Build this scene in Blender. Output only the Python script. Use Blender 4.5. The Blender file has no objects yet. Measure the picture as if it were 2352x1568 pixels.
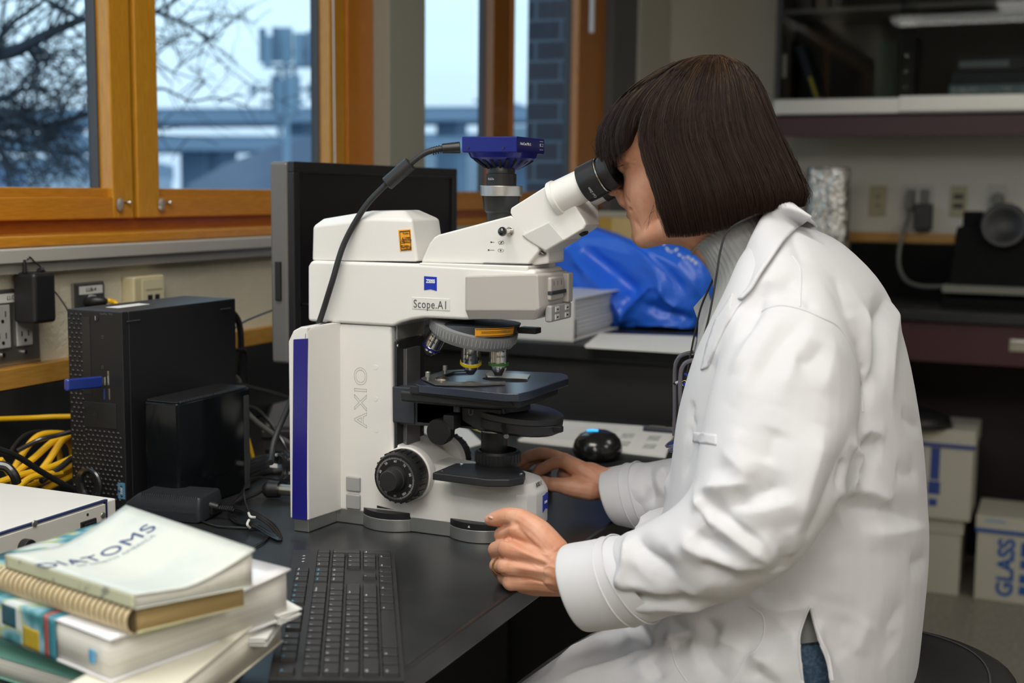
import bpy, bmesh, math, random
import numpy as np
from mathutils import Vector, Matrix, Euler
from mathutils.bvhtree import BVHTree
PI = math.pi
C = bpy.context.scene.collection
sc = bpy.context.scene

# ------------------------------------------------------------------ camera
CZ = 1.367          # camera height above the floor
BZ = 0.900          # bench top height
FPX = 2900.0        # focal length in pixels of the 2352 px wide frame
_d1 = np.array([2460-1176, 784-452, FPX]); _d1 /= np.linalg.norm(_d1)
_h = np.array([-4000-1176, 784-381, FPX])
_up = np.cross(_h, _d1); _up /= np.linalg.norm(_up)
if _up[1] < 0: _up = -_up
_lf = np.cross(_up, _d1)
if _lf[0] > 0: _lf = -_lf
RIGHT = Vector((_d1[0], _lf[0], _up[0])); UPV = Vector((_d1[1], _lf[1], _up[1])); FWD = Vector((_d1[2], _lf[2], _up[2]))
cam_data = bpy.data.cameras.new('camera'); cam = bpy.data.objects.new('camera', cam_data); C.objects.link(cam)
cam.matrix_world = Matrix(((RIGHT.x, UPV.x, -FWD.x, 0), (RIGHT.y, UPV.y, -FWD.y, 0), (RIGHT.z, UPV.z, -FWD.z, CZ), (0, 0, 0, 1)))
cam_data.sensor_width = 36; cam_data.lens = FPX*36/2352
cam_data.clip_start = 0.05; cam_data.clip_end = 800
cam_data.dof.use_dof = True; cam_data.dof.focus_distance = 1.60; cam_data.dof.aperture_fstop = 4.0
sc.camera = cam

# ------------------------------------------------------------------ world, lights, exposure
sc.view_settings.view_transform = 'Standard'; sc.view_settings.look = 'None'
sc.view_settings.exposure = 0.10; sc.view_settings.gamma = 1.0; sc.view_settings.use_curve_mapping = False
cy = sc.cycles
cy.use_denoising = True; cy.max_bounces = 8; cy.diffuse_bounces = 4; cy.glossy_bounces = 4; cy.transmission_bounces = 8; cy.transparent_max_bounces = 12
cy.caustics_reflective = False; cy.caustics_refractive = False; cy.sample_clamp_indirect = 6.0
w = bpy.data.worlds.new('sky'); sc.world = w; w.use_nodes = True
nt = w.node_tree; nt.nodes.clear()
tc = nt.nodes.new('ShaderNodeTexCoord'); sx = nt.nodes.new('ShaderNodeSeparateXYZ'); nt.links.new(tc.outputs['Generated'], sx.inputs[0])
cr = nt.nodes.new('ShaderNodeValToRGB')
cr.color_ramp.elements[0].position = 0.0; cr.color_ramp.elements[0].color = (.42, .56, .72, 1)
cr.color_ramp.elements[1].position = 0.45; cr.color_ramp.elements[1].color = (.42, .63, .80, 1)
e = cr.color_ramp.elements.new(0.06); e.color = (.50, .66, .80, 1)
e = cr.color_ramp.elements.new(0.16); e.color = (.54, .74, .87, 1)
nz = nt.nodes.new('ShaderNodeTexNoise'); nz.inputs['Scale'].default_value = 3.2; nz.inputs['Detail'].default_value = 4
mp = nt.nodes.new('ShaderNodeMapping'); mp.inputs['Scale'].default_value = (1, 1, 3.5)
nt.links.new(tc.outputs['Generated'], mp.inputs[0]); nt.links.new(mp.outputs[0], nz.inputs['Vector'])
mr = nt.nodes.new('ShaderNodeMapRange'); mr.inputs[1].default_value = .35; mr.inputs[2].default_value = .7; mr.inputs[3].default_value = .90; mr.inputs[4].default_value = 1.08
nt.links.new(nz.outputs[0], mr.inputs[0]); nt.links.new(sx.outputs[2], cr.inputs[0])
mx = nt.nodes.new('ShaderNodeVectorMath'); mx.operation = 'SCALE'
nt.links.new(cr.outputs[0], mx.inputs[0]); nt.links.new(mr.outputs[0], mx.inputs['Scale'])
bg = nt.nodes.new('ShaderNodeBackground'); bg.inputs[1].default_value = 1.6
wo = nt.nodes.new('ShaderNodeOutputWorld'); nt.links.new(mx.outputs[0], bg.inputs[0]); nt.links.new(bg.outputs[0], wo.inputs[0])

def area(name, loc, sx_, sy_, power, col=(1, .96, .90), rot=(0, 0, 0)):
    l = bpy.data.lights.new(name, 'AREA'); l.shape = 'RECTANGLE'; l.size = sx_; l.size_y = sy_; l.energy = power; l.color = col
    o = bpy.data.objects.new(name, l); o.location = loc; o.rotation_euler = rot; C.objects.link(o); return o
CEIL = 2.85
LAMPS = [(0.75, 0.70, 18), (-0.7, 0.0, 22), (-0.3, -2.3, 17), (-2.1, -1.5, 14), (1.9, -2.3, 6), (3.1, -1.2, 5)]
for i, (lx, ly, pw) in enumerate(LAMPS):
    area('ceiling_lamp_light', (lx, ly, CEIL-.09), .55, 1.15, pw)
area('linear_lamp_light', (-1.2, .20, CEIL-.125), .14, 2.3, 16)

# ------------------------------------------------------------------ pixel to place helpers (photo pixel + a known plane -> world point)
def ray(px, py):
    x, y, f = (px-1176)/FPX, (784-py)/FPX, 1.0
    return RIGHT*x + UPV*y + FWD*f
def PD(px, py, d): return Vector((0, 0, CZ)) + ray(px, py)*d
def PX(px, py, X): r = ray(px, py); return Vector((0, 0, CZ)) + r*(X/r.x)
def PY(px, py, Y): r = ray(px, py); return Vector((0, 0, CZ)) + r*(Y/r.y)
def PZ(px, py, z): r = ray(px, py); return Vector((0, 0, CZ)) + r*((z-CZ)/r.z)
def YZ(pts, X): return [(PX(a, b, X).y, PX(a, b, X).z) for a, b in pts]

# ------------------------------------------------------------------ materials
MATS = {}
def M(name, col, rough=.5, metal=0., noise=None, bump=None, coat=0., spec=None, trans=0., sss=0., emit=None, sheen=0., aniso=0., alpha=None, stretch=None, tex=None):
    if name in MATS: return MATS[name]
    m = bpy.data.materials.new(name); m.use_nodes = True; t = m.node_tree; b = t.nodes['Principled BSDF']
    b.inputs['Base Color'].default_value = (*col, 1); b.inputs['Roughness'].default_value = rough; b.inputs['Metallic'].default_value = metal
    if coat: b.inputs['Coat Weight'].default_value = coat; b.inputs['Coat Roughness'].default_value = .12
    if spec is not None: b.inputs['Specular IOR Level'].default_value = spec
    if trans: b.inputs['Transmission Weight'].default_value = trans
    if sheen: b.inputs['Sheen Weight'].default_value = sheen; b.inputs['Sheen Roughness'].default_value = .5
    if sss: b.inputs['Subsurface Weight'].default_value = sss; b.inputs['Subsurface Radius'].default_value = (1, .35, .18); b.inputs['Subsurface Scale'].default_value = .006
    if alpha is not None: b.inputs['Alpha'].default_value = alpha
    if emit: b.inputs['Emission Color'].default_value = (*emit[0], 1); b.inputs['Emission Strength'].default_value = emit[1]
    co = t.nodes.new('ShaderNodeTexCoord'); mp = t.nodes.new('ShaderNodeMapping'); t.links.new(co.outputs['Object'], mp.inputs[0])
    if stretch: mp.inputs['Scale'].default_value = stretch
    if noise:   # (scale, colour2, lo, hi)
        n = t.nodes.new('ShaderNodeTexNoise'); n.inputs['Scale'].default_value = noise[0]; n.inputs['Detail'].default_value = 5
        r = t.nodes.new('ShaderNodeValToRGB'); r.color_ramp.elements[0].position = noise[2]; r.color_ramp.elements[1].position = noise[3]
        r.color_ramp.elements[0].color = (*col, 1); r.color_ramp.elements[1].color = (*noise[1], 1)
        t.links.new(mp.outputs[0], n.inputs['Vector']); t.links.new(n.outputs[0], r.inputs[0]); t.links.new(r.outputs[0], b.inputs['Base Color'])
    if bump:    # (scale, strength, distance)
        n = t.nodes.new('ShaderNodeTexNoise'); n.inputs['Scale'].default_value = bump[0]; n.inputs['Detail'].default_value = 4
        bp = t.nodes.new('ShaderNodeBump'); bp.inputs['Strength'].default_value = bump[1]; bp.inputs['Distance'].default_value = bump[2]
        t.links.new(mp.outputs[0], n.inputs['Vector']); t.links.new(n.outputs[0], bp.inputs['Height']); t.links.new(bp.outputs[0], b.inputs['Normal'])
    if tex: tex(t, b, mp)
    MATS[name] = m; return m
def glass_mat(name, tint=(1, 1, 1), gloss=.06, rough=.0):
    if name in MATS: return MATS[name]
    m = bpy.data.materials.new(name); m.use_nodes = True; t = m.node_tree; t.nodes.clear()
    tr = t.nodes.new('ShaderNodeBsdfTransparent'); tr.inputs[0].default_value = (*tint, 1)
    gl = t.nodes.new('ShaderNodeBsdfGlossy'); gl.inputs['Roughness'].default_value = rough
    fr = t.nodes.new('ShaderNodeLayerWeight'); fr.inputs[0].default_value = gloss
    mx = t.nodes.new('ShaderNodeMixShader'); o = t.nodes.new('ShaderNodeOutputMaterial')
    t.links.new(fr.outputs['Fresnel'], mx.inputs[0]); t.links.new(tr.outputs[0], mx.inputs[1]); t.links.new(gl.outputs[0], mx.inputs[2]); t.links.new(mx.outputs[0], o.inputs[0])
    MATS[name] = m; return m

# ------------------------------------------------------------------ mesh builder
class MB:
    def __init__(s): s.bm = bmesh.new()
    def face(s, vs):
        try: return s.bm.faces.new(vs)
        except ValueError: return None
    def box(s, a, b, rot=None, cen=None):
        x0, x1 = sorted((a[0], b[0])); y0, y1 = sorted((a[1], b[1])); z0, z1 = sorted((a[2], b[2]))
        P = [Vector(p) for p in ((x0,y0,z0),(x1,y0,z0),(x1,y1,z0),(x0,y1,z0),(x0,y0,z1),(x1,y0,z1),(x1,y1,z1),(x0,y1,z1))]
        if rot is not None:
            c = Vector(cen) if cen is not None else (P[0]+P[6])/2
            P = [c + rot @ (p-c) for p in P]
        v = [s.bm.verts.new(p) for p in P]
        for f in ((0,3,2,1),(4,5,6,7),(0,1,5,4),(1,2,6,5),(2,3,7,6),(3,0,4,7)): s.face([v[i] for i in f])
        return s
    def pris(s, pts0, pts1):
        """two matching outlines of 3D points, joined into a closed solid"""
        a = [s.bm.verts.new(p) for p in pts0]; b = [s.bm.verts.new(p) for p in pts1]; n = len(a)
        fs = [s.face(a[::-1]), s.face(b)]
        for i in range(n): fs.append(s.face((a[i], a[(i+1) % n], b[(i+1) % n], b[i])))
        bmesh.ops.recalc_face_normals(s.bm, faces=[f for f in fs if f])
        return s
    def prx(s, yz, X0, X1): return s.pris([(X0, y, z) for y, z in yz], [(X1, y, z) for y, z in yz])
    def prz(s, xy, z0, z1): return s.pris([(x, y, z0) for x, y in xy], [(x, y, z1) for x, y in xy])
    def pry(s, xz, y0, y1): return s.pris([(x, y0, z) for x, z in xz], [(x, y1, z) for x, z in xz])
    def hull(s, pts):
        vs = [s.bm.verts.new(p) for p in pts]
        r = bmesh.ops.convex_hull(s.bm, input=vs)
        dead = [g for g in r['geom_interior'] if isinstance(g, bmesh.types.BMVert)]
        if dead: bmesh.ops.delete(s.bm, geom=dead, context='VERTS')
        return s
    def frame(s, ax):
        ax = Vector(ax).normalized(); t = Vector((0, 0, 1)) if abs(ax.z) < .9 else Vector((1, 0, 0))
        u = t.cross(ax).normalized(); v = ax.cross(u); return ax, u, v
    def lathe(s, prof, o, ax, n=32, cap=True, squash=1.0, udir=None):
        """prof: (distance along axis, radius)"""
        ax, u, v = s.frame(ax)
        if udir is not None: u = Vector(udir); u = (u-ax*u.dot(ax)).normalized(); v = ax.cross(u)
        o = Vector(o); rings = []
        for d, r in prof:
            if r < 1e-6: rings.append([s.bm.verts.new(o+ax*d)])
            else: rings.append([s.bm.verts.new(o+ax*d+(u*math.cos(2*PI*i/n)+v*math.sin(2*PI*i/n)*squash)*r) for i in range(n)])
        for a, b in zip(rings, rings[1:]):
            for i in range(n):
                j = (i+1) % n
                if len(a) == 1 and len(b) == 1: continue
                if len(a) == 1: s.face((a[0], b[j], b[i]))
                elif len(b) == 1: s.face((a[i], a[j], b[0]))
                else: s.face((a[i], a[j], b[j], b[i]))
        if cap:
            if len(rings[0]) > 1: s.face(rings[0][::-1])
            if len(rings[-1]) > 1: s.face(rings[-1])
        return s
    def cyl(s, p0, p1, r, n=20, r1=None):
        p0 = Vector(p0); p1 = Vector(p1)
        return s.lathe([(0, r), ((p1-p0).length, r if r1 is None else r1)], p0, p1-p0, n)
    def rings(s, RR, cap=True, closed=True):
        R = [[s.bm.verts.new(p) for p in r] for r in RR]; n = len(R[0])
        for a, b in zip(R, R[1:]):
            for i in range(n if closed else n-1):
                j = (i+1) % n; s.face((a[i], a[j], b[j], b[i]))
        if cap and closed: s.face(R[0][::-1]); s.face(R[-1])
        return s
    def tube(s, pts, r, n=8, smooth=True, sub=6):
        P = spline(pts, sub) if smooth else [Vector(p) for p in pts]
        k = len(P); rr = r if hasattr(r, '__len__') else None
        up = None; RR = []
        for i, p in enumerate(P):
            t = (P[min(i+1, k-1)]-P[max(i-1, 0)])
            if t.length < 1e-9: continue
            t.normalize()
            if up is None: up = Vector((0, 0, 1)) if abs(t.z) < .9 else Vector((1, 0, 0))
            u = (up-t*up.dot(t))
            if u.length < 1e-5: u = t.orthogonal()
            u.normalize(); up = u; v = t.cross(u)
            if rr is None: q = r
            else:
                f = i/(k-1)*(len(rr)-1); a = int(f); q = rr[a]+(rr[min(a+1, len(rr)-1)]-rr[a])*(f-a)
            RR.append([p+(u*math.cos(2*PI*j/n)+v*math.sin(2*PI*j/n))*q for j in range(n)])
        return s.rings(RR)
    def sphere(s, c, r, seg=20, rings=12, scale=(1, 1, 1), rot=None):
        m = Matrix.Translation(Vector(c)) @ (rot.to_4x4() if rot is not None else Matrix.Identity(4)) @ Matrix.Diagonal((r*scale[0], r*scale[1], r*scale[2], 1))
        bmesh.ops.create_uvsphere(s.bm, u_segments=seg, v_segments=rings, radius=1, matrix=m); return s
    def plate(s, p, u, v, nrm, t):
        """flat outline p (2D pts) in frame origin/u/v, thickness t along nrm; p = (origin, pts)"""
        o, pts = p; a = [Vector(o)+Vector(u)*x+Vector(v)*y for x, y in pts]
        return s.pris(a, [q+Vector(nrm)*t for q in a])
    def build(s, name, mat, parent=None, bevel=0, seg=2, smooth=None, angle=35, recalc=True, subd=0, arr=None):
        if recalc: bmesh.ops.recalc_face_normals(s.bm, faces=s.bm.faces[:])
        me = bpy.data.meshes.new(name); s.bm.to_mesh(me); s.bm.free()
        return link(name, me, mat, parent, bevel, seg, smooth, angle, subd)
def link(name, me, mat, parent=None, bevel=0, seg=2, smooth=None, angle=35, subd=0):
    o = bpy.data.objects.new(name, me); C.objects.link(o)
    if mat is not None:
        for m_ in (mat if isinstance(mat, (list, tuple)) else [mat]): me.materials.append(m_)
    if smooth is None or smooth:
        me.polygons.foreach_set('use_smooth', [True]*len(me.polygons))
        if smooth is None and not bevel: me.set_sharp_from_angle(angle=math.radians(angle))
    if bevel:
        b = o.modifiers.new('bevel', 'BEVEL'); b.width = bevel; b.segments = seg; b.limit_method = 'ANGLE'; b.angle_limit = math.radians(angle); b.harden_normals = True
    if subd:
        b = o.modifiers.new('subdivision', 'SUBSURF'); b.levels = subd; b.render_levels = subd
    if parent is not None: adopt(o, parent)
    return o
ROOTLOC = {}
def adopt(o, parent):
    # only top-level Empties carry a location; parts keep world coordinates
    o.parent = parent
    o.matrix_parent_inverse = Matrix.Translation(-ROOTLOC.get(parent.name, Vector((0, 0, 0))))
def spline(pts, sub=6):
    P = [Vector(p) for p in pts]
    if len(P) < 3: return P
    out = []
    for i in range(len(P)-1):
        a = P[max(i-1, 0)]; b = P[i]; c = P[i+1]; d = P[min(i+2, len(P)-1)]
        for k in range(sub):
            t = k/sub; out.append(.5*((2*b)+(c-a)*t+(2*a-5*b+4*c-d)*t*t+(3*b-a-3*c+d)*t**3))
    out.append(P[-1]); return out
def thing(name, label, cat, loc, group=None, parent=None):
    o = bpy.data.objects.new(name, None); C.objects.link(o); o.location = loc; o.empty_display_size = .05
    o['label'] = label; o['category'] = cat; ROOTLOC[o.name] = Vector(loc)
    if group: o['group'] = group
    return o
def tag(o, label, cat=None, group=None, kind=None):
    o['label'] = label
    if cat: o['category'] = cat
    if group: o['group'] = group
    if kind: o['kind'] = kind
    return o
def struct(o, label=None):
    o['kind'] = 'structure'
    if label: o['label'] = label
    return o
def dup(root, d, label=None):
    def cp(o, par):
        c = o.copy(); C.objects.link(c)
        if par is not None: c.parent = par; c.matrix_parent_inverse = o.matrix_parent_inverse.copy()
        for ch in [x for x in ALLOBJ() if x.parent == o]: cp(ch, c)
        return c
    c = cp(root, None); c.location = Vector(root.location)+Vector(d)
    if label: c['label'] = label
    return c
def ALLOBJ(): return list(C.objects)
def text(body, size, mat, parent, origin, xd, yd, name='lettering', ext=.0002, align='CENTER', bold=0, outline=0, sxy=(1, 1), extra_par=None, space=1.0, shear=0):
    cu = bpy.data.curves.new(name, 'FONT'); cu.body = body; cu.size = size; cu.align_x = align; cu.align_y = 'CENTER'; cu.extrude = ext; cu.space_character = space; cu.shear = shear
    if bold: cu.offset = bold
    if outline: cu.fill_mode = 'NONE'; cu.bevel_depth = outline; cu.extrude = 0; cu.bevel_resolution = 0
    o = bpy.data.objects.new(name, cu); C.objects.link(o)
    bpy.context.view_layer.update()
    me = bpy.data.meshes.new_from_object(o.evaluated_get(bpy.context.evaluated_depsgraph_get()))
    bpy.data.objects.remove(o); bpy.data.curves.remove(cu)
    x = Vector(xd).normalized(); y = Vector(yd); y = (y-x*y.dot(x)).normalized(); z = x.cross(y)
    T = Matrix(((x.x*sxy[0], y.x*sxy[1], z.x, origin[0]), (x.y*sxy[0], y.y*sxy[1], z.y, origin[1]), (x.z*sxy[0], y.z*sxy[1], z.z, origin[2]), (0, 0, 0, 1)))
    me.transform(T); me.materials.clear()
    return link(name, me, mat, parent, smooth=False)
def circle(r, n=24, a0=0, a1=2*PI, c=(0, 0)): return [(c[0]+r*math.cos(a0+(a1-a0)*i/n), c[1]+r*math.sin(a0+(a1-a0)*i/n)) for i in range(n if abs(a1-a0-2*PI) < 1e-6 else n+1)]
random.seed(7)
# common materials
def wood_tex(t, b, mp):
    wv = t.nodes.new('ShaderNodeTexNoise'); wv.inputs['Scale'].default_value = 30; wv.inputs['Detail'].default_value = 6
    m2 = t.nodes.new('ShaderNodeMapping'); m2.inputs['Scale'].default_value = mp.inputs['Scale'].default_value
    t.links.new(mp.outputs[0], wv.inputs['Vector'])
    r = t.nodes.new('ShaderNodeValToRGB'); r.color_ramp.elements[0].position = .35; r.color_ramp.elements[1].position = .7
    c = b.inputs['Base Color'].default_value[:3]
    r.color_ramp.elements[0].color = (c[0]*.8, c[1]*.72, c[2]*.6, 1); r.color_ramp.elements[1].color = (*c, 1)
    t.links.new(wv.outputs[0], r.inputs[0]); t.links.new(r.outputs[0], b.inputs['Base Color'])
WHITE = M('white_enamel', (.78, .765, .735), .35, coat=.15)
BLACK = M('black_plastic', (.012, .012, .013), .42)
BLACKM = M('matte_black_metal', (.016, .017, .019), .5)
DGREY = M('dark_grey_paint', (.035, .04, .047), .45)
SILVER = M('brushed_aluminium', (.55, .55, .54), .35, 1.0, stretch=(1, 1, 40), bump=(30, .05, .001))
CHROME = M('chrome', (.75, .74, .72), .15, 1.0)
RUBBER = M('black_rubber', (.015, .015, .016), .55)
PAPER = M('white_paper', (.80, .80, .77), .8)
INK = M('black_ink', (.02, .02, .02), .5)
# ================================================================== the room
YW = 1.52      # face of the window wall below the sill
YG = 1.62      # glass plane
XB = 5.10      # far wall
def floor_tex(t, b, mp):
    n = t.nodes.new('ShaderNodeTexNoise'); n.inputs['Scale'].default_value = 60; n.inputs['Detail'].default_value = 8
    r = t.nodes.new('ShaderNodeValToRGB'); r.color_ramp.elements[0].position = .4; r.color_ramp.elements[1].position = .65
    r.color_ramp.elements[0].color = (.22, .20, .16, 1); r.color_ramp.elements[1].color = (.32, .29, .235, 1)
    t.links.new(mp.outputs[0], n.inputs['Vector']); t.links.new(n.outputs[0], r.inputs[0]); t.links.new(r.outputs[0], b.inputs['Base Color'])
PLASTER = M('cream_textured_plaster', (.66, .61, .46), .75, noise=(9, (.72, .67, .53), .35, .7), bump=(170, .55, .004))
WALLB = M('beige_painted_wall', (.58, .56, .49), .7, bump=(120, .25, .002))
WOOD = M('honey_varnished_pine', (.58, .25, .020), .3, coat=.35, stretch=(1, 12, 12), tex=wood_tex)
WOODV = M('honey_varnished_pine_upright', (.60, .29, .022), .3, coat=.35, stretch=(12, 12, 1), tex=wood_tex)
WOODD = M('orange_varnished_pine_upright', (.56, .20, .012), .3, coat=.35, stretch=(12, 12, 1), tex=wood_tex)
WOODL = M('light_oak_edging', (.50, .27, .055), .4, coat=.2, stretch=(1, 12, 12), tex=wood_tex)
TRIM = M('grey_anodised_trim', (.43, .41, .36), .45, .25, bump=(80, .1, .001))
GREYP = M('grey_green_painted_pilaster', (.33, .325, .27), .6)
GREYD = M('slate_grey_painted_jamb', (.12, .125, .13), .6)
GASK = M('dark_grey_window_gasket', (.06, .06, .065), .5)
CEILM = M('white_ceiling_tile', (.72, .71, .68), .8, bump=(90, .3, .002))
struct(MB().box((-3, -4, -.1), (XB+.2, YW+.4, 0)).build('floor', M('beige_speckled_vinyl', (.3, .27, .22), .45, tex=floor_tex), smooth=False))
struct(MB().box((-3, -4, CEIL), (XB+.2, 1.9, CEIL+.1)).build('ceiling', CEILM, smooth=False))
# window wall: below the sill, above the windows, and behind the camera
wl = MB().box((-3, YW, 0), (XB+.2, YW+.35, 1.228)).box((-3, YW, 2.45), (XB+.2, YW+.35, CEIL)).box((-3, YW, 1.228), (-1.2, YW+.35, 2.45))
struct(wl.build('wall_left', PLASTER, smooth=False))
struct(MB().box((XB, -4, 0), (XB+.15, 1.9, CEIL)).build('wall_back', WALLB, smooth=False))
struct(MB().box((-3, -4.1, 0), (XB+.2, -4, CEIL)).build('wall_right', WALLB, smooth=False))
struct(MB().box((-3.1, -4, 0), (-3, 1.9, CEIL)).build('wall_front', WALLB, smooth=False))
# sill build-up (heights below the camera measured on the wall)
z = CZ
struct(MB().box((-1.2, YW-.022, z-.138), (4.75, YW+.06, z-.118)).build('trim_1', TRIM, bevel=.0015))
struct(MB().box((-1.2, YW-.034, z-.120), (4.75, YW+.06, z-.0985)).build('trim_2', M('pale_grey_anodised_trim', (.52, .50, .45), .45, .25), bevel=.002))
struct(MB().pry([(-1.2, z-.0985), (4.70, z-.0985), (4.70, z-.080), (-1.2, z-.080)], YW-.004, YG+.05).build('trim_3', WOOD, bevel=.004))
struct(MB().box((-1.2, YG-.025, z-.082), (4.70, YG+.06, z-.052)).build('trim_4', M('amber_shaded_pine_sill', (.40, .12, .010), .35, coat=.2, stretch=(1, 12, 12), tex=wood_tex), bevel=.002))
struct(MB().box((-1.2, YW+.002, 0+.0), (-1.19, YW+.35, 2.45)).build('trim_5', GREYP, smooth=False))
# light oak edging and black upstand along the wall
struct(MB().box((-1.2, YW-.022, 1.050), (2.45, YW, 1.083)).build('trim_6', WOODL, bevel=.002))
BENCHM = M('black_epoxy_worktop', (.016, .017, .018), .33, noise=(25, (.022, .023, .024), .4, .7), bump=(300, .06, .0005))

def sash(n, x0, x1, zb=CZ-.058, glass_z=CZ-.003, yf=1.58, lo=.05, ro=.05, gl=True, mat=None, zt=2.40):
    """a casement: stiles, rails, glazing bead, glass; lo/ro = stile widths"""
    mat = mat or WOODV
    r = thing('window_%d' % n, 'honey pine casement window %s' % ['', 'at the left edge', 'behind the monitor', 'beyond the grey pilaster', 'with the brick pier outside'][n], 'window', (x0, YG, zb))
    del r['category']; struct(r)
    MB().box((x0, yf, zb), (x0+lo, YG+.009, zt)).box((x1-ro, yf, zb), (x1, YG+.009, zt)).build('stile', mat, r, bevel=.003)
    MB().box((x0+lo-.002, yf+.001, zb), (x1-ro+.002, YG+.009, glass_z-.016)).box((x0+lo-.002, yf+.001, zt-.05), (x1-ro+.002, YG+.009, zt)).build('rail', WOOD, r, bevel=.003)
    b = MB()
    b.box((x0+lo-.002, yf+.012, glass_z-.017), (x1-ro+.002, YG+.009, glass_z))
    b.build('glazing_bead', WOOD, r, bevel=.002)
    g = MB(); g.box((x0+lo, YG-.012, glass_z), (x0+lo+.005, YG+.0095, zt-.05)).box((x1-ro-.005, YG-.012, glass_z), (x1-ro, YG+.0095, zt-.05))
    g.build('gasket', GASK, r, bevel=.001)
    if gl: MB().box((x0+lo, YG+.002, glass_z-.01), (x1-ro, YG+.006, zt-.05)).build('pane', glass_mat('window_glass', (.93, .96, .97), .04), r, smooth=False)
    return r
sash(1, .62, 1.862, lo=.06, ro=.055)
sash(2, 1.874, 2.61, lo=.062, ro=.068)
struct(MB().box((1.8625, 1.602, CZ-.058), (1.8735, YG+.03, 2.40)).build('trim_7', M('dark_sash_gap', (.12, .04, .006), .6), smooth=False))
sash(0, -1.19, .61)
struct(MB().box((2.612, 1.575, CZ-.082), (2.735, YG+.03, 2.42)).build('trim_8', WOODD, bevel=.003))
struct(MB().box((2.735, YW+.012, CZ-.118), (2.925, YG+.09, 2.45)).build('trim_9', GREYP, bevel=.003))
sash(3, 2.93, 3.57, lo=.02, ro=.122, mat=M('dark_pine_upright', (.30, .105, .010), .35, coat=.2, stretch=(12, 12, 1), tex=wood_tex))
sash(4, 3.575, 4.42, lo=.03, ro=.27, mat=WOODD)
# latch handles made of clear plastic on the sash rails
for i, (px, py) in enumerate([(272, 470), (367, 470)]):
    p = PY(px, py, 1.58)
    t = thing('window_latch', ['clear plastic catch on the left casement rail', 'small clear plastic catch on the rail of the window behind the monitor'][i], 'latch', (p.x, p.y, p.z-.012))
    cl = M('clear_plastic', (.75, .74, .70), .1, trans=.7)
    MB().sphere((p.x, p.y-.004, p.z), .010, scale=(.8, .5, 1.25)).build('catch', cl, t)
    MB().cyl((p.x+.004, p.y-.002, p.z+.006), (p.x+.030, p.y-.002, p.z+.004), .0012).sphere((p.x+.026, p.y-.004, p.z+.004), .004).build('pin', CHROME, t)
# far right of the window wall
struct(MB().box((4.42, 1.55, CZ-.118), (4.70, YG+.12, 2.45)).build('trim_10', GREYD, bevel=.003))
struct(MB().box((4.70, YW+.02, CZ-.2), (XB+.02, YG+.22, 2.5)).build('trim_11', WALLB, smooth=False))
# white blind rods
p = PY(1356, 75, 1.55); tag(MB().cyl((p.x, 1.545, p.z), (p.x, 1.545, 2.40), .009).build('blind_rod', M('white_plastic', (.75, .75, .74), .4)), 'thick white blind rod hanging before the far window post', 'blind rod')
p = PY(764, 380, 1.56)
tag(MB().tube([(p.x, 1.553, CZ-.03), (p.x-.004, 1.553, CZ+.3), (p.x-.01, 1.553, 2.40)], .0014, 6).build('blind_string', M('white_plastic', (.75, .75, .74), .4)), 'thin white blind cord hanging down the pine post behind the monitor', 'cord')
# ceiling lamps
for i, (lx, ly, pw) in enumerate(LAMPS):
    t = thing('ceiling_light', 'recessed fluorescent ceiling light ' + ['above the worktop edge', 'above the camera', 'far behind the camera', 'above the near room corner', 'above the right-hand floor', 'nearest the far cabinets'][i], 'ceiling light', (lx, ly, CEIL-.08), 'ceiling lights')
    f = MB(); 
    for a, b in (((-.33, -.64), (-.30, .64)), ((.30, -.64), (.33, .64)), ((-.30, -.64), (.30, -.61)), ((-.30, .61), (.30, .64))):
        f.box((lx+a[0], ly+a[1], CEIL-.08), (lx+b[0], ly+b[1], CEIL))
    f.build('frame', M('white_plastic', (.75, .75, .74), .4), t)
    MB().box((lx-.3, ly-.61, CEIL-.03), (lx+.3, ly+.61, CEIL-.02)).build('diffuser', M('lit_diffuser', (.8, .8, .8), .5, emit=((1, .97, .92), 2.2)), t)

t = thing('linear_ceiling_light', 'long linear fluorescent ceiling light near the windows, behind the camera', 'ceiling light', (-1.2, .2, CEIL-.12))
MB().box((-1.29, -1.02, CEIL-.07), (-1.11, 1.42, CEIL-.001)).build('housing', M('white_plastic', (.75, .75, .74), .4), t, bevel=.004)
MB().box((-1.27, -1.0, CEIL-.115), (-1.13, 1.40, CEIL-.071)).build('diffuser', M('bright_tube_diffuser', (.8, .8, .8), .5, emit=((1, .98, .93), 7)), t, bevel=.01)
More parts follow.
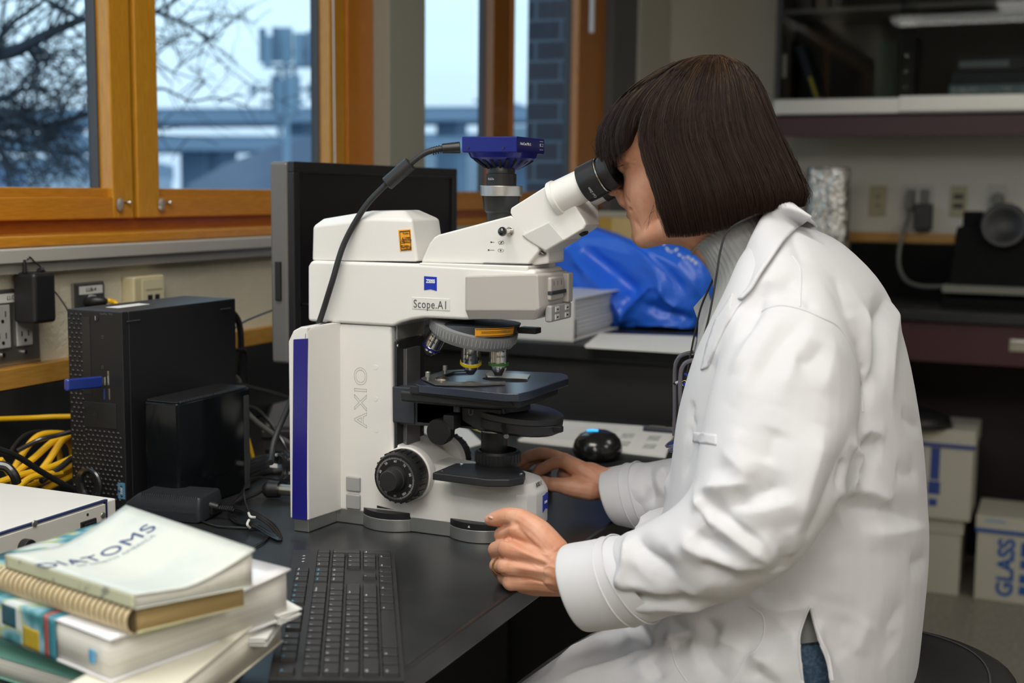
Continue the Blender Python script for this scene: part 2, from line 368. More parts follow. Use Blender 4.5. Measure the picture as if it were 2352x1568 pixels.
# ================================================================== outside the windows
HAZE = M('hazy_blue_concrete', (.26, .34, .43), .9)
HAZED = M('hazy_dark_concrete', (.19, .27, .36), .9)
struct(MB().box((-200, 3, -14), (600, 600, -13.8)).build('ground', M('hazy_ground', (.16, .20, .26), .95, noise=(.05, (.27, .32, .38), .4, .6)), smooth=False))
def far(px, py, d): return PD(px, py, d)
def deck(name, label, y_l, y_r, th, d, cols, px0=-300, px1=1400, grp='elevated highway decks'):
    t = thing(name, label, 'highway', far(px0, y_l, d))
    a = far(px0, y_l, d); b = far(px1, y_r, d*1.15); hgt = th*d/FPX
    n = Vector((0, 0, 1)).cross(b-a).normalized()*9
    MB().pris([a, a+n, a+n-Vector((0, 0, hgt)), a-Vector((0, 0, hgt))], [b, b+n, b+n-Vector((0, 0, hgt)), b-Vector((0, 0, hgt))]).build('deck', HAZE, t, smooth=False)
    k = MB(); k.pris([a+Vector((0, 0, hgt*.35)), a+n*.03+Vector((0, 0, hgt*.35)), a+n*.03, a], [b+Vector((0, 0, hgt*.35)), b+n*.03+Vector((0, 0, hgt*.35)), b+n*.03, b]); k.build('parapet', HAZED, t, smooth=False)
    for cx in cols:
        f = (cx-px0)/(px1-px0); c = a.lerp(b, f)+n*.4
        MB().box((c.x-.9, c.y-.9, -13.9), (c.x+.9, c.y+.9, c.z-hgt)).build('column', HAZED, t, smooth=False)
    return t
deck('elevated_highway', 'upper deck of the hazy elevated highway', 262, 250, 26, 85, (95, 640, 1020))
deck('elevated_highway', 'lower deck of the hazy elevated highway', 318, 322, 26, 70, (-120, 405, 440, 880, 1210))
# embankment and low roofs
t_e = [far(430, 425, 52), far(520, 375, 52), far(640, 330, 52), far(760, 300, 52), far(900, 330, 52), far(900, 500, 52), far(430, 500, 52)]
n = Vector((FWD.x, FWD.y, 0)).normalized()*12
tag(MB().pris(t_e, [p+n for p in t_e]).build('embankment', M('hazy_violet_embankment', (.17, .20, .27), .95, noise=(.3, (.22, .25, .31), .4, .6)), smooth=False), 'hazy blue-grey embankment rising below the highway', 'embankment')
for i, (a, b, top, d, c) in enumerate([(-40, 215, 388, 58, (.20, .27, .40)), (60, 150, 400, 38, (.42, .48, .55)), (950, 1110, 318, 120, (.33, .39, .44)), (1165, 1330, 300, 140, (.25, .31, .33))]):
    p = [far(a, top, d), far(b, top, d), far(b, 640, d), far(a, 640, d)]
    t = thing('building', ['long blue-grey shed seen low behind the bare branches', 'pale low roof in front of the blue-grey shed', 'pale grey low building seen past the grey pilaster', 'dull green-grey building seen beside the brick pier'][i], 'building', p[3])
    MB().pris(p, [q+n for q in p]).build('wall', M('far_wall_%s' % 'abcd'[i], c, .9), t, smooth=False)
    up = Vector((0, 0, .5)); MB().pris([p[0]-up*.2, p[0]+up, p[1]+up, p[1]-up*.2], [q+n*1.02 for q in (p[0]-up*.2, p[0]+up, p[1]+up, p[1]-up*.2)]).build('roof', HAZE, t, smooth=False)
# cell tower
d = 46.0
tw = thing('cell_tower', 'hazy cell tower with two clusters of panel antennas', 'cell tower', far(664, 700, d))
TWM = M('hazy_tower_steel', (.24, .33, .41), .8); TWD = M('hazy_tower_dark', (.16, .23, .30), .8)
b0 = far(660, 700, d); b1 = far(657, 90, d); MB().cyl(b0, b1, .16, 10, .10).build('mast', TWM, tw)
for cy0, cy1, xs in ((78, 150, [604, 616, 634, 652, 664, 684, 696, 714, 724]), (176, 262, [632, 644, 668, 682])):
    for x in xs:
        o = random.uniform(-1.3, 1.3); dy = random.uniform(-16, 10)
        a = far(x, cy1+dy*.5, d+o); b = far(x-1, cy0+dy, d+o)
        q = MB(); q.box((a.x-.09, a.y-.11, a.z), (a.x+.09, a.y+.11, b.z)); q.build('antenna_panel', random.choice([TWM, TWM, TWD]), tw, smooth=False)
for y, x0, x1 in ((152, 604, 722), (120, 608, 718), (205, 576, 716), (235, 600, 700), (190, 632, 684), (262, 632, 684)):
    MB().cyl(far(x0, y, d), far(x1, y, d+.3), .07, 8).build('cross_arm', TWD, tw)
for x, y0, y1 in ((580, 195, 222), (640, 150, 180), (676, 150, 180), (642, 260, 310), (714, 190, 230)):
    MB().cyl(far(x, y0, d), far(x, y1, d), .09, 8).build('bracket', TWD, tw)
# overhead catenary outside far window
MB().tube([far(1090, 232, 40), far(1170, 236, 42), far(1250, 262, 46)], .05, 6).build('power_line', HAZE, tw)
# brick pier just outside the far window
def brick_tex(t, b, mp):
    br = t.nodes.new('ShaderNodeTexBrick'); br.inputs['Scale'].default_value = 1; br.inputs['Color1'].default_value = (.085, .075, .085, 1); br.inputs['Color2'].default_value = (.060, .060, .078, 1)
    br.inputs['Mortar'].default_value = (.15, .17, .21, 1); br.inputs['Mortar Size'].default_value = .006; br.inputs['Brick Width'].default_value = .21; br.inputs['Row Height'].default_value = .078
    s = t.nodes.new('ShaderNodeSeparateXYZ'); a = t.nodes.new('ShaderNodeMath'); c = t.nodes.new('ShaderNodeCombineXYZ')
    t.links.new(mp.outputs[0], s.inputs[0]); t.links.new(s.outputs[0], a.inputs[0]); t.links.new(s.outputs[1], a.inputs[1]); t.links.new(a.outputs[0], c.inputs[0]); t.links.new(s.outputs[2], c.inputs[1])
    t.links.new(c.outputs[0], br.inputs['Vector']); t.links.new(br.outputs[0], b.inputs['Base Color'])
struct(MB().box((4.66, 1.82, -1), (5.3, 1.99, 3.2)).build('brick_pier', M('dark_brick', (.05, .04, .05), .85, tex=brick_tex), smooth=False), 'dark brick pier standing outside the far window')
# bare tree outside
BR = M('dark_wet_bark', (.035, .04, .05), .8)
random.seed(21)
def branch(mb, pts, r0, r1, d, lvl):
    P = [far(x, y, d+random.uniform(-.12, .12)) for x, y in pts]
    mb.tube(P, [r0, (r0+r1)/2, r1], 6, sub=5)
    S = spline(P, 5)
    if lvl > 0:
        for i in range(2, len(S)):
            for _ in range(2 if lvl > 1 else 1):
                if random.random() < .62:
                    p = S[i]; dr = (S[i]-S[i-1]).normalized(); sd = random.choice((-1, 1))
                    side = (RIGHT*random.uniform(-.5, .5)+UPV*sd*random.uniform(.5, 1.0)+dr*random.uniform(.3, .9)+FWD*random.uniform(-.5, .5)).normalized()
                    L = random.uniform(.10, .32)*(1.5 if lvl > 1 else .7)
                    q1 = p+side*L*.5+dr*L*.1; q2 = p+side*L*.8+dr*L*.5+Vector((0, 0, random.uniform(-.03, .05)))
                    mb.tube([p, q1, q2], [r1*.7, r1*.4, r1*.25], 5, sub=3)
                    if lvl > 1:
                        for q in (q1, q2, (q1+q2)/2):
                            for _2 in range(2):
                                e_ = q+(RIGHT*random.uniform(-1, 1)+UPV*random.uniform(-1, 1)+FWD*random.uniform(-.6, .6))*L*.35
                                mb.tube([q, (q+e_)/2+Vector((0, 0, .01)), e_], [r1*.35, r1*.3, r1*.2], 4, sub=2)
tr = thing('bare_tree', 'bare dark tree branches outside the left casements', 'tree', far(-500, 900, 5.2))
tk = MB(); tk.tube([far(-560, 1500, 5.4), far(-520, 700, 5.3), far(-480, 200, 5.2), far(-420, -500, 5.2)], [.16, .12, .09, .05], 10); tk.build('trunk', BR, tr)
for pts, r0, r1, lv in [
    ([(-470, 200), (-150, 170), (-20, 128), (40, 115), (110, 78), (190, 45), (250, 30)], .045, .010, 2),
    ([(-20, 128), (20, 60), (90, 10), (130, -40)], .016, .006, 2),
    ([(60, 105), (90, 160), (70, 175)], .010, .005, 1),
    ([(190, 45), (140, 20), (95, -8), (60, -40)], .012, .006, 1),
    ([(-480, 420), (-200, 300), (-60, 268), (30, 262), (100, 290), (200, 262), (230, 250)], .040, .008, 2),
    ([(-60, 268), (0, 230), (60, 205), (110, 215), (140, 250)], .014, .005, 2),
    ([(-60, 268), (0, 310), (60, 330), (120, 318), (180, 320)], .014, .005, 2),
    ([(-300, 420), (-80, 350), (-10, 340), (20, 380), (30, 400)], .020, .006, 2),
    ([(-30, 220), (10, 225), (45, 240), (75, 262)], .012, .006, 2),
    ([(-40, 300), (5, 300), (40, 290), (80, 300)], .010, .006, 2),
    ([(250, 30), (350, 28), (405, 45), (450, 70), (500, 95)], .010, .005, 2),
    ([(350, 28), (400, 5), (440, -30)], .007, .004, 1),
    ([(230, 250), (355, 205), (400, 215), (440, 232), (500, 225), (570, 245)], .007, .003, 1),
    ([(500, 235), (540, 218), (560, 220)], .004, .003, 0)]:
    b_ = MB(); branch(b_, pts, r0, r1, 5.2, lv); b_.build('branch', BR, tr)
# ================================================================== benches
bench = MB()
Y0 = .572
bench.prz([(-1.2, Y0), (2.452, Y0), (2.452, YW-.02), (-1.2, YW-.02)], BZ-.032, BZ)
wt = bench.build('worktop', BENCHM, bevel=.004, seg=3); tag(wt, 'long black lab worktop carrying the microscope', 'worktop')
tag(MB().box((-1.2, YW-.021, BZ+.001), (2.452, YW-.001, 1.049)).build('backsplash', BENCHM, bevel=.002), 'black upstand between worktop and oak edging', 'backsplash')
cab = thing('bench_cabinet', 'dark base cabinet under the black microscope worktop', 'cabinet', (.6, 1.1, 0))
MB().box((-1.2, Y0+.50, .1), (2.44, YW-.01, BZ-.033)).build('body', M('black_laminate', (.018, .018, .019), .5), cab, smooth=False)
MB().box((-1.2, Y0+.54, 0), (2.44, YW-.02, .1)).build('plinth', BLACK, cab, smooth=False)
# raised end bench beyond
t = thing('raised_bench', 'black raised bench end behind the mouse, stacked with papers and a blue bag', 'bench', (2.9, .9, 0))
MB().box((2.455, .42, 1.017), (3.30, 1.515, 1.050)).build('top', BENCHM, t, bevel=.004)
MB().box((2.475, .45, 0), (2.50, 1.515, 1.016)).build('panel', M('black_laminate', (.018, .018, .019), .5), t, smooth=False)
MB().box((2.50, .45, 0), (3.26, 1.515, 1.016)).build('body', M('black_laminate', (.018, .018, .019), .5), t, smooth=False)
# ================================================================== microscope
XN, XF, XC = 1.495, 1.585, 1.540
def zb(z): return BZ+z
ms = thing('microscope', 'large white upright lab microscope with black stage and blue side panel', 'microscope', (XC, .78, BZ))
GREYM = M('warm_grey_enamel', (.46, .435, .41), .38, coat=.1)
GREYC = M('cool_grey_enamel', (.36, .36, .36), .38, coat=.1)
BLUE = M('royal_blue_enamel', (.012, .012, .20), .35, coat=.2)
BLUEL = M('logo_blue', (.008, .03, .42), .4)
ORANGE = M('warning_orange', (.85, .36, .01), .5)
PLINTH = M('satin_aluminium', (.50, .51, .50), .36, .9, bump=(300, .05, .0003))
nX = Vector((-1, 0, 0)); SX, SY = (0, -1, 0), (0, 0, 1)     # lettering frame on the near side
# plinth
pl = MB()
pl.prz([(1.430, .951), (1.430, .927), (XN+.001, .922), (XN+.001, .66), (1.505, .645), (1.56, .640), (XF-.001, .66), (XF-.001, .922), (1.648, .925), (1.648, .951)], BZ+.0005, zb(.022))
pl.build('plinth', PLINTH, ms, bevel=.001)
# rear housing
rh = MB(); rh.prx([(.955, zb(.018)), (.955, zb(.262)), (.947, zb(.277)), (.935, zb(.283)), (.925, zb(.283)), (.925, zb(.018))], 1.427, 1.653)
rh.hull([(1.427, .925, zb(.018)), (1.427, .925, zb(.276)), (1.44, .925, zb(.283)), (1.497, .915, zb(.283)), (1.497, .915, zb(.018)), (1.497, .94, zb(.018)), (1.497, .94, zb(.283)), (1.427, .93, zb(.018)), (1.427, .93, zb(.276))])
rh.build('rear_housing', WHITE, ms, bevel=.006, seg=3)
MB().prx(YZ([(674, 779), (706, 777), (705, 1194), (671, 1191)], 1.427), 1.4262, 1.430).build('blue_side_panel', BLUE, ms, bevel=.0008)
# column with the base, one casting
st = MB(); st.prx([(.93, zb(.018)), (.93, zb(.2815)), (.835, zb(.2825)), (.832, zb(.10)), (.80, zb(.07)), (.80, zb(.018))], XN, XF)
st.build('column', WHITE, ms, bevel=.004, seg=3)
lo = [(XN+.0006, .858), (XN+.0006, .665), (1.498, .648), (1.507, .636), (1.522, .629), (1.545, .627), (1.562, .629), (1.575, .636), (XF-.0006, .652), (XF-.0006, .858)]
hull = []
for z, ins in ((.020, .0), (.066, .0), (.079, .006), (.086, .020)):
    for x, y in lo:
        k = 1-ins*2/.09 if ins else 1
        yy = y if y > .7 else y+ins*(1.3 if y < .66 else .4)
        zz = z + (.011*(y-.627)/.2 if z > .05 else 0)
        hull.append((XC+(x-XC)*k, yy, zb(zz)))
MB().hull(hull).build('base', WHITE, ms, bevel=.004, seg=3, angle=20)
MB().hull([(XN+.004, .83, zb(.09)), (XF-.004, .83, zb(.09)), (XN+.004, .83, zb(.120)), (XF-.004, .83, zb(.120)), (XN+.008, .77, zb(.088)), (XF-.008, .77, zb(.088)), (XN+.008, .80, zb(.100)), (XF-.008, .80, zb(.100))]).build('base_ramp', WHITE, ms, bevel=.003)
# rounded knob bosses on both sides
for X0, X1 in ((XN-.012, XN+.004), (XF-.004, XF+.010)):
    MB().cyl((X0, .806, zb(.083)), (X1, .806, zb(.083)), .038, 48).build('knob_boss', WHITE, ms, bevel=.002)
# foot dials
for (pa, pb, zc) in (((834, 1205), (943, 1220), 0), ((1033, 1232), (1142, 1246), 1)):
    ya, yb = PX(*pa, XN).y, PX(*pb, XN).y; r = .052; m_ = (ya+yb)/2; hx = (ya-yb)/2
    cx = XN+math.sqrt(max(r*r-hx*hx, 1e-6)); a = math.asin(hx/r)
    arc = [(cx-r*math.cos(-a+2*a*i/18), m_+r*math.sin(-a+2*a*i/18)) for i in range(19)]+[(XN+.004, m_+hx), (XN+.004, m_-hx)]
    MB().prz(arc, BZ+.0004, zb(.0175)).build('foot_dial', PLINTH, ms, bevel=.0008)
    ar2 = [(XC+(x-XC)*1, y) for x, y in arc]
    MB().prz([(x+.0008, y) for x, y in arc], zb(.0176), zb(.0265)).build('foot_dial_grip', BLACK, ms, bevel=.0008)
    if zc: text('▲', .004, WHITE, ms, (cx-r-.0001, m_, zb(.022)), SX, SY)
MB().prx(YZ([(866, 1160), (866, 1166), (905, 1170)], XN), XN-.0004, XN+.001).build('dial_pointer', INK, ms)
# black plate with light ring on the base
zp = zb(.098)
MB().prz([(PZ(a, b, zp).x, PZ(a, b, zp).y) for a, b in ((993, 1085), (1046, 1063), (1150, 1064), (1195, 1073), (1207, 1085), (1203, 1095), (1170, 1101), (1120, 1101))], zb(.088), zp).build('base_plate', BLACKM, ms, bevel=.0015)
for a, b in ((1016, 1081), (1060, 1067), (1196, 1089)):
    p = PZ(a, b, zp); MB().cyl((p.x, p.y, zp-.001), (p.x, p.y, zp+.0012), .0022, 10).build('screw', CHROME, ms)
cr_ = MB().lathe([(.0, .030), (.003, .031), (.016, .031), (.019, .029), (.0195, .026), (.012, .0245), (.010, 0)], (XC, .694, zp), (0, 0, 1), 48)
for i in range(30):
    a = 2*PI*i/30; cr_.box((XC+.0305*math.cos(a)-.001, .694+.0305*math.sin(a)-.001, zp+.004), (XC+.0305*math.cos(a)+.001, .694+.0305*math.sin(a)+.001, zp+.016))
cr_.build('light_ring', BLACK, ms, angle=30)
MB().lathe([(0, .019), (.003, .016), (.0045, 0)], (XC, .694, zp+.010), (0, 0, 1), 32).build('field_lens', M('dark_lens', (.03, .03, .03), .05, coat=1), ms)
# arm
arm = MB(); arm.prx(YZ([(706, 738), (706, 612), (713, 598), (968, 606), (1075, 612), (1230, 620), (1230, 730), (1066, 735), (1010, 732), (975, 731), (945, 735), (920, 742), (903, 750)], XN-.004), XN-.004, XF+.004)
arm.build('arm', WHITE, ms, bevel=.005, seg=3)
dk = MB().prx(YZ([(962, 603), (1213, 611), (1213, 634), (1200, 637), (962, 622)], XN-.003), XN-.003, XF+.003)
dk.build('arm_deck', WHITE, ms, bevel=.002)
# grey front module
gm = MB(); gm.hull([(x, *q) for x in (1.482, 1.582) for q in YZ([(1066, 634), (1234, 629), (1238, 712), (1066, 712)], 1.482)] + [(x, *q) for x in (1.490, 1.575) for q in YZ([(1068, 734), (1224, 736)], 1.482)] + [(x, YZ([(1247, 650)], 1.482)[0][0], zz) for x in (1.495, 1.572) for zz in (YZ([(1258, 632)], 1.482)[0][1], YZ([(1258, 705)], 1.482)[0][1])])
gm.build('front_module', GREYM, ms, bevel=.004, seg=3, angle=25)
fy = YZ([(1247, 650)], 1.482)[0][0]
zt = YZ([(1258, 632)], 1.482)[0][1]
# slider window and buttons on the module front
MB().box((1.499, fy+.004, zt-.034), (1.546, fy-.0045, zt-.004)).build('slider_block', GREYM, ms, bevel=.003)
MB().box((1.498, fy, zt-.0265), (1.549, fy-.0065, zt-.0215)).build('slider', DGREY, ms, bevel=.001)
MB().box((1.552, fy+.004, zt-.040), (1.570, fy-.008, zt-.001)).build('module_cheek', GREYM, ms, bevel=.0025)
MB().box((1.498, fy+.004, zt-.062), (1.571, fy-.006, zt-.040)).build('button_panel', GREYC, ms, bevel=.003)
for i, (x, z_) in enumerate(((1.510, .046), (1.510, .056), (1.545, .046), (1.545, .056))):
    b_ = MB().box((x, fy-.005, zt-z_-.0035), (x+.013, fy-.0072, zt-z_+.0035)).build('button', M('pale_grey_key', (.6, .6, .57), .5), ms, bevel=.0006)
    MB().box((x+.004, fy-.0071, zt-z_-.001), (x+.009, fy-.0075, zt-z_+.001)).build('mark', INK, b_, smooth=False)
for k in range(3): MB().box((1.508+.013*k, fy-.0042, zt-.015), (1.5086+.013*k, fy-.0048, zt-.009)).build('slider_mark', INK, ms, smooth=False)
# lamp housing on top at the rear
lh = MB().hull([(x, *q) for x in (1.498, 1.582) for q in YZ([(715, 598), (717, 519), (850, 502), (945, 504), (959, 601)], 1.498)] + [(x, *q) for x in (1.516, 1.564) for q in YZ([(724, 503), (838, 484), (912, 483), (930, 500)], 1.498)] + [(1.516, *q) for q in YZ([(724, 503), (838, 484), (912, 483)], 1.498)])
lh.build('lamp_housing', WHITE, ms, bevel=.004, seg=3, angle=15)
# warning label on the housing side
lb = MB().prx(YZ([(915, 528), (943, 526), (946, 575), (919, 577)], 1.498), 1.4972, 1.4985).build('warning_label', ORANGE, ms, bevel=.0004)
q = YZ([(918, 531), (941, 529), (944, 571), (921, 573)], 1.497)
fr = MB()
for i in range(4):
    a, b_ = q[i], q[(i+1) % 4]; fr.prx([(a[0]+.0003, a[1]), (b_[0]+.0003, b_[1]), (b_[0]-.0004, b_[1]-.0012), (a[0]-.0004, a[1]-.0012)], 1.4968, 1.4974)
fr.build('label_border', INK, lb, smooth=False)
a = PX(925, 553, 1.4968); tri = MB()
for (x0, y0), (x1, y1) in (((-.0035, -.003), (.0035, -.003)), ((.0035, -.003), (0, .0045)), ((0, .0045), (-.0035, -.003))):
    tri.tube([(1.4968, a.y-x0, a.z+y0), (1.4968, a.y-x1, a.z+y1)], .0003, 4, smooth=False)
tri.sphere((1.4968, a.y, a.z-.0005), .0009, 8, 6).build('warning_sign', INK, lb)
for t_, px, py, s_ in (('CLASS 1', 933, 536, .0030), ('LASER', 935, 546, .0032), ('RADIATION', 935, 551, .0026), ('PRODUCT', 935, 556, .0026), ('IEC 60825-1', 932, 565, .0030), ('TYPE HAL 100', 933, 569, .0026)):
    p = PX(px, py, 1.4967); text(t_, s_, INK, lb, p, SX, SY)
# wedge under the eyepiece tube
wg = MB().prx(YZ([(966, 603), (985, 560), (996, 545), (1006, 539), (1172, 495), (1185, 500), (1238, 568), (1238, 578), (1213, 608)], 1.500), 1.500, 1.580)
wg.build('tube_wedge', WHITE, ms, bevel=.003, seg=3)
MB().prx(YZ([(1204, 612), (1207, 583), (1238, 556), (1262, 575), (1262, 605)], 1.515), 1.512, 1.568).build('tube_collar', WHITE, ms, bevel=.003)
MB().box((1.498, .700, zb(.3695)), (1.582, .635, zb(.372))).build('deck_gap', M('shadow_gap', (.10, .10, .10), .7), ms, smooth=False)
# tube pull rod
a = PX(1171, 531, 1.500); b_ = PX(1147, 533, 1.478)
rod = MB().cyl(a, (1.483, a.y+.0, a.z), .0032, 14).build('pull_rod', CHROME, ms)
MB().cyl((1.502, a.y, a.z), (1.4985, a.y, a.z), .006, 20).build('rod_collar', CHROME, rod, bevel=.0006)
MB().sphere((1.481, a.y+.002, a.z), .0062, 20, 14).build('rod_ball', M('gloss_black_ball', (.01, .01, .01), .15, coat=1), rod)
# symbols beside the rod
for px, py, L in ((1128, 556, 8), (1122, 574, 14)):
    p = PX(px, py, 1.4995); MB().sphere((1.4997, p.y, p.z), .0011, 8, 6, scale=(.3, 1, 1)).box((1.4996, p.y, p.z-.0001), (1.4999, p.y-L*.00058, p.z+.0002)).build('rod_symbol', INK, ms)
for i, (px, py) in enumerate(((1151, 557), (1150, 575))):
    p = PX(px, py, 1.4996); ey = MB()
    for s_ in (-1, 1): ey.tube([(1.4997, p.y+.0042*math.cos(k/8*PI), p.z+s_*.0020*math.sin(k/8*PI)) for k in range(9)], .00018, 4, smooth=False)
    ey.sphere((1.4998, p.y, p.z), .0010, 8, 6, scale=(.3, 1, 1))
    if i == 0: ey.tube([(1.4997, p.y+.003, p.z-.0028), (1.4997, p.y-.003, p.z+.0028)], .00018, 4, smooth=False)
    ey.build('eye_symbol', INK, ms)
# eyepiece head: tilted block
A = PX(1225, 448, XC); ax = (Vector((XC, *YZ([(1400, 393)], 1.506)[0]))-Vector((XC, *YZ([(1300, 443)], 1.506)[0]))).normalized()
hd = MB()
o1 = YZ([(1170, 488), (1171, 478), (1268, 417), (1300, 440), (1340, 505), (1344, 516), (1340, 525), (1262, 572), (1250, 579), (1244, 570), (1225, 552), (1198, 520), (1186, 512)], 1.498)
o2 = YZ([(1176, 470), (1258, 415), (1272, 413), (1332, 500), (1334, 520), (1250, 570), (1200, 518)], 1.498)
hd.hull([(x, *p) for x in (1.500, 1.580) for p in o1[:4]] + [(x, *p) for x in (1.500, 1.550) for p in o1[4:]] + [(1.580, *YZ([(1322, 470)], 1.498)[0])])
hd.build('tube_head', WHITE, ms, bevel=.009, seg=4, angle=25)
MB().prx(YZ([(1196, 540), (1212, 553), (1253, 578), (1300, 551), (1262, 507)], 1.4985), 1.4975, 1.553).build('head_cover', M('pale_grey_enamel', (.60, .59, .57), .38), ms, bevel=.003)
MB().prx(YZ([(1186, 560), (1196, 545), (1222, 562), (1254, 583), (1246, 588), (1225, 580)], 1.508), 1.506, 1.574).build('hinge_ring', M('bronze_grey_metal', (.20, .19, .17), .3, .9), ms, bevel=.002)
e0 = Vector((XC, *YZ([(1279, 455)], 1.506)[0]))
for i, X in enumerate((1.507, 1.573)):
    o_ = Vector((X, e0.y, e0.z))
    tb = MB().lathe([(-.004, .0235), (.003, .0235), (.0035, .0215), (.052, .0205)], o_, ax, 40).build('eyepiece_tube', WHITE, ms, bevel=.0008)
    ep = MB().lathe([(.040, .0225), (.0405, .0238), (.047, .0240), (.066, .0240), (.067, .0228), (.0675, .0215), (.0705, .0215), (.071, .0225), (.076, .0235), (.084, .0228), (.0845, .0208), (.078, .0165), (.070, .0140)], o_, ax, 40, cap=False).build('eyepiece', M('satin_black', (.014, .014, .015), .35), ms)
    MB().lathe([(.0665, .0229), (.067, .0236), (.0685, .0236), (.069, .0225)], o_, ax, 40, cap=False).build('ring', M('polished_steel', (.62, .60, .50), .2, 1.0), ep)
    MB().lathe([(.071, 0), (.0705, .010), (.070, .0142)], o_, ax, 32, cap=False).build('lens', M('dark_lens', (.03, .03, .03), .05, coat=1), ep)
    if i == 0:
        u_ = (Vector((-.72, -.45, -.52))); u_ = (u_-ax*u_.dot(ax)).normalized(); tg = u_.cross(ax).normalized()
        text('Carl Zeiss', .0045, M('engraved_white', (.5, .5, .5), .5), ep, o_+ax*.052+u_*.0241, tg, ax.cross(tg)*-1 if False else u_.cross(tg))
# dark cut between the two tubes and lower hub
hb = Vector((1.515, *YZ([(1322, 498)], 1.520)[0]))
MB().lathe([(-.004, .020), (.0025, .020), (.004, .017), (.0042, 0)], Vector((1.526, hb.y, hb.z)), ax, 36, squash=1.3).build('head_end_cap', BLACKM, ms)
for px, py in ((1277, 440), (1307, 487)): p = PX(px, py, 1.504); MB().sphere(p, .0018, 8, 6).build('screw', CHROME, ms)
p = PX(1336, 487, 1.573); MB().cyl(p, p-ax*.008, .003, 10).build('screw', CHROME, ms)
# camera port and blue camera
pc = (XC, .693, 0)
port = MB().lathe([(zb(.385), .019), (zb(.437), .0195), (zb(.440), .023), (zb(.455), .0245), (zb(.4595), .0255)], pc, (0, 0, 1), 40).build('camera_port', M('charcoal_metal', (.028, .030, .030), .35, .3), ms)
MB().lathe([(zb(.4597), .0275), (zb(.4605), .0285), (zb(.473), .0285), (zb(.4735), .0275)], pc, (0, 0, 1), 48).build('clamp_ring', SILVER, ms, bevel=.0004)
ad = MB().lathe([(zb(.4737), .0190), (zb(.4738), .0200), (zb(.489), .0200), (zb(.4895), .0180), (zb(.494), .0180), (zb(.499), .016)], pc, (0, 0, 1), 40).build('camera_adapter', BLACK, ms)
text('0,63x', .0042, M('engraved_white', (.5, .5, .5), .5), ad, (XC-.0196, .699, zb(.482)), (-.15, -1, 0), SY)
cm = thing('microscope_camera', 'dark blue digital camera mounted on top of the microscope', 'camera', (XC, .694, zb(.494)))
BL2 = M('anodised_dark_blue', (.008, .014, .19), .3, .35, coat=.2)
cx0, cx1, cy0_, cy1_ = 1.503, 1.597, .734, .655
MB().prx([(cy0_, zb(.5365)), (cy1_, zb(.5365)), (cy1_, zb(.519)), (cy1_+.001, zb(.516)), (cy0_-.001, zb(.516)), (cy0_, zb(.519))], cx0, cx1).build('body', BL2, cm, bevel=.0015)
low = []
for z_, k, n_ in ((.517, 1, 4), (.510, .93, 6), (.500, .62, 8), (.4945, .42, 10)): low += [((cx0+cx1)/2+(cx1-cx0)/2*k*(abs(math.cos(a))**.5)*(1 if math.cos(a) > 0 else -1), .6945+(cy0_-cy1_)/2*k*(abs(math.sin(a))**.5)*(1 if math.sin(a) > 0 else -1), zb(z_)) for a in [2*PI*i/24+.001 for i in range(24)]]
MB().hull(low).build('tapered_housing', BL2, cm, bevel=.001, angle=20)
fn = MB()
for i in range(5):
    y = .7175-i*.0115; y2 = .6945+(y-.6945)*.62
    fn.pris([(1.5145, y-.0022, zb(.509)), (1.5145, y+.0022, zb(.509)), (1.526, y2+.0014, zb(.4975)), (1.526, y2-.0014, zb(.4975))], [(1.511, y-.0022, zb(.506)), (1.511, y+.0022, zb(.506)), (1.523, y2+.0014, zb(.4965)), (1.523, y2-.0014, zb(.4965))])
for i in range(4):
    x = 1.520+i*.018; x2 = 1.55+(x-1.55)*.6
    fn.pris([(x-.002, .6645, zb(.509)), (x+.002, .6645, zb(.509)), (x2+.0014, .6765, zb(.4985)), (x2-.0014, .6765, zb(.4985))], [(x-.002, .662, zb(.506)), (x+.002, .662, zb(.506)), (x2+.0014, .674, zb(.4975)), (x2-.0014, .674, zb(.4975))])
fn.build('vent_slots', M('deep_slot_black', (.003, .003, .006), .8), cm, smooth=False)
for px in (1075, 1156): p = PX(px, 340, cx0-.0002); MB().cyl(p, p-Vector((.001, 0, 0)), .0017, 10).build('screw', BLACKM, cm)
LETTER = M('pale_lettering', (.62, .62, .62), .5)
text('AxioCam MRc 5', .0052, LETTER, cm, (1.531, cy1_-.0004, zb(.5275)), (1, 0, 0), (0, 0, 1))
lg = MB().box((1.5795, cy1_-.0003, zb(.5262)), (1.590, cy1_-.0007, zb(.5298))).build('logo_band', LETTER, cm, smooth=False)
for z_ in (.5325, .5215): MB().box((1.5795, cy1_-.0003, zb(z_)), (1.590, cy1_-.0006, zb(z_+.0006))).build('logo_edge', LETTER, cm, smooth=False)
text('ZEISS', .0030, BL2, lg, (1.5848, cy1_-.0009, zb(.528)), (1, 0, 0), (0, 0, 1), bold=.0001)
# camera cable with ferrite bead
cb = thing('camera_cable', 'thick black camera cable arcing over the microscope to the bench', 'cable', PD(625, 1040, 1.55))
pth = [(1050, 339, .742, 'y'), (1015, 341), (975, 352), (935, 382), (880, 430), (835, 480), (790, 560), (762, 650), (735, 735), (700, 830), (668, 920), (640, 985), (628, 1020), (624, 1048), (622, 1062)]
P3 = []
for i, q in enumerate(pth):
    X = 1.545+(1.478-1.545)*min(i/7, 1) if i < 9 else 1.478-(i-8)*.014
    P3.append(PX(q[0], q[1], X))
MB().tube(P3, .0041, 12).build('cord', RUBBER, cb)
a, b_ = P3[0], P3[1]; MB().cyl(a+(a-b_).normalized()*.004, b_, .0080, 14, .0065).build('plug', BLACK, cb, bevel=.001)
for k in range(4): MB().lathe([(0, .0055), (.0016, .0055)], b_+(P3[2]-b_)*(.08+.14*k), P3[2]-b_, 12).build('strain_relief_ring', BLACK, cb)
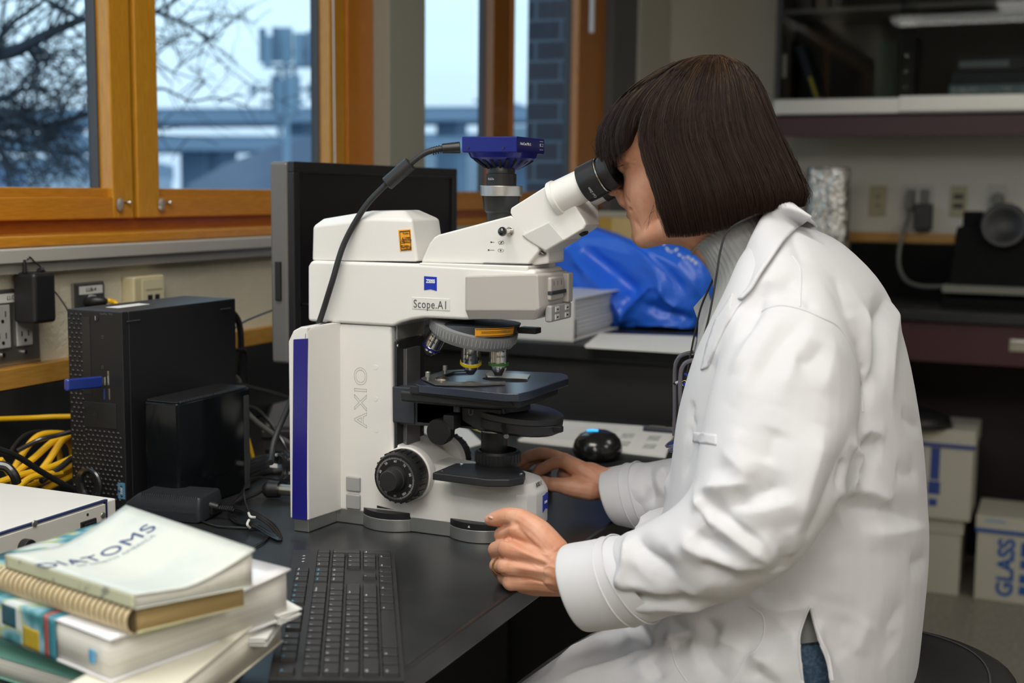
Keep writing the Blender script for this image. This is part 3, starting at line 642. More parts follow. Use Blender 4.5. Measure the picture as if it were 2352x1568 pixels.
fc = P3[3].lerp(P3[4], .35); dr = (P3[3]-P3[4]).normalized(); MB().lathe([(-.0215, .0085), (-.0205, .0098), (.0205, .0098), (.0215, .0085)], fc, dr, 20).build('ferrite_bead', M('bead_black', (.02, .02, .021), .4), cb)
# logos and lettering on the microscope side
lgp = PX(989, 651, XN-.0045)
q = YZ([(974, 634), (1003, 636), (1003, 668), (989, 664), (974, 666)], XN-.0045)
MB().prx(q, XN-.0046, XN-.003).build('logo_badge', BLUEL, ms)
text('ZEISS', .0066, M('logo_white', (.85, .85, .85), .5), ms, (XN-.0047, lgp.y, PX(989, 646, XN-.0045).z), SX, SY, bold=.00025, sxy=(.86, 1))
p = PX(989, 699, XN-.0045); c0, c1 = PX(946, 682, XN-.0045), PX(1033, 714, XN-.0045)
MB().box((XN-.0048, c0.y, c0.z), (XN-.003, c1.y, c1.z)).build('name_plate', M('name_plate_white', (.72, .71, .69), .3), ms, bevel=.0006)
text('Scope.A1', .0155, M('dark_grey_ink', (.08, .08, .08), .5), ms, (XN-.0050, p.y, p.z-.0005), SX, SY, sxy=(.78, 1), space=1.12)
p = PX(830, 912, XN)
text('AXIO', .036, M('dark_grey_ink', (.08, .08, .08), .5), ms, (XN-.0002, p.y, p.z), (0, 0, 1), (0, 1, 0), outline=.00016, space=1.12, sxy=(.90, .80), name='outlined_lettering')
text('AXIO 1', .0085, INK, ms, (XC-.004, .6255+.006, zb(.0765)), (1, 0, .0), (0, .35, 1), sxy=(.7, 1))
pz_ = MB().pry([(1.540, zb(.060)), (1.556, zb(.0615)), (1.556, zb(.039)), (1.548, zb(.041)), (1.540, zb(.037))], .6264, .6285).build('logo_badge', BLUEL, ms)
text('ZEISS', .0042, M('logo_white', (.85, .85, .85), .5), pz_, (1.548, .6261, zb(.050)), (1, 0, 0), (0, 0, 1), bold=.0002)
# screw covers on the column, grey keys
for px, py in ((863, 843), (863, 916), (864, 988)): p = PX(px, py, XN); MB().cyl((XN-.0004, p.y, p.z), (XN+.001, p.y, p.z), .0033, 20).build('cover_plug', WHITE, ms, bevel=.0002)
for a, b_ in (((797, 1092), (829, 1129)), ((797, 1132), (829, 1170))):
    c0, c1 = PX(*a, XN), PX(*b_, XN); MB().box((XN-.004, c0.y, c0.z), (XN+.002, c1.y, c1.z)).build('intensity_key', GREYC, ms, bevel=.0018)
# focus knobs
kc = (0, .806, zb(.083))
def knob(X0, dx, par):
    o_ = (X0, .806, zb(.083)); a_ = (dx, 0, 0)
    k = MB().lathe([(0, .0355), (.002, .0360), (.022, .0345), (.026, .0330), (.028, .0320), (.0285, .0)], o_, a_, 56)
    k = k.build('focus_knob', BLACK, par)
    g = MB()
    for i in range(26):
        an = 2*PI*i/26; c = Vector((X0+dx*.013, .806+.0350*math.cos(an), zb(.083)+.0350*math.sin(an)))
        R_ = Matrix.Rotation(an, 3, 'X'); g.box(c-Vector((.008, .0012, .0010)), c+Vector((.008, .0012, .0010)), R_, c)
    g.build('grip_ribs', BLACK, k, smooth=False)
    dl = MB(); 
    for i in range(100):
        an = 2*PI*i/100; c = Vector((X0+dx*.0286, .806+.0275*math.cos(an), zb(.083)+.0275*math.sin(an)))
        L = .0022 if i % 10 else .0032; R_ = Matrix.Rotation(an, 3, 'X'); dl.box(c-Vector((.0002, L/2, .00016)), c+Vector((.0002, L/2, .00016)), R_, c)
    dl.build('dial_scale', M('engraved_white', (.5, .5, .5), .5), k, smooth=False)
    if dx < 0:
        for i, t_ in enumerate(['30', '40', '50', '60', '70', '80', '90', '100', '10', '20']):
            an = PI*(.90-.2*(i-1)); y = .806-math.cos(an)*.0235; z_ = zb(.083)+math.sin(an)*.0235
            text(t_, .0045, M('engraved_white', (.5, .5, .5), .5), k, (X0+dx*.0288, y, z_), (0, -math.sin(an), -math.cos(an)), (0, -math.cos(an), math.sin(an)))
    f = MB().lathe([(.026, .0175), (.034, .0168), (.0345, .0150), (.046, .0142), (.048, .0130), (.0485, 0)], o_, a_, 40).build('fine_focus_knob', M('soft_black', (.018, .018, .019), .5), par)
    return k
knob(XN-.012, -1, ms); knob(XF+.010, 1, ms)
lp = Vector((XN-.016, .770, zb(.078)))
MB().hull([(x, *q) for x in (XN-.030, XN-.020) for q in YZ([(938, 1110), (950, 1112), (969, 1128), (968, 1138), (958, 1137), (940, 1122)], XN-.024)]).build('focus_lock_lever', BLACKM, ms, bevel=.0012)
# guide block on the front of the column
yf_ = .8315
MB().box((XN+.003, yf_, zb(.108)), (XF-.006, yf_-.004, zb(.262))).build('guide_frame', BLACKM, ms, bevel=.001)
MB().box((XN+.008, yf_, zb(.264)), (XF-.003, yf_-.002, zb(.283))).build('guide_cap', M('grey_cast_plate', (.30, .30, .30), .4, .4), ms)
MB().box((XN+.020, yf_-.004, zb(.108)), (XF-.030, yf_-.010, zb(.250))).build('guide_rail', M('machined_grey', (.26, .26, .27), .35, .7), ms, bevel=.0008)
for dx, dz in ((.026, .182), (.044, .186), (.035, .178)): MB().cyl((XN+dx, yf_-.010, zb(dz)), (XN+dx, yf_-.0115, zb(dz)), .0026, 12).build('screw', CHROME, ms)
for dx, dz in ((.006, .256), (.080, .262), (.006, .112), (.076, .128)): MB().cyl((XN+dx, yf_-.003, zb(dz)), (XN+dx, yf_-.0055, zb(dz)), .0028, 12).build('screw', CHROME, ms)
# stage
zs = zb(.2135)
sp = [(962, 884), (952, 878), (985, 856), (1086, 848), (1290, 856), (1303, 861), (1306, 868), (1215, 899), (1192, 904), (1160, 904)]
sq = [(PZ(a, b, zs).x, PZ(a, b, zs).y) for a, b in sp]
STG = M('blue_black_stage_ceramic', (.020, .026, .045), .28, coat=.3)
stg = MB().prz(sq, zs-.0105, zs).build('stage_plate', STG, ms, bevel=.0012)
p = PZ(1160, 872, zs)
MB().lathe([(0, .0), (0, .033), (.0004, .033), (.0004, 0)], (p.x, p.y, zs), (0, 0, 1), 40, squash=.5, udir=(0, 1, 0)).build('stage_opening', M('deep_slot_black', (.003, .003, .006), .8), stg)
sc_ = [(PZ(a, b, zs+.003).x, PZ(a, b, zs+.003).y) for a, b in ((1115, 857), (1125, 852), (1218, 858), (1212, 866), (1120, 862))]
MB().prz(sc_, zs+.0005, zs+.0022).build('specimen_slide', M('frosted_slide', (.62, .66, .64), .2), stg, smooth=False)
hold = [(PZ(a, b, zs+.003).x, PZ(a, b, zs+.003).y) for a, b in ((968, 868), (1020, 851), (1085, 848), (1088, 851), (1045, 853), (1003, 866), (1010, 876), (1090, 878), (1160, 876), (1161, 880), (1085, 884), (1000, 882))]
MB().prz(hold, zs+.0015, zs+.0035).build('specimen_holder', M('bronze_grey_metal2', (.16, .16, .15), .35, .7), ms)
p = PZ(1015, 871, zs+.004); MB().lathe([(0, .0095), (.002, .009), (.005, .004), (.0055, 0)], (p.x, p.y, zs+.0035), (0, 0, 1), 24).build('holder_hub', M('warm_steel', (.35, .30, .25), .3, 1), ms)
for px, py in ((983, 872), (1022, 857)):
    p = PZ(px, py, zs+.004); MB().lathe([(0, .0018), (.005, .0018), (.0052, .0034), (.0115, .0034), (.012, .003), (.012, 0)], (p.x, p.y, zs+.003), (0, 0, 1), 20).build('holder_screw', M('satin_steel', (.45, .45, .43), .35, 1), ms)
# stage carrier and lower bodies
def hz(pp, z): return [(PZ(a, b, z).x, PZ(a, b, z).y) for a, b in pp]
MB().prz([(1.455, .800), (1.455, .665), (1.475, .635), (1.60, .630), (1.615, .80)], zs-.026, zs-.0107).build('stage_slide', BLACKM, ms, bevel=.004)
MB().prx(YZ([(942, 885), (1170, 909), (1180, 935), (942, 902)], 1.452), 1.450, 1.456).build('stage_side_rail', BLACKM, ms, bevel=.001)
MB().prx(YZ([(912, 905), (945, 898), (1155, 930), (1160, 960), (1090, 985), (915, 975)], 1.50), 1.500, 1.590).build('stage_bracket', DGREY, ms, bevel=.003)
MB().box((1.497, .835, zb(.150)), (1.590, .800, zb(.200))).build('carrier_block', M('blue_black_cast', (.030, .036, .045), .45), ms, bevel=.002)
cd = Vector((XC+.012, .672, zb(.163)))
tl = Vector((.03, -.10, 1)).normalized()
MB().lathe([(-.016, .056), (-.012, .0625), (-.001, .0635), (.0, .0625), (.001, .0635), (.008, .063), (.010, .060), (.0105, 0)], cd, tl, 56).build('condenser_turret', M('turret_black', (.020, .020, .021), .4), ms)
MB().lathe([(.012, .020), (.0125, .040), (.034, .036), (.037, .02)], Vector((XC, .69, zb(.163))), (0, 0, 1), 36).build('condenser', BLACKM, ms)
MB().box((1.50, .80, zb(.150)), (1.575, .70, zb(.182))).build('condenser_arm', BLACKM, ms, bevel=.003)
MB().prx(YZ([(1060, 935), (1150, 940), (1150, 985), (1100, 990), (1060, 965)], 1.495), 1.495, 1.520).build('condenser_side_box', BLACKM, ms, bevel=.002)
MB().lathe([(zb(.107), .0175), (zb(.108), .0180), (zb(.143), .0180), (zb(.145), .0165), (zb(.152), .0165)], (XC, .700, 0), (0, 0, 1), 36).build('condenser_tube', BLACK, ms)
MB().lathe([(zb(.1425), .0186), (zb(.1445), .0186)], (XC, .700, 0), (0, 0, 1), 36).build('steel_band', SILVER, ms)
p = PX(1013, 990, 1.485); MB().lathe([(-.020, .008), (0, .008), (.001, .0175), (.014, .0180), (.016, .0165), (.0165, 0)], (1.492, p.y, p.z), (-1, 0, 0), 40).build('centering_knob', BLACK, ms)
MB().box((1.478, p.y-.022, p.z+.004), (1.52, p.y-.006, p.z+.024)).build('knob_bracket', BLACKM, ms, bevel=.002)
p = PX(1148, 975, 1.49); q_ = PX(1163, 1001, 1.47); MB().cyl((1.505, p.y+.004, p.z+.005), q_, .0036, 14).build('centering_screw', BLACK, ms)
MB().cyl(q_, q_+Vector((-.0012, -.0003, -.0006)), .0034, 14).build('screw_face', SILVER, ms)
p = PX(1278, 985, 1.54); MB().box((p.x-.004, p.y-.008, p.z-.004), (p.x+.006, p.y+.016, p.z+.004)).build('turret_lever', BLACK, ms, bevel=.001)
p = PX(1081, 948, 1.494); text('U', .011, M('engraved_white', (.5, .5, .5), .5), ms, (1.4945, p.y, p.z), SX, SY, outline=.00015)
MB().cyl(PX(1050, 928, 1.47), PX(1050, 945, 1.47), .0048, 16).build('drive_stub', BLACKM, ms)
# nosepiece: dark housing and tilted knurled ring
nax = Vector((0.10, .24, -1)).normalized(); nc = Vector((XC+.006, .735, zb(.2775)))
MB().hull([(XC+.006+.060*math.cos(a)*(1 if math.cos(a) > 0 else .9), .728+.058*math.sin(a), zb(.288)) for a in [2*PI*i/40 for i in range(40)]] + [nc-nax*.002+Vector((.055*math.cos(a), .054*math.sin(a), -.054*math.sin(a)*-nax.y/nax.z*-1)) for a in [2*PI*i/40 for i in range(40)]]).build('nosepiece_housing', DGREY, ms, bevel=.0015, angle=30)
rg = MB().lathe([(-.010, .057), (-.009, .0605), (.004, .0600), (.010, .0565), (.011, .050), (.0115, 0)], nc, nax, 64)
rg = rg.build('nosepiece_ring', M('ring_grey', (.30, .305, .31), .4, .3), ms)
_a, u_, v_ = MB().frame(nax); g = MB()
for i in range(72):
    an = 2*PI*i/72; c = nc+nax*-.001+(u_*math.cos(an)+v_*math.sin(an))*.0602
    g.box(c-Vector((.0006, .0006, .005)), c+Vector((.0006, .0006, .005)), (Matrix((tuple(u_), tuple(v_), tuple(nax))).transposed()) @ Matrix.Rotation(an, 3, 'Z'), c)
g.build('ring_ribs', M('ring_grey_rib', (.36, .365, .37), .35, .3), rg, smooth=False)
def objective(tip, top, rad, band, lettering=None):
    tip, top = Vector(tip), Vector(top); a_ = (tip-top); L = a_.length; a_.normalize()
    ob = MB().lathe([(-.012, rad*.92), (0, rad*.92), (.001, rad), (L*.64, rad), (L*.65, rad*.96), (L*.66, rad*.98)], top, a_, 36).build('objective', M('bright_steel', (.62, .60, .56), .16, 1.0), ms)
    MB().lathe([(L*.66, rad*1.0), (L*.665, rad*1.09), (L*.73, rad*1.09), (L*.735, rad*1.0)], top, a_, 36).build('colour_band', band, ob)
    MB().lathe([(L*.735, rad*.86), (L*.82, rad*.86), (L*.93, rad*.55), (L, rad*.42), (L, 0)], top, a_, 36).build('tip', CHROME, ob)
    if lettering:
        side = Vector((-1, -.12 if lettering[1] else -.75, 0)); side = (side-a_*side.dot(a_)).normalized(); tg = (-a_).cross(side).normalized()
        for t_, s_, f_ in lettering[0]:
            text(t_, s_, INK, ob, top+a_*L*f_+side*(rad+.0001), tg, -a_)
YB = M('objective_yellow', (.75, .55, .01), .4); GB = M('objective_green', (.03, .12, .02), .4); BB = M('objective_blue', (.01, .015, .20), .4)
objective((XC-.002, .7355, zb(.2195)), (XC-.016, .7275, zb(.271)), .0135, YB, ([('ZEISS', .0055, .18), ('A-Plan', .004, .38), ('10x/0,25', .004, .52)], 1))
objective((XC, .6945, zb(.2190)), (XC, .6945, zb(.271)), .0128, GB, ([('Z', .006, .12), ('EC Plan', .0045, .34), ('20x/0,5', .004, .48)], 0))
objective((XC-.006, .7985, zb(.243)), (XC-.008, .779, zb(.276)), .0125, BB, ([('ACHROPLAN', .003, .2), ('40x/0,65', .003, .4)], 1))
objective((XC+.035, .752, zb(.228)), (XC+.022, .744, zb(.262)), .011, M('objective_grey', (.2, .2, .2), .4))
# orange label on housing, and filter slider tab
hl = MB(); pts_ = []
for i in range(9):
    an = -1.75-1.0+i*.125; pts_.append((XC+.006+.0612*math.cos(an), .728+.0592*math.sin(an)))
ol = MB()
ol.rings([[(x, y, zb(.287)) for x, y in pts_]+[(x*.999+XC*.001, y+.0008, zb(.287)) for x, y in pts_[::-1]], [(x-(x-XC)*.04, y-(y-.728)*.04, zb(.2755)) for x, y in pts_]+[(x*.999+XC*.001-(x-XC)*.04, y+.0008-(y-.728)*.04, zb(.2755)) for x, y in pts_[::-1]]]).build('warning_strip', ORANGE, ms, smooth=False)
def stripline(z_, t_, i0=0, i1=8, mat=INK):
    q = pts_[i0:i1+1]; k = 1-(zb(.287)-z_)/.0115*.04; o_ = [(XC+(x-XC)*k-.0003*math.cos(0), .728+(y-.728)*k-.0004, z_) for x, y in q]
    return MB().tube(o_, t_, 4, smooth=False).build('strip_print', mat, ms)
stripline(zb(.2858), .0004); stripline(zb(.2768), .0004); stripline(zb(.2825), .00025, 1, 6); stripline(zb(.2808), .00025, 1, 7)
tb_ = MB().box((XC+.01, .672, zb(.2765)), (XC+.03, .645, zb(.2845))).build('slider_tab', BLACK, ms, bevel=.001)
# ================================================================== person
dg = bpy.context.evaluated_depsgraph_get
def melt(mb, voxel, smooth=3, fac=.5):
    """fuse overlapping closed shells into one continuous skin"""
    bmesh.ops.recalc_face_normals(mb.bm, faces=mb.bm.faces[:])
    me = bpy.data.meshes.new('tmp'); mb.bm.to_mesh(me); mb.bm.free()
    o = bpy.data.objects.new('tmp', me); C.objects.link(o)
    r = o.modifiers.new('r', 'REMESH'); r.mode = 'VOXEL'; r.voxel_size = voxel
    s = o.modifiers.new('s', 'SMOOTH'); s.factor = fac; s.iterations = smooth
    bpy.context.view_layer.update()
    out = bpy.data.meshes.new_from_object(o.evaluated_get(dg()))
    bpy.data.objects.remove(o); return out
def get_v(me):
    a = np.empty(len(me.vertices)*3); me.vertices.foreach_get('co', a); return a.reshape(-1, 3)
def get_n(me):
    a = np.empty(len(me.vertices)*3); me.vertices.foreach_get('normal', a); return a.reshape(-1, 3)
def set_v(me, v): me.vertices.foreach_set('co', v.ravel()); me.update()
def bvh_of(me):
    bm = bmesh.new(); bm.from_mesh(me); t = BVHTree.FromBMesh(bm); bm.free(); return t
CAM0 = Vector((0, 0, CZ))
def hit(bvh, px, py):
    loc, n, _, _ = bvh.ray_cast(CAM0, ray(px, py).normalized())
    return (loc, n) if loc is not None else (None, None)
def densify(pts, n=10): return [tuple(p)[:2] for p in spline([(a, b, 0) for a, b in pts], n)]
def strokes(me, L, bvh=None, soft=False):
    """sculpt folds: each stroke is a crest (+) or valley (-) that follows the cloth"""
    bvh = bvh or bvh_of(me); v = get_v(me); n = get_n(me); d = np.zeros(len(v))
    for pts, w_, h_ in L:
        P = [hit(bvh, a, b)[0] for a, b in densify(pts, 8)]; P = [np.array(p) for p in P if p is not None]
        if len(P) < 2: continue
        lo_ = np.min(P, 0)-2.5*w_; hi_ = np.max(P, 0)+2.5*w_
        idx = np.where(np.all((v > lo_) & (v < hi_), 1))[0]
        if not len(idx): continue
        q = v[idx]; best = np.full(len(idx), 1e9); par = np.zeros(len(idx)); m = len(P)-1
        for i in range(m):
            a, b = P[i], P[i+1]; ab = b-a; L2 = ab@ab
            if L2 < 1e-12 or L2 > .03**2: continue
            t = np.clip((q-a)@ab/L2, 0, 1); dd = np.linalg.norm(q-(a+t[:, None]*ab), axis=1)
            k = dd < best; best[k] = dd[k]; par[k] = (i+t[k])/m
        env = np.clip(np.minimum(par, 1-par)*4, 0.15, 1)
        d[idx] += h_*env*(np.clip(1-best/(w_*2.1), 0, 1)**1.7 if soft else np.exp(-(best/w_)**2))
    set_v(me, v+n*d[:, None])
def pair_ring(A, B, X, rx, n=32, ex=2.2, tilt=0.0, rxf=None):
    """ring through two outline points at depth plane X; rx = half depth"""
    a, b = PX(*A, X-tilt), PX(*B, X+tilt); c = (a+b)/2; u = (a-b)/2; out = []
    vw = c-CAM0; tn_ = vw.y/vw.x; u = u*math.sqrt(max(.35, 1-(1.1*rx*tn_/u.length)**2))
    for i in range(n):
        t = 2*PI*i/n; ct, st = math.cos(t), math.sin(t)
        out.append(c+u*(abs(ct)**(2/ex)*(1 if ct > 0 else -1))+Vector((1, 0, 0))*rx*(abs(st)**(2/ex)*(1 if st > 0 else -1)))
    return out
def smooth_rings(R, sub=3):
    n = len(R[0]); cols = [spline([r[i] for r in R], sub) for i in range(n)]
    return [[cols[i][k] for i in range(n)] for k in range(len(cols[0]))]
def limb(mb, pts, rad, n=14, sub=4, flat=None):
    P = [Vector(p) for p in pts]; S = spline(P, sub); k = len(S)
    rr = [rad[min(int(i/sub), len(rad)-1)]*(1-(i % sub)/sub)+rad[min(int(i/sub)+1, len(rad)-1)]*((i % sub)/sub) for i in range(k)]
    R = []; up = None
    for i, p in enumerate(S):
        t = (S[min(i+1, k-1)]-S[max(i-1, 0)]).normalized()
        up = (Vector((0, 0, 1)) if abs(t.z) < .9 else Vector((1, 0, 0))) if up is None else up
        u = (up-t*up.dot(t)).normalized(); up = u; v = t.cross(u)
        R.append([p+(u*math.cos(2*PI*j/n)+v*math.sin(2*PI*j/n))*rr[i] for j in range(n)])
    mb.rings(R); mb.sphere(S[0], rr[0]*.99, 12, 8); mb.sphere(S[-1], rr[-1]*.99, 12, 8)
    return mb

def skin_tex(t, b, mp):
    n = t.nodes.new('ShaderNodeTexNoise'); n.inputs['Scale'].default_value = 38; n.inputs['Detail'].default_value = 6
    r = t.nodes.new('ShaderNodeValToRGB'); r.color_ramp.elements[0].position = .38; r.color_ramp.elements[1].position = .66
    r.color_ramp.elements[0].color = (.60, .270, .160, 1); r.color_ramp.elements[1].color = (.68, .36, .235, 1)
    t.links.new(mp.outputs[0], n.inputs['Vector']); t.links.new(n.outputs[0], r.inputs[0]); t.links.new(r.outputs[0], b.inputs['Base Color'])
    w_ = t.nodes.new('ShaderNodeTexNoise'); w_.inputs['Scale'].default_value = 420; w_.inputs['Detail'].default_value = 3
    bp = t.nodes.new('ShaderNodeBump'); bp.inputs['Strength'].default_value = .25; bp.inputs['Distance'].default_value = .0006
    t.links.new(mp.outputs[0], w_.inputs['Vector']); t.links.new(w_.outputs[0], bp.inputs['Height']); t.links.new(bp.outputs[0], b.inputs['Normal'])
SKIN = M('skin', (.56, .30, .20), .48, sss=.18, tex=skin_tex)
COAT = M('white_cotton_twill', (.66, .66, .685), .85, sheen=.1, bump=(900, .10, .0004))
HAIRM = M('dark_brown_hair', (.019, .0085, .0050), .48, spec=.28)
HAIRL = M('lighter_brown_hair', (.085, .045, .022), .36, spec=.55)
KNIT = M('grey_rib_knit', (.30, .30, .29), .9, sheen=.3, bump=(600, .4, .001))
DENIM = M('blue_denim', (.07, .13, .21), .85, noise=(220, (.16, .25, .36), .45, .7), bump=(500, .3, .0005))
person = None
XP = 1.540
# ---------------- head
hm = MB()
HS = [  # front px, back px, half width
    ((1585, 148), (1680, 150), .020), ((1520, 172), (1715, 178), .048), ((1462, 210), (1742, 215), .064), ((1418, 260), (1752, 262), .071), ((1402, 310), (1756, 305), .073),
    ((1408, 345), (1756, 340), .072), ((1416, 370), (1752, 368), .0705), ((1431, 388), (1745, 392), .068), ((1436, 410), (1735, 415), .066), ((1436, 432), (1722, 440), .063), ((1436, 452), (1708, 462), .059),
    ((1440, 475), (1692, 482), .053), ((1447, 500), (1670, 502), .046), ((1452, 522), (1640, 524), .040), ((1455, 542), (1600, 545), .032), ((1468, 556), (1560, 556), .020)]
hm.rings(smooth_rings([pair_ring(a, b, XP, w_, 40, 2.35) for a, b, w_ in HS], 3))
# nose: ridge, tip and wings
limb(hm, [PX(1421, 372, XP), PX(1414, 395, XP), PX(1407, 418, XP), PX(1406, 433, XP)], [.0065, .0068, .0080, .0085])
hm.sphere(PX(1408, 435, XP), .0088, 16, 12)
for s_ in (-1, 1): hm.sphere(PX(1421, 438, XP)+Vector((.0125*s_, 0, 0)), .0070, 14, 10, scale=(.85, 1.25, .85))
limb(hm, [PX(1428, 440, XP), PX(1436, 460, XP)], [.010, .010])
# lips, chin, cheekbones, brow
limb(hm, [PX(1455, 478, XP-.022), PX(1445, 474, XP-.010), PX(1443, 473, XP), PX(1445, 474, XP+.010), PX(1455, 478, XP+.022)], [.0032, .0055, .0058, .0055, .0032])
limb(hm, [PX(1458, 486, XP-.020), PX(1451, 492, XP-.010), PX(1449, 493, XP), PX(1451, 492, XP+.010), PX(1458, 486, XP+.020)], [.0032, .0058, .0064, .0058, .0032])
hm.sphere(PX(1474, 542, XP), .0135, 18, 12, scale=(1.1, 1, .95))
for s_ in (-1, 1):
    limb(hm, [PX(1424, 362, XP)+Vector((.012*s_, 0, 0)), PX(1446, 358, XP)+Vector((.036*s_, .0, 0)), PX(1474, 366, XP)+Vector((.054*s_, 0, 0))], [.007, .0075, .006])
    hm.sphere(PX(1454, 379, XP)+Vector((.030*s_, 0, 0)), .0115, 16, 12)
# jaw line and neck
limb(hm, [PX(1480, 546, XP-.012), PX(1530, 528, XP-.040), PX(1600, 490, XP-.056), PX(1620, 440, XP-.06)], [.014, .016, .017, .014])
limb(hm, [PX(1480, 546, XP+.012), PX(1530, 528, XP+.040), PX(1600, 490, XP+.056), PX(1620, 440, XP+.06)], [.014, .016, .017, .014])
hm.rings(smooth_rings([pair_ring(a, b, XP, w_, 32, 2.1) for a, b, w_ in [((1480, 520), (1700, 400), .042), ((1490, 556), (1740, 440), .050), ((1560, 565), (1765, 470), .053), ((1600, 588), (1790, 505), .055), ((1640, 640), (1830, 545), .058), ((1680, 720), (1880, 620), .070)]], 3))
hmesh = melt(hm, .0017, 9)
strokes(hmesh, [([(1452, 481), (1444, 482)], .0022, -.0026), ([(1432, 442), (1438, 455), (1447, 468)], .004, -.0012), ([(1458, 516), (1470, 514)], .006, -.0016),
                ([(1424, 378), (1432, 379), (1444, 374)], .0016, -.0016), ([(1424, 386), (1436, 388), (1450, 382)], .0022, -.0010), ([(1446, 374), (1456, 368), (1462, 370)], .0012, -.0008), ([(1447, 378), (1460, 380)], .0012, -.0007),
                ([(1416, 444), (1424, 442)], .0022, -.003)])

# ---------------- near hand: loose fist on the bench edge
def hand_near():
    m = MB(); X = 1.318
    W = lambda px, py, x=X: PX(px, py, x)
    # wrist and back of the hand as a fused sheet of metacarpals
    limb(m, [W(1420, 1335, 1.325), W(1340, 1322, 1.322), W(1290, 1312)], [.026, .0255, .025])
    mc = [((1290, 1285), (1185, 1215), .0125, .0105), ((1292, 1300), (1163, 1258), .0130, .0110), ((1292, 1318), (1160, 1300), .0125, .0105), ((1292, 1340), (1172, 1336), .0120, .0100)]
    xk = [1.322, 1.312, 1.310, 1.314]
    for (a, b, r0, r1), x in zip(mc, xk):
        limb(m, [W(*a, x+.004), W((a[0]+b[0])/2, (a[1]+b[1])/2-3, x+.001), W(*b, x)], [r0*1.15, r0, r1*1.02])
        m.sphere(W(b[0]+2, b[1], x-.0005), r1*1.06, 14, 10)
    for (a, b, r0, r1), x in zip(mc, xk):   # palm filling behind
        limb(m, [W(a[0], a[1], x+.022), W((a[0]+b[0])/2, (a[1]+b[1])/2, x+.026), W(b[0]+25, b[1], x+.024)], [.015, .016, .013])
    # fingers: proximal goes left and away, middle folds back right behind
    fg = [((1185, 1215), (1150, 1228), (1158, 1245), (1195, 1240), .0098), ((1163, 1258), (1137, 1262), (1146, 1280), (1190, 1275), .0100), ((1160, 1300), (1139, 1298), (1148, 1312), (1185, 1305), .0094), ((1172, 1336), (1156, 1326), (1160, 1336), (1190, 1330), .0084)]
    for (k0, p1, p2, p3, r), x in zip(fg, xk):
        limb(m, [W(*k0, x), W(p1[0]+2, p1[1], x+.018)], [r*1.02, r*.95])
        limb(m, [W(p1[0]+2, p1[1], x+.018), W(p2[0], p2[1], x+.036)], [r*.97, r*.88])
        limb(m, [W(p2[0], p2[1], x+.036), W(*p3, x+.040)], [r*.88, r*.75])
    # thumb along the top, pad on the left
    limb(m, [W(1275, 1268, X+.008), W(1235, 1222, X+.008), W(1195, 1192, X+.010)], [.018, .0165, .0128])
    limb(m, [W(1195, 1192, X+.010), W(1168, 1184, X+.012), W(1150, 1188, X+.014)], [.0128, .0102, .0098])
    limb(m, [W(1150, 1188, X+.014), W(1136, 1192, X+.016), W(1126, 1194, X+.017)], [.0098, .0092, .0072])
    limb(m, [W(1240, 1240, X+.012), W(1195, 1212, X+.016)], [.018, .014])
    me = melt(m, .0013, 4)
    S = []
    for (a, b, _, _) in mc: S.append(([(a[0]-20, a[1]), ((a[0]+b[0])/2, (a[1]+b[1])/2), (b[0]+14, b[1])], .0028, .0011))
    S += [([(1180, 1238), (1215, 1258), (1262, 1280)], .005, -.0016), ([(1175, 1280), (1220, 1292), (1270, 1300)], .005, -.0014), ([(1180, 1320), (1225, 1322), (1270, 1325)], .005, -.0012),
          ([(1215, 1290), (1240, 1305), (1262, 1300), (1285, 1308)], .0014, .0009), ([(1200, 1330), (1230, 1335), (1255, 1345)], .0014, .0008), ([(1240, 1268), (1262, 1275), (1282, 1270)], .0013, .0007),
          ([(1152, 1236), (1166, 1240), (1172, 1236)], .0022, -.0020), ([(1146, 1282), (1160, 1280)], .0022, -.0022), ([(1150, 1318), (1160, 1317)], .0020, -.0018), ([(1145, 1216), (1170, 1206), (1195, 1204)], .003, -.0020),
          ([(1158, 1180), (1160, 1192)], .0010, -.0006), ([(1163, 1179), (1165, 1190)], .0010, -.0005), ([(1270, 1272), (1285, 1262)], .0010, -.0005), ([(1274, 1282), (1290, 1272)], .0010, -.0005), ([(1262, 1264), (1276, 1252)], .0010, -.0005)]
    strokes(me, S); return me
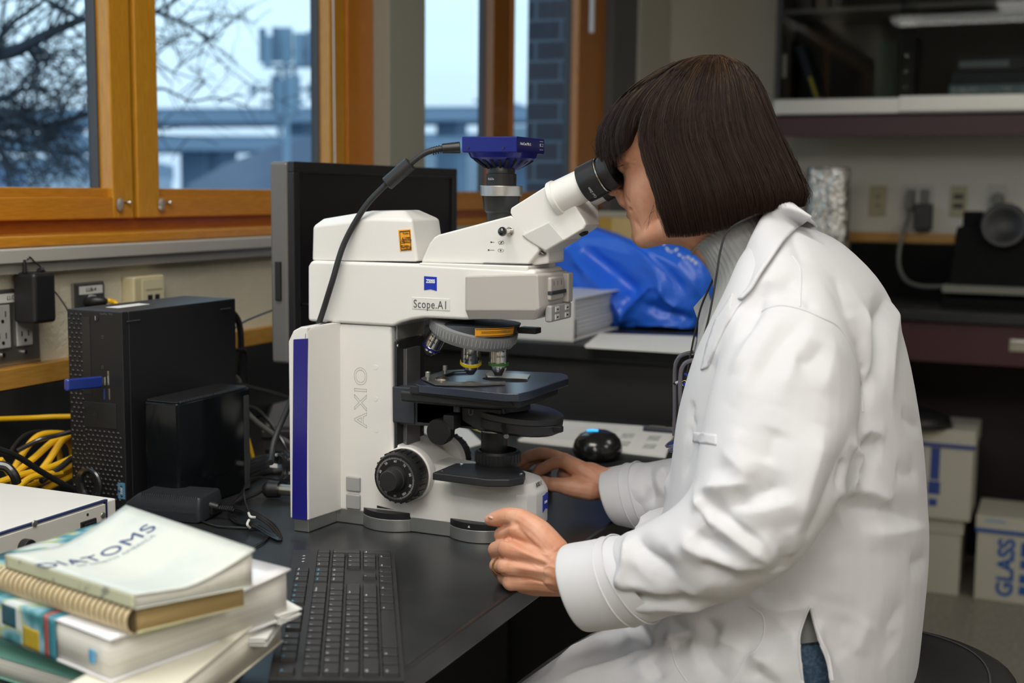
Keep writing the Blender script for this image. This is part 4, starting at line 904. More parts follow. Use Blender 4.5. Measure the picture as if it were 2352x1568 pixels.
# ---------------- far hand: reaching past the base to the round control
def hand_far():
    m = MB(); X = 1.690
    W = lambda px, py, x=X: PX(px, py, x)
    limb(m, [W(1450, 1112, 1.70), W(1390, 1112), W(1352, 1100)], [.0255, .025, .0255])
    kn = [((1300, 1062), -.012), ((1296, 1056), .006), ((1296, 1060), .024), ((1300, 1070), .040)]
    for (b, dx) in kn:
        limb(m, [W(1362, 1098, X+dx*.6), W(1330, 1078, X+dx*.8), W(*b, X+dx)], [.017, .0145, .0105]); m.sphere(W(*b, X+dx), .0110, 12, 10)
    limb(m, [W(1365, 1112, X-.004), W(1320, 1102, X), W(1300, 1090, X+.01)], [.021, .019, .014])
    limb(m, [W(1365, 1112, X+.02), W(1320, 1100, X+.02), W(1305, 1088, X+.03)], [.02, .018, .012])
    F = [((1300, 1062), (1262, 1068), (1240, 1080), (1232, 1092), -.012, .0088), ((1296, 1056), (1240, 1040), (1212, 1048), (1192, 1062), .006, .0092),
         ((1296, 1060), (1246, 1046), (1220, 1056), (1206, 1070), .024, .0088), ((1300, 1070), (1262, 1062), (1240, 1072), (1230, 1084), .040, .0078)]
    for a, b, c, d_, dx, r in F:
        limb(m, [W(*a, X+dx), W((a[0]+b[0])/2, (a[1]+b[1])/2-3, X+dx), W(*b, X+dx)], [r*1.1, r, r])
        limb(m, [W(*b, X+dx), W(*c, X+dx-.003)], [r*1.0, r*.9]); limb(m, [W(*c, X+dx-.003), W(*d_, X+dx-.006)], [r*.9, r*.68])
    limb(m, [W(1355, 1122, X-.014), W(1315, 1118, X-.026), W(1290, 1114, X-.032)], [.018, .0155, .0118])
    limb(m, [W(1290, 1114, X-.032), W(1268, 1112, X-.036)], [.0112, .0096]); limb(m, [W(1268, 1112, X-.036), W(1248, 1106, X-.038)], [.0096, .0068])
    me = melt(m, .0015, 4)
    strokes(me, [([(1300, 1100), (1320, 1098), (1345, 1108)], .004, -.0015), ([(1238, 1036), (1244, 1048)], .0014, -.0007), ([(1330, 1062), (1345, 1072), (1372, 1088)], .0022, .0008)])
    return me
nh, fh_ = hand_near(), hand_far()
# ---------------- hidden torso and limbs that join head, hands and legs
bm_ = MB()
TS = [((1690, 700), (1880, 610), .075), ((1680, 760), (1960, 680), .155), ((1650, 860), (2030, 800), .150), ((1640, 1000), (2070, 960), .140), ((1640, 1150), (2085, 1130), .135), ((1650, 1300), (2055, 1300), .140), ((1640, 1430), (2045, 1440), .145), ((1670, 1560), (2000, 1560), .13)]
bm_.rings(smooth_rings([pair_ring(a, b, 1.545, w_, 28, 2.3) for a, b, w_ in TS], 2))
limb(bm_, [PX(1850, 760, 1.42), PX(1800, 1000, 1.36), PX(1770, 1200, 1.30), PX(1560, 1300, 1.31), PX(1400, 1335, 1.325)], [.05, .042, .040, .034, .026], sub=4)
limb(bm_, [PX(1850, 800, 1.66), PX(1800, 1000, 1.70), PX(1720, 1150, 1.71), PX(1560, 1130, 1.70), PX(1440, 1112, 1.70)], [.05, .042, .040, .034, .025], sub=4)
for X in (1.48, 1.62): limb(bm_, [PX(1900, 1490, X), PX(1600, 1620, X), PX(1150, 1740, X-.02), Vector((X-.02, .66, .42)), Vector((X-.02, .60, .12))], [.062, .060, .050, .045, .036], sub=4)
bmesh_low = melt(bm_, .006, 3)
def join_meshes(name, L):
    bm = bmesh.new()
    for m in L: bm.from_mesh(m)
    me = bpy.data.meshes.new(name); bm.to_mesh(me); bm.free(); return me
person = link('person', join_meshes('person', [hmesh, nh, fh_, bmesh_low]), SKIN, smooth=True)
tag(person, 'person in white lab coat with dark brown bob looking through the microscope eyepieces', 'person')
# eyelashes, eyebrow hint
el = MB()
for i in range(16):
    f = i/15; a = PX(1422+18*f, 379-4*f+1.5*math.sin(f*PI), XP-.044+.012*(1-f)); bv = a
    el.tube([a, a+Vector((-.001, .0035, -.0018)), a+Vector((-.0015, .006, -.0030+.001*f))], [.00025, .0002, .0001], 4, sub=2)
el.build('eyelashes', INK, person)
# fingernail on the thumb
p = PX(1131, 1188, 1.3275); MB().sphere(p, .0052, 14, 10, scale=(.75, 1.1, .42), rot=Matrix.Rotation(.15, 3, 'X')).build('thumbnail', M('fingernail', (.62, .36, .28), .3), person)
# thin gold ring
MB().lathe([(-.0012, .0102), (-.0012, .0108), (.0012, .0108), (.0012, .0102)], PX(1151, 1299, 1.318), (.75, .62, 0), 28, cap=False).build('finger_ring', M('gold', (.7, .42, .12), .2, 1), person)

# ---------------- sweater with turtleneck
def ribbed(R, k, amp):
    out = []
    for r in R:
        c = sum(r, Vector())/len(r); out.append([c+(p-c)*(1+amp*math.cos(2*PI*i*k/len(r))) for i, p in enumerate(r)])
    return out
tn = [((1590, 588), (1752, 462), .0585), ((1604, 582), (1770, 480), .0625), ((1630, 622), (1795, 510), .065), ((1642, 665), (1830, 545), .070), ((1626, 725), (1880, 600), .088), ((1606, 790), (1900, 680), .110), ((1592, 860), (1900, 760), .125)]
rr_ = smooth_rings([pair_ring(a, b, XP, w_, 240, 2.1) for a, b, w_ in tn], 4)
inner = [[(Vector(p)-sum(rr_[1], Vector())/240)*.93+sum(rr_[1], Vector())/240 for p in rr_[1]]]
sw = MB(); sw.rings(ribbed(inner+rr_, 48, .010), cap=False)
swo = sw.build('sweater', KNIT, person, recalc=True)
sh = MB(); sh.rings(smooth_rings([pair_ring(a, b, 1.545, w_, 96, 2.3) for a, b, w_ in [((1600, 1180), (2080, 1180), .168), ((1596, 1280), (2080, 1285), .176), ((1596, 1374), (2074, 1374), .180)]], 3), cap=False).build('hem', KNIT, swo)
jm = MB(); jm.rings(smooth_rings([pair_ring(a, b, 1.545, w_, 48, 2.3) for a, b, w_ in [((1600, 1335), (2070, 1335), .170), ((1600, 1440), (2066, 1440), .176), ((1600, 1520), (2060, 1520), .176), ((1620, 1640), (2030, 1640), .165), ((1700, 1720), (1960, 1720), .14)]], 3))
for X in (1.48, 1.62): limb(jm, [PX(1900, 1490, X), PX(1600, 1640, X), PX(1150, 1750, X-.02), Vector((X-.02, .66, .42)), Vector((X-.02, .60, .12))], [.080, .074, .060, .055, .048], sub=4)
jeans = link('jeans', melt(jm, .006, 3), DENIM, person, smooth=True)
for X in (1.43, 1.62):
    MB().hull([(X-.045, .56, .001), (X+.045, .56, .001), (X-.04, .56, .07), (X+.04, .56, .07), (X-.045, .80, .001), (X+.045, .80, .001), (X-.035, .80, .03), (X+.035, .80, .03), (X-.04, .66, .085), (X+.04, .66, .085)]).build('shoe', BLACK, person, bevel=.01, seg=3)

# ---------------- lab coat
cm_ = MB()
CT = [((1728, 575), (1815, 505), .085), ((1706, 605), (1868, 520), .120), ((1688, 650), (1940, 560), .165), ((1650, 725), (2018, 640), .192), ((1612, 810), (2062, 725), .200), ((1580, 920), (2098, 860), .198), ((1562, 1030), (2121, 1000), .195),
      ((1545, 1130), (2133, 1130), .192), ((1520, 1200), (2139, 1260), .192), ((1490, 1300), (2134, 1380), .198), ((1450, 1420), (2124, 1480), .204), ((1450, 1560), (2112, 1570), .205), ((1480, 1640), (2095, 1650), .200)]
cm_.rings(smooth_rings([pair_ring(a, b, 1.545, w_, 44, 2.5) for a, b, w_ in CT], 3))
# near sleeve
NS = [((1755, 640), (1905, 600), 1.455, .060), ((1712, 690), (1938, 680), 1.425, .078), ((1682, 745), (1962, 775), 1.395, .088), ((1655, 820), (1978, 880), 1.370, .092), ((1628, 920), (1976, 985), 1.345, .090),
      ((1606, 1030), (1950, 1100), 1.320, .084), ((1590, 1105), (1902, 1205), 1.302, .078), ((1545, 1160), (1830, 1300), 1.292, .070), ((1480, 1198), (1720, 1365), 1.292, .062), ((1430, 1222), (1600, 1402), 1.300, .054), ((1375, 1240), (1470, 1430), 1.308, .049), ((1300, 1252), (1372, 1444), 1.312, .046)]
def sleeve(mb, S, tilt=0):
    R = smooth_rings([pair_ring(a, b, x, w_, 32, 2.15) for a, b, x, w_ in S], 3)
    last = R[-1]; c = sum(last, Vector())/32; pc_ = sum(R[-3], Vector())/32; back = (pc_-c).normalized()
    R.append([c+(p-c)*.90 for p in last]); R.append([c+(p-c)*.84+back*.035 for p in last])
    mb.rings(R); return [[c_ for c_ in r] for r in R]
RN = sleeve(cm_, NS)
FS = [((1740, 700), (1880, 690), 1.63, .070), ((1700, 780), (1880, 860), 1.66, .078), ((1660, 900), (1850, 1010), 1.69, .078), ((1620, 1000), (1790, 1150), 1.705, .072), ((1570, 1040), (1680, 1225), 1.71, .062), ((1520, 1052), (1590, 1228), 1.705, .058), ((1455, 1062), (1510, 1220), 1.70, .052), ((1395, 1074), (1440, 1205), 1.695, .047)]
RF = sleeve(cm_, FS)
# skirt over the thighs
for X, k in ((1.44, 0), (1.64, 1)):
    cm_.rings(smooth_rings([pair_ring(a, b, X, w_, 28, 2.4) for a, b, w_ in [((1900, 1340), (2000, 1640), .11), ((1700, 1372), (1800, 1700), .12), ((1500, 1405), (1600, 1760), .118), ((1340, 1452), (1440, 1800), .110), ((1200, 1540), (1290, 1850), .102), ((1060, 1640), (1130, 1900), .095)]], 3))
cm_.rings(smooth_rings([pair_ring(a, b, 1.54, .10, 24, 2.4) for a, b in [((1750, 1330), (1800, 1640)), ((1520, 1385), (1600, 1700)), ((1380, 1470), (1450, 1760))]], 3))
# front fold of the coat between the arms
cm_.rings(smooth_rings([pair_ring(a, b, 1.52, w_, 20, 2.4) for a, b, w_ in [((1476, 1168), (1486, 1215), .05), ((1520, 1150), (1535, 1260), .09), ((1580, 1120), (1600, 1330), .12)]], 3))
cme = melt(cm_, .0036, 5)
cb_ = bvh_of(cme)
def cr2(L): return [(1400+a*.643, 560+b*.643) for a, b in L]
def c2(L): return [(1540+a*.3877, 960+b*.3877) for a, b in L]
def c3(L): return [(1230+a*.3623, 1000+b*.3623) for a, b in L]
def c1(L): return [(1560+a*.2935, 440+b*.2935) for a, b in L]
ST = [
    # upper sleeve
    (c1([(820, 950), (760, 1060), (640, 1250), (520, 1500), (400, 1700)]), .016, .006), (c1([(980, 960), (900, 1080), (760, 1240), (650, 1420), (560, 1600)]), .014, -.005),
    (c1([(1060, 1000), (1000, 1150), (900, 1320), (830, 1500), (760, 1700)]), .016, .006), (c1([(1130, 1200), (1020, 1330), (900, 1340)]), .014, -.005), (c1([(1200, 1130), (1180, 1350), (1100, 1600)]), .018, .005),
    (c1([(680, 930), (590, 1120), (500, 1300), (430, 1450)]), .012, .005), (c1([(700, 700), (640, 850), (560, 1010), (500, 1200)]), .010, -.009), (c1([(760, 640), (700, 760), (640, 900)]), .010, .005),
    (c1([(900, 640), (840, 740), (780, 840)]), .010, -.003), (c1([(930, 760), (870, 850)]), .008, -.003), (c1([(980, 890), (1020, 870), (1000, 930)]), .007, -.003),
    (c1([(1230, 640), (1270, 800), (1330, 1000)]), .016, -.004), (c1([(880, 330), (930, 460), (960, 560)]), .008, -.003),
    # main arm edge
    (c2([(905, 40), (870, 190), (820, 360), (770, 540), (735, 690)]), .017, .010), (c2([(1090, 60), (1010, 260), (920, 450), (850, 620), (790, 720)]), .014, -.006),
    (c2([(640, 60), (600, 160), (560, 280)]), .013, -.005), (c2([(440, 60), (400, 160), (440, 260), (490, 350)]), .013, .005), (c2([(300, 180), (380, 260), (450, 330), (490, 372)]), .009, .006),
    # elbow star
    (c2([(160, 435), (250, 415), (370, 405), (440, 395), (492, 372)]), .010, .011), (c2([(345, 540), (450, 470), (560, 430), (720, 400)]), .015, -.012), (c2([(200, 470), (300, 560), (430, 660), (570, 740)]), .010, -.010),
    (c2([(150, 440), (175, 530), (230, 610), (250, 660)]), .007, .009), (c2([(165, 520), (200, 600), (240, 680)]), .006, -.007), (c2([(255, 610), (350, 680), (470, 770), (610, 862)]), .010, .011),
    (c2([(350, 545), (460, 640), (560, 720), (610, 800), (612, 860)]), .008, .006), (c2([(745, 480), (640, 520), (480, 555), (350, 548)]), .010, .007), (c2([(690, 640), (720, 720), (700, 830)]), .010, .005),
    (c2([(150, 670), (220, 730), (300, 770), (370, 780)]), .009, -.008), (c2([(70, 730), (130, 770), (240, 820), (400, 868), (600, 868)]), .010, .009), (c2([(180, 850), (280, 900), (380, 930)]), .010, -.007), (c2([(640, 750), (660, 850), (620, 920)]), .010, -.005),
    # forearm
    (c3([(572, 605), (592, 690), (585, 800), (548, 905), (500, 945)]), .008, .010), (c3([(455, 660), (440, 730), (460, 820), (500, 900)]), .007, -.008), (c3([(640, 640), (680, 720), (800, 810), (900, 900)]), .010, -.010),
    (c3([(500, 945), (620, 950), (760, 985), (975, 1018)]), .010, .008), (c3([(600, 690), (640, 790), (700, 880), (830, 950)]), .012, .003), (c3([(500, 1042), (640, 1030), (800, 1035), (960, 1040), (1150, 1070)]), .009, -.011),
    (c3([(540, 1100), (760, 1085), (960, 1090), (1100, 1085)]), .010, .006), (c3([(830, 780), (930, 700), (1000, 620)]), .012, .004), (c3([(975, 1018), (1020, 980), (1160, 900)]), .010, .004), (c3([(1010, 600), (1060, 660), (1140, 680), (1240, 705)]), .009, -.006),
    # far sleeve
    (c3([(730, 160), (725, 260), (745, 380), (760, 420)]), .006, -.006), (c3([(800, 200), (840, 300), (800, 400)]), .010, .005), (c3([(520, 480), (600, 520), (680, 560)]), .012, -.004), (c3([(520, 250), (620, 330), (700, 420)]), .014, .004),
    # armpit bunch and back panel
    (c2([(1072, 150), (1110, 190), (1132, 235), (1105, 300), (1050, 390), (985, 470)]), .008, .014), (c2([(1120, 140), (1160, 200), (1140, 300), (1090, 370)]), .010, -.011), (c2([(1050, 240), (1030, 320), (990, 420)]), .007, -.009),
    (c2([(1100, 110), (1150, 85), (1220, 90), (1275, 130)]), .010, .007), (c2([(1150, 150), (1210, 160), (1260, 160)]), .013, -.008), (c2([(1010, 520), (1050, 440), (1110, 425), (1200, 445), (1290, 485), (1340, 450)]), .011, .010),
    (c2([(1000, 560), (1120, 545), (1300, 550), (1440, 590), (1525, 632)]), .018, -.010), (c2([(1530, 640), (1440, 660), (1300, 680), (1120, 680)]), .012, .006), (c2([(1330, 300), (1400, 330), (1470, 300)]), .013, -.004), (c2([(1400, 20), (1450, 40)]), .010, -.004),
    (c2([(1420, 880), (1490, 850), (1540, 820)]), .012, -.006), (c2([(960, 800), (1000, 950), (960, 1100)]), .020, .004), (c2([(1180, 1190), (1130, 1290), (1080, 1400)]), .014, .004), (c2([(1400, 1080), (1300, 1250), (1330, 1400)]), .02, -.005), (c2([(1050, 1160), (1010, 1300), (1060, 1400)]), .018, -.004),
    (c2([(870, 700), (930, 640), (1000, 590)]), .012, -.004),
    (cr2([(992, 190), (965, 260), (955, 340), (948, 440), (915, 560)]), .012, -.010), (cr2([(1000, 200), (1020, 260), (1010, 330), (1000, 450), (1010, 600)]), .016, .007), (cr2([(985, 188), (1000, 195)]), .008, .005), (cr2([(905, 210), (925, 300), (935, 420), (925, 500)]), .012, .006),
    (cr2([(875, 330), (912, 430), (925, 520), (915, 600)]), .007, -.007), (cr2([(905, 440), (925, 450)]), .005, -.004), (cr2([(908, 510), (930, 505)]), .005, -.004),
    (cr2([(1040, 610), (1080, 640), (1110, 650)]), .010, -.004),
    # waist, slit and lap
    (c2([(430, 1040), (560, 1110), (680, 1125), (790, 1110), (850, 1050)]), .009, .008), (c2([(480, 1020), (620, 1060), (760, 1060)]), .010, -.004), (c2([(600, 1180), (700, 1260), (750, 1400)]), .014, .004), (c2([(480, 1480), (560, 1540), (640, 1600)]), .010, -.005), (c2([(480, 1410), (560, 1450), (680, 1560)]), .010, .004),
    (c3([(620, 1165), (665, 1230), (700, 1300), (712, 1345)]), .007, -.009), (c3([(560, 1200), (600, 1290), (640, 1350)]), .010, .004), (c3([(850, 1150), (900, 1200), (960, 1245), (1000, 1295)]), .007, -.009), (c3([(815, 1332), (850, 1290), (900, 1262), (960, 1255), (1000, 1270)]), .006, .009),
    (c3([(870, 1310), (920, 1300), (985, 1310)]), .008, -.007), (c3([(1085, 1160), (1110, 1210), (1165, 1265)]), .009, -.009), (c3([(1150, 1280), (1220, 1320), (1330, 1385)]), .010, .008), (c3([(1050, 1300), (1090, 1400), (1150, 1480), (1230, 1550)]), .010, -.006), (c3([(1000, 1300), (1010, 1400), (1060, 1500)]), .012, .005),
    (c3([(1340, 1400), (1420, 1430), (1480, 1470)]), .010, .006), (c3([(1370, 1480), (1440, 1540)]), .008, -.005), (c3([(330, 1250), (400, 1300), (500, 1330)]), .016, .004), (c3([(300, 1280), (200, 1380), (120, 1480)]), .016, .004), (c3([(720, 1400), (760, 1470), (800, 1560)]), .010, -.006), (c3([(640, 1400), (680, 1480), (700, 1560)]), .012, .004), (c3([(130, 1560), (300, 1500), (480, 1450), (640, 1380), (830, 1328)]), .005, .006),
    (c3([(830, 1328), (700, 1360), (500, 1420)]), .006, -.003),
    # front below the pocket
    (cr2([(275, 640), (290, 720), (260, 850)]), .010, -.004), (cr2([(300, 560), (290, 620), (310, 660)]), .008, -.004), (cr2([(150, 850), (150, 910), (165, 920)]), .007, -.006), (cr2([(210, 790), (170, 840), (200, 890)]), .01, .005),
    (cr2([(470, 220), (420, 330), (370, 440)]), .014, .005),
]
strokes(cme, ST, cb_, True)
# broad cloth undulation
v = get_v(cme); n = get_n(cme); rng = np.random.RandomState(3); und = np.zeros(len(v))
for _ in range(26):
    k = rng.normal(size=3)*rng.uniform(18, 60); und += np.sin(v@k+rng.uniform(0, 6.3))*rng.uniform(.4, 1)*25/np.linalg.norm(k)
set_v(cme, v+n*(und[:, None]*.00030))
# side slit: open the shell where sweater and jeans show
bm = bmesh.new(); bm.from_mesh(cme)
def inpoly(x, y, P):
    c = False; j = len(P)-1
    for i in range(len(P)):
        if (P[i][1] > y) != (P[j][1] > y) and x < (P[j][0]-P[i][0])*(y-P[i][1])/(P[j][1]-P[i][1])+P[i][0]: c = not c
        j = i
    return c
def topx(p):
    d = Vector(p)-CAM0; z_ = d.dot(FWD); return 1176+FPX*d.dot(RIGHT)/z_, 784-FPX*d.dot(UPV)/z_
slit = densify([(1861, 1392), (1850, 1420), (1839, 1460), (1839, 1500), (1846, 1560), (1852, 1610), (1905, 1610), (1906, 1550), (1898, 1510), (1880, 1470), (1867, 1425)], 3)
kill = [f for f in bm.faces if f.calc_center_median().x < 1.42 and f.calc_center_median().z < .92 and inpoly(*topx(f.calc_center_median()), slit)]
bmesh.ops.delete(bm, geom=kill, context='FACES')
slp = densify([(1861, 1392), (1850, 1420), (1839, 1460), (1839, 1500), (1846, 1560), (1852, 1610), (1905, 1610), (1906, 1550), (1898, 1510), (1880, 1470), (1867, 1425), (1861, 1392)], 8)
for bv in [v_ for v_ in bm.verts if v_.is_boundary]:
    x, y = topx(bv.co); k = min(slp, key=lambda q: (q[0]-x)**2+(q[1]-y)**2); dp = (bv.co-CAM0).dot(FWD); bv.co = PD(k[0], k[1], dp)
lo_e = [v_ for v_ in bm.verts if any(n2.other_vert(v_).is_boundary for n2 in v_.link_edges) and not v_.is_boundary]
for _ in range(3): bmesh.ops.smooth_vert(bm, verts=lo_e, factor=.5, use_axis_x=True, use_axis_y=True, use_axis_z=True)
bm.to_mesh(cme); bm.free()
coat = link('lab_coat', cme, COAT, person, smooth=True)
so = coat.modifiers.new('thickness', 'SOLIDIFY'); so.thickness = .0016; so.offset = -1
cb_ = bvh_of(cme)
# hems, seams: thin raised lines that follow the cloth
def seam(pts, r=.0009, name='seam', off=.0, mat=None, par=None):
    P = []
    for a, b in densify(pts, 7):
        l, nn = hit(cb_, a, b)
        if l is not None and (not P or (l-P[-1]).length < .03): P.append(l+nn*off)
    if len(P) > 3: MB().tube(P, r, 6, smooth=False).build(name, mat or COAT, par or coat)
seam(cr2([(540, 245), (570, 228), (620, 220), (690, 235), (760, 265), (810, 290), (845, 335), (880, 410), (898, 500), (905, 600)]), .0013)
seam(cr2([(655, 45), (680, 85), (684, 140), (680, 225)]), .0010)
seam(cr2([(742, 1045), (738, 1150), (733, 1250)]), .0008)
seam([(1860, 1390), (1848, 1420), (1836, 1460), (1836, 1500), (1843, 1560)], .0014, 'slit_hem')
seam([(1864, 1394), (1871, 1425), (1884, 1468), (1902, 1508), (1911, 1562)], .0024, 'slit_hem')
seam(c3([(1345, 1080), (1400, 1105), (1440, 1145), (1447, 1250), (1400, 1360), (1340, 1400), (1240, 1560)]), .0009)
seam(c3([(860, 1340), (890, 1450), (960, 1560)]), .0009)
# patches laid on the cloth (collar, lapel, pocket)
def patch(name, poly, off, th, step=5, mat=None, curl=None, par=None):
    P = []
    for (x0, y0), (x1, y1) in zip(poly, poly[1:]+poly[:1]):
        m_ = max(1, int(math.hypot(x1-x0, y1-y0)/6)); P += [(x0+(x1-x0)*i/m_, y0+(y1-y0)*i/m_) for i in range(m_)]
    xs = [p[0] for p in P]; ys = [p[1] for p in P]; bm = bmesh.new(); vs = {}
    pts = [(a, b) for a, b in P]
    g = []
    y = min(ys)+step
    while y < max(ys):
        x = min(xs)+step
        while x < max(xs):
            if inpoly(x, y, P) and min((x-a)**2+(y-b)**2 for a, b in P) > (step*.6)**2: g.append((x, y))
            x += step
        y += step
    from mathutils.geometry import delaunay_2d_cdt
    n = len(pts); vv, ee, ff, *_ = delaunay_2d_cdt([Vector(p) for p in pts+g], [(i, (i+1) % n) for i in range(n)], [], 1, 1e-4)
    hits = []; dep = []
    for p in vv:
        l, nn = hit(cb_, p.x, p.y); hits.append((l, nn)); dep.append((l-CAM0).dot(FWD) if l is not None else None)
    good = sorted(d for d in dep if d); med = good[len(good)//2] if good else 1.6
    V3 = []
    for p, (l, nn), d in zip(vv, hits, dep):
        if l is None or abs(d-med) > .16:
            k = min(((q.x-p.x)**2+(q.y-p.y)**2, i) for i, q in enumerate(vv) if dep[i] and abs(dep[i]-med) <= .16)[1]
            l = PD(p.x, p.y, dep[k]); nn = hits[k][1]
        o_ = off if curl is None else off+curl(p.x, p.y)
        V3.append(bm.verts.new(l+nn*o_))
    for f in ff:
        try: bm.faces.new([V3[i] for i in f])
        except ValueError: pass
    for _ in range(2): bmesh.ops.smooth_vert(bm, verts=[v_ for v_ in bm.verts if not v_.is_boundary], factor=.5, use_axis_x=True, use_axis_y=True, use_axis_z=True)
    bmesh.ops.recalc_face_normals(bm, faces=bm.faces[:])
    if bm.faces and sum((f.normal.dot(f.calc_center_median()-CAM0) for f in bm.faces)) > 0: bmesh.ops.reverse_faces(bm, faces=bm.faces[:])
    me = bpy.data.meshes.new(name); bm.to_mesh(me); bm.free(); o = link(name, me, mat or COAT, par or coat, smooth=True)
    s = o.modifiers.new('thickness', 'SOLIDIFY'); s.thickness = th; s.offset = -1; return o
def collar():
    st_ = [((1677, 704), 1.4500, (1707, 691)), ((1688, 665), 1.4500, (1728, 668)), ((1698, 625), 1.4530, (1752, 635)), ((1708, 586), 1.4570, (1775, 600)), ((1724, 546), 1.4640, (1800, 560)), ((1748, 499), 1.4800, (1835, 528)), ((1777, 466), 1.5050, (1864, 499))]
    near = []
    for a, X, b in st_:
        l, nn = hit(cb_, *b); o_ = (l+nn*.006) if l is not None else PX(*b, X-.02)
        near.append((PX(*a, X), o_))
    o5 = near[-1][1]; o4 = near[-2][1]
    if (o5-o4).length > .06: near[-1] = (near[-1][0], PX(1864, 499, o4.x+.02))
    mid = (PX(1794, 457, XP), PX(1850, 503, XP))
    far_ = [(Vector((2*XP-a.x, a.y, a.z)), Vector((2*XP-b.x, b.y, b.z))) for a, b in near[::-1]]
    far_ = [(a, a.lerp(b, .75)-Vector((0, 0, .018))) for a, b in far_]
    S_ = near+[mid]+far_
    A_ = spline([a for a, b in S_], 5); B_ = spline([b for a, b in S_], 5); R_ = []
    for a, b in zip(A_, B_):
        c = Vector((XP, a.y-.02, a.z-.03)); o_ = ((a+b)/2-c).normalized(); row = []
        for k in range(7):
            t = k/6; row.append(a.lerp(b, t)+o_*.010*math.sin(PI*t**.8))
        dn = (a-b).normalized()*-.02
        R_.append([a-o_*.006-Vector((0, 0, .022)), a-o_*.003-Vector((0, 0, .006))]+row)
    o = MB().rings(R_, closed=False, cap=False).build('collar', COAT, coat, smooth=True, subd=1)
    m_ = o.modifiers.new('thickness', 'SOLIDIFY'); m_.thickness = .0028; m_.offset = 0
collar()
patch('lapel', [(1705, 694), (1680, 706), (1686, 672), (1668, 700), (1645, 735), (1626, 790), (1612, 850), (1628, 842), (1650, 790), (1668, 752), (1692, 712)], .002, .003, 5)
MB().pris([PX(*a, X) for a, X in (((1625, 668), 1.60), ((1592, 706), 1.605), ((1604, 740), 1.60), ((1600, 800), 1.59), ((1640, 720), 1.57))], [PX(*a, X)+Vector((.006, 0, 0)) for a, X in (((1625, 668), 1.60), ((1592, 706), 1.605), ((1604, 740), 1.60), ((1600, 800), 1.59), ((1640, 720), 1.57))]).build('far_lapel', COAT, coat, bevel=.001)
patch('chest_pocket', [(1594, 992), (1646, 998), (1646, 1022), (1592, 1014)], .001, .0015, 5)
# cuffs: turned band over the sleeve end
def cuff(R, i0, i1, grow, name='cuff'):
    rr = []
    for r in R[i0:i1]:
        c = sum(r, Vector())/len(r); rr.append([c+(p-c)*(1+grow/((p-c).length)) for p in r])
    c = sum(R[i0-1], Vector())/len(R[i0]); rr.insert(0, [c.lerp(p, .98) for p in R[i0-1]])
    last = rr[-1]; c = sum(last, Vector())/len(last)
    d_ = (c-sum(rr[-2], Vector())/len(last)).normalized()
    rr.append([c+(p-c)*.99+d_*.006 for p in last]); rr.append([c+(p-c)*.93+d_*.006 for p in last]); rr.append([c+(p-c)*.90-d_*.03 for p in last])
    o = MB().rings(rr, cap=False).build(name, COAT, coat, smooth=True, subd=1)
    for r in (R[i0], R[i0+1]):
        c = sum(r, Vector())/len(r); q = [c+(p-c)*(1+(grow+.0002)/((p-c).length)) for p in r]; MB().tube(q+[q[0]], .0009, 5).build('stitching', COAT, o)
    return o
n_ = len(RN)-2; cuff(RN, n_-5, n_, .0045); n_ = len(RF)-2; cuff(RF, n_-4, n_, .0035)
# badge embroidery on the chest: blue outline showing past the edge
for P_ in ([(1572, 858), (1582, 864), (1590, 876), (1592, 886)], [(1570, 925), (1574, 934), (1578, 940)]):
    MB().tube([PX(a, b, 1.475) for a, b in P_], .0012, 6).build('blue_embroidery', BLUEL, coat)
MB().tube([PX(a, b, 1.478) for a, b in [(1572, 878), (1576, 892), (1572, 905), (1576, 912)]], .0022, 6).build('blue_embroidery', BLUEL, coat)

# ---------------- hair
HR = [((1612, 129), (1662, 127), .014), ((1545, 150), (1708, 144), .046), ((1474, 192), (1745, 186), .072), ((1418, 240), (1768, 235), .086), ((1386, 292), (1786, 282), .092), ((1377, 335), (1803, 322), .095), ((1385, 380), (1822, 362), .097), ((1400, 425), (1840, 402), .098), ((1415, 480), (1852, 440), .097), ((1430, 534), (1853, 470), .094), ((1445, 590), (1853, 503), .090)]
NR = 160
HRr = smooth_rings([pair_ring(a, b, XP, w_, NR, 2.15) for a, b, w_ in HR], 8)   # ring index 0 = front (face), NR/2 = back
KH = len(HRr)-1
HC = [sum(r, Vector())/NR for r in HRr]
def hpt(ph, t, off=0):
    """ph 0..1 around (0 front, .5 back); t 0..1 crown to hem"""
    i = (ph % 1)*NR; a = int(i) % NR; b = (a+1) % NR; f = i-int(i); k = min(t, .9999)*KH; r = int(k); g = k-r
    p0 = HRr[r][a].lerp(HRr[r][b], f); p1 = HRr[r+1][a].lerp(HRr[r+1][b], f); p = p0.lerp(p1, g)
    if off: c = HC[r].lerp(HC[r+1], g); p = p+(p-c).normalized()*off
    return p
def face_open(ph): ph = ph % 1; return min(ph, 1-ph)   # 0 at the front
TB = 9/10     # height of the nape hem on the lengthened guide surface
def lerp_tab(T, x):
    for (a, b), (c, d) in zip(T, T[1:]):
        if x <= c: return b+(d-b)*(x-a)/(c-a)
    return T[-1][1]
FR = [(0, .595), (.10, .60), (.135, .585), (.155, .56), (.172, .50), (.190, .42), (.205, .36)]
SD = [(.0, .94), (.19, .945), (.215, .955), (.25, .970), (.30, .965), (.36, .925), (.42, .90), (.5, .90)]
def hem(ph):
    f = face_open(ph)
    return lerp_tab(FR, f) if f < .203 else lerp_tab(SD, f)
random.seed(5)
cap = MB(); cols = 120; rowsn = 40; grid = []
for j in range(rowsn+1):
    row = []
    for i in range(cols):
        ph = i/cols; t = hem(ph)*.985*j/rowsn; row.append(cap.bm.verts.new(hpt(ph, t, -.0035)))
    grid.append(row)
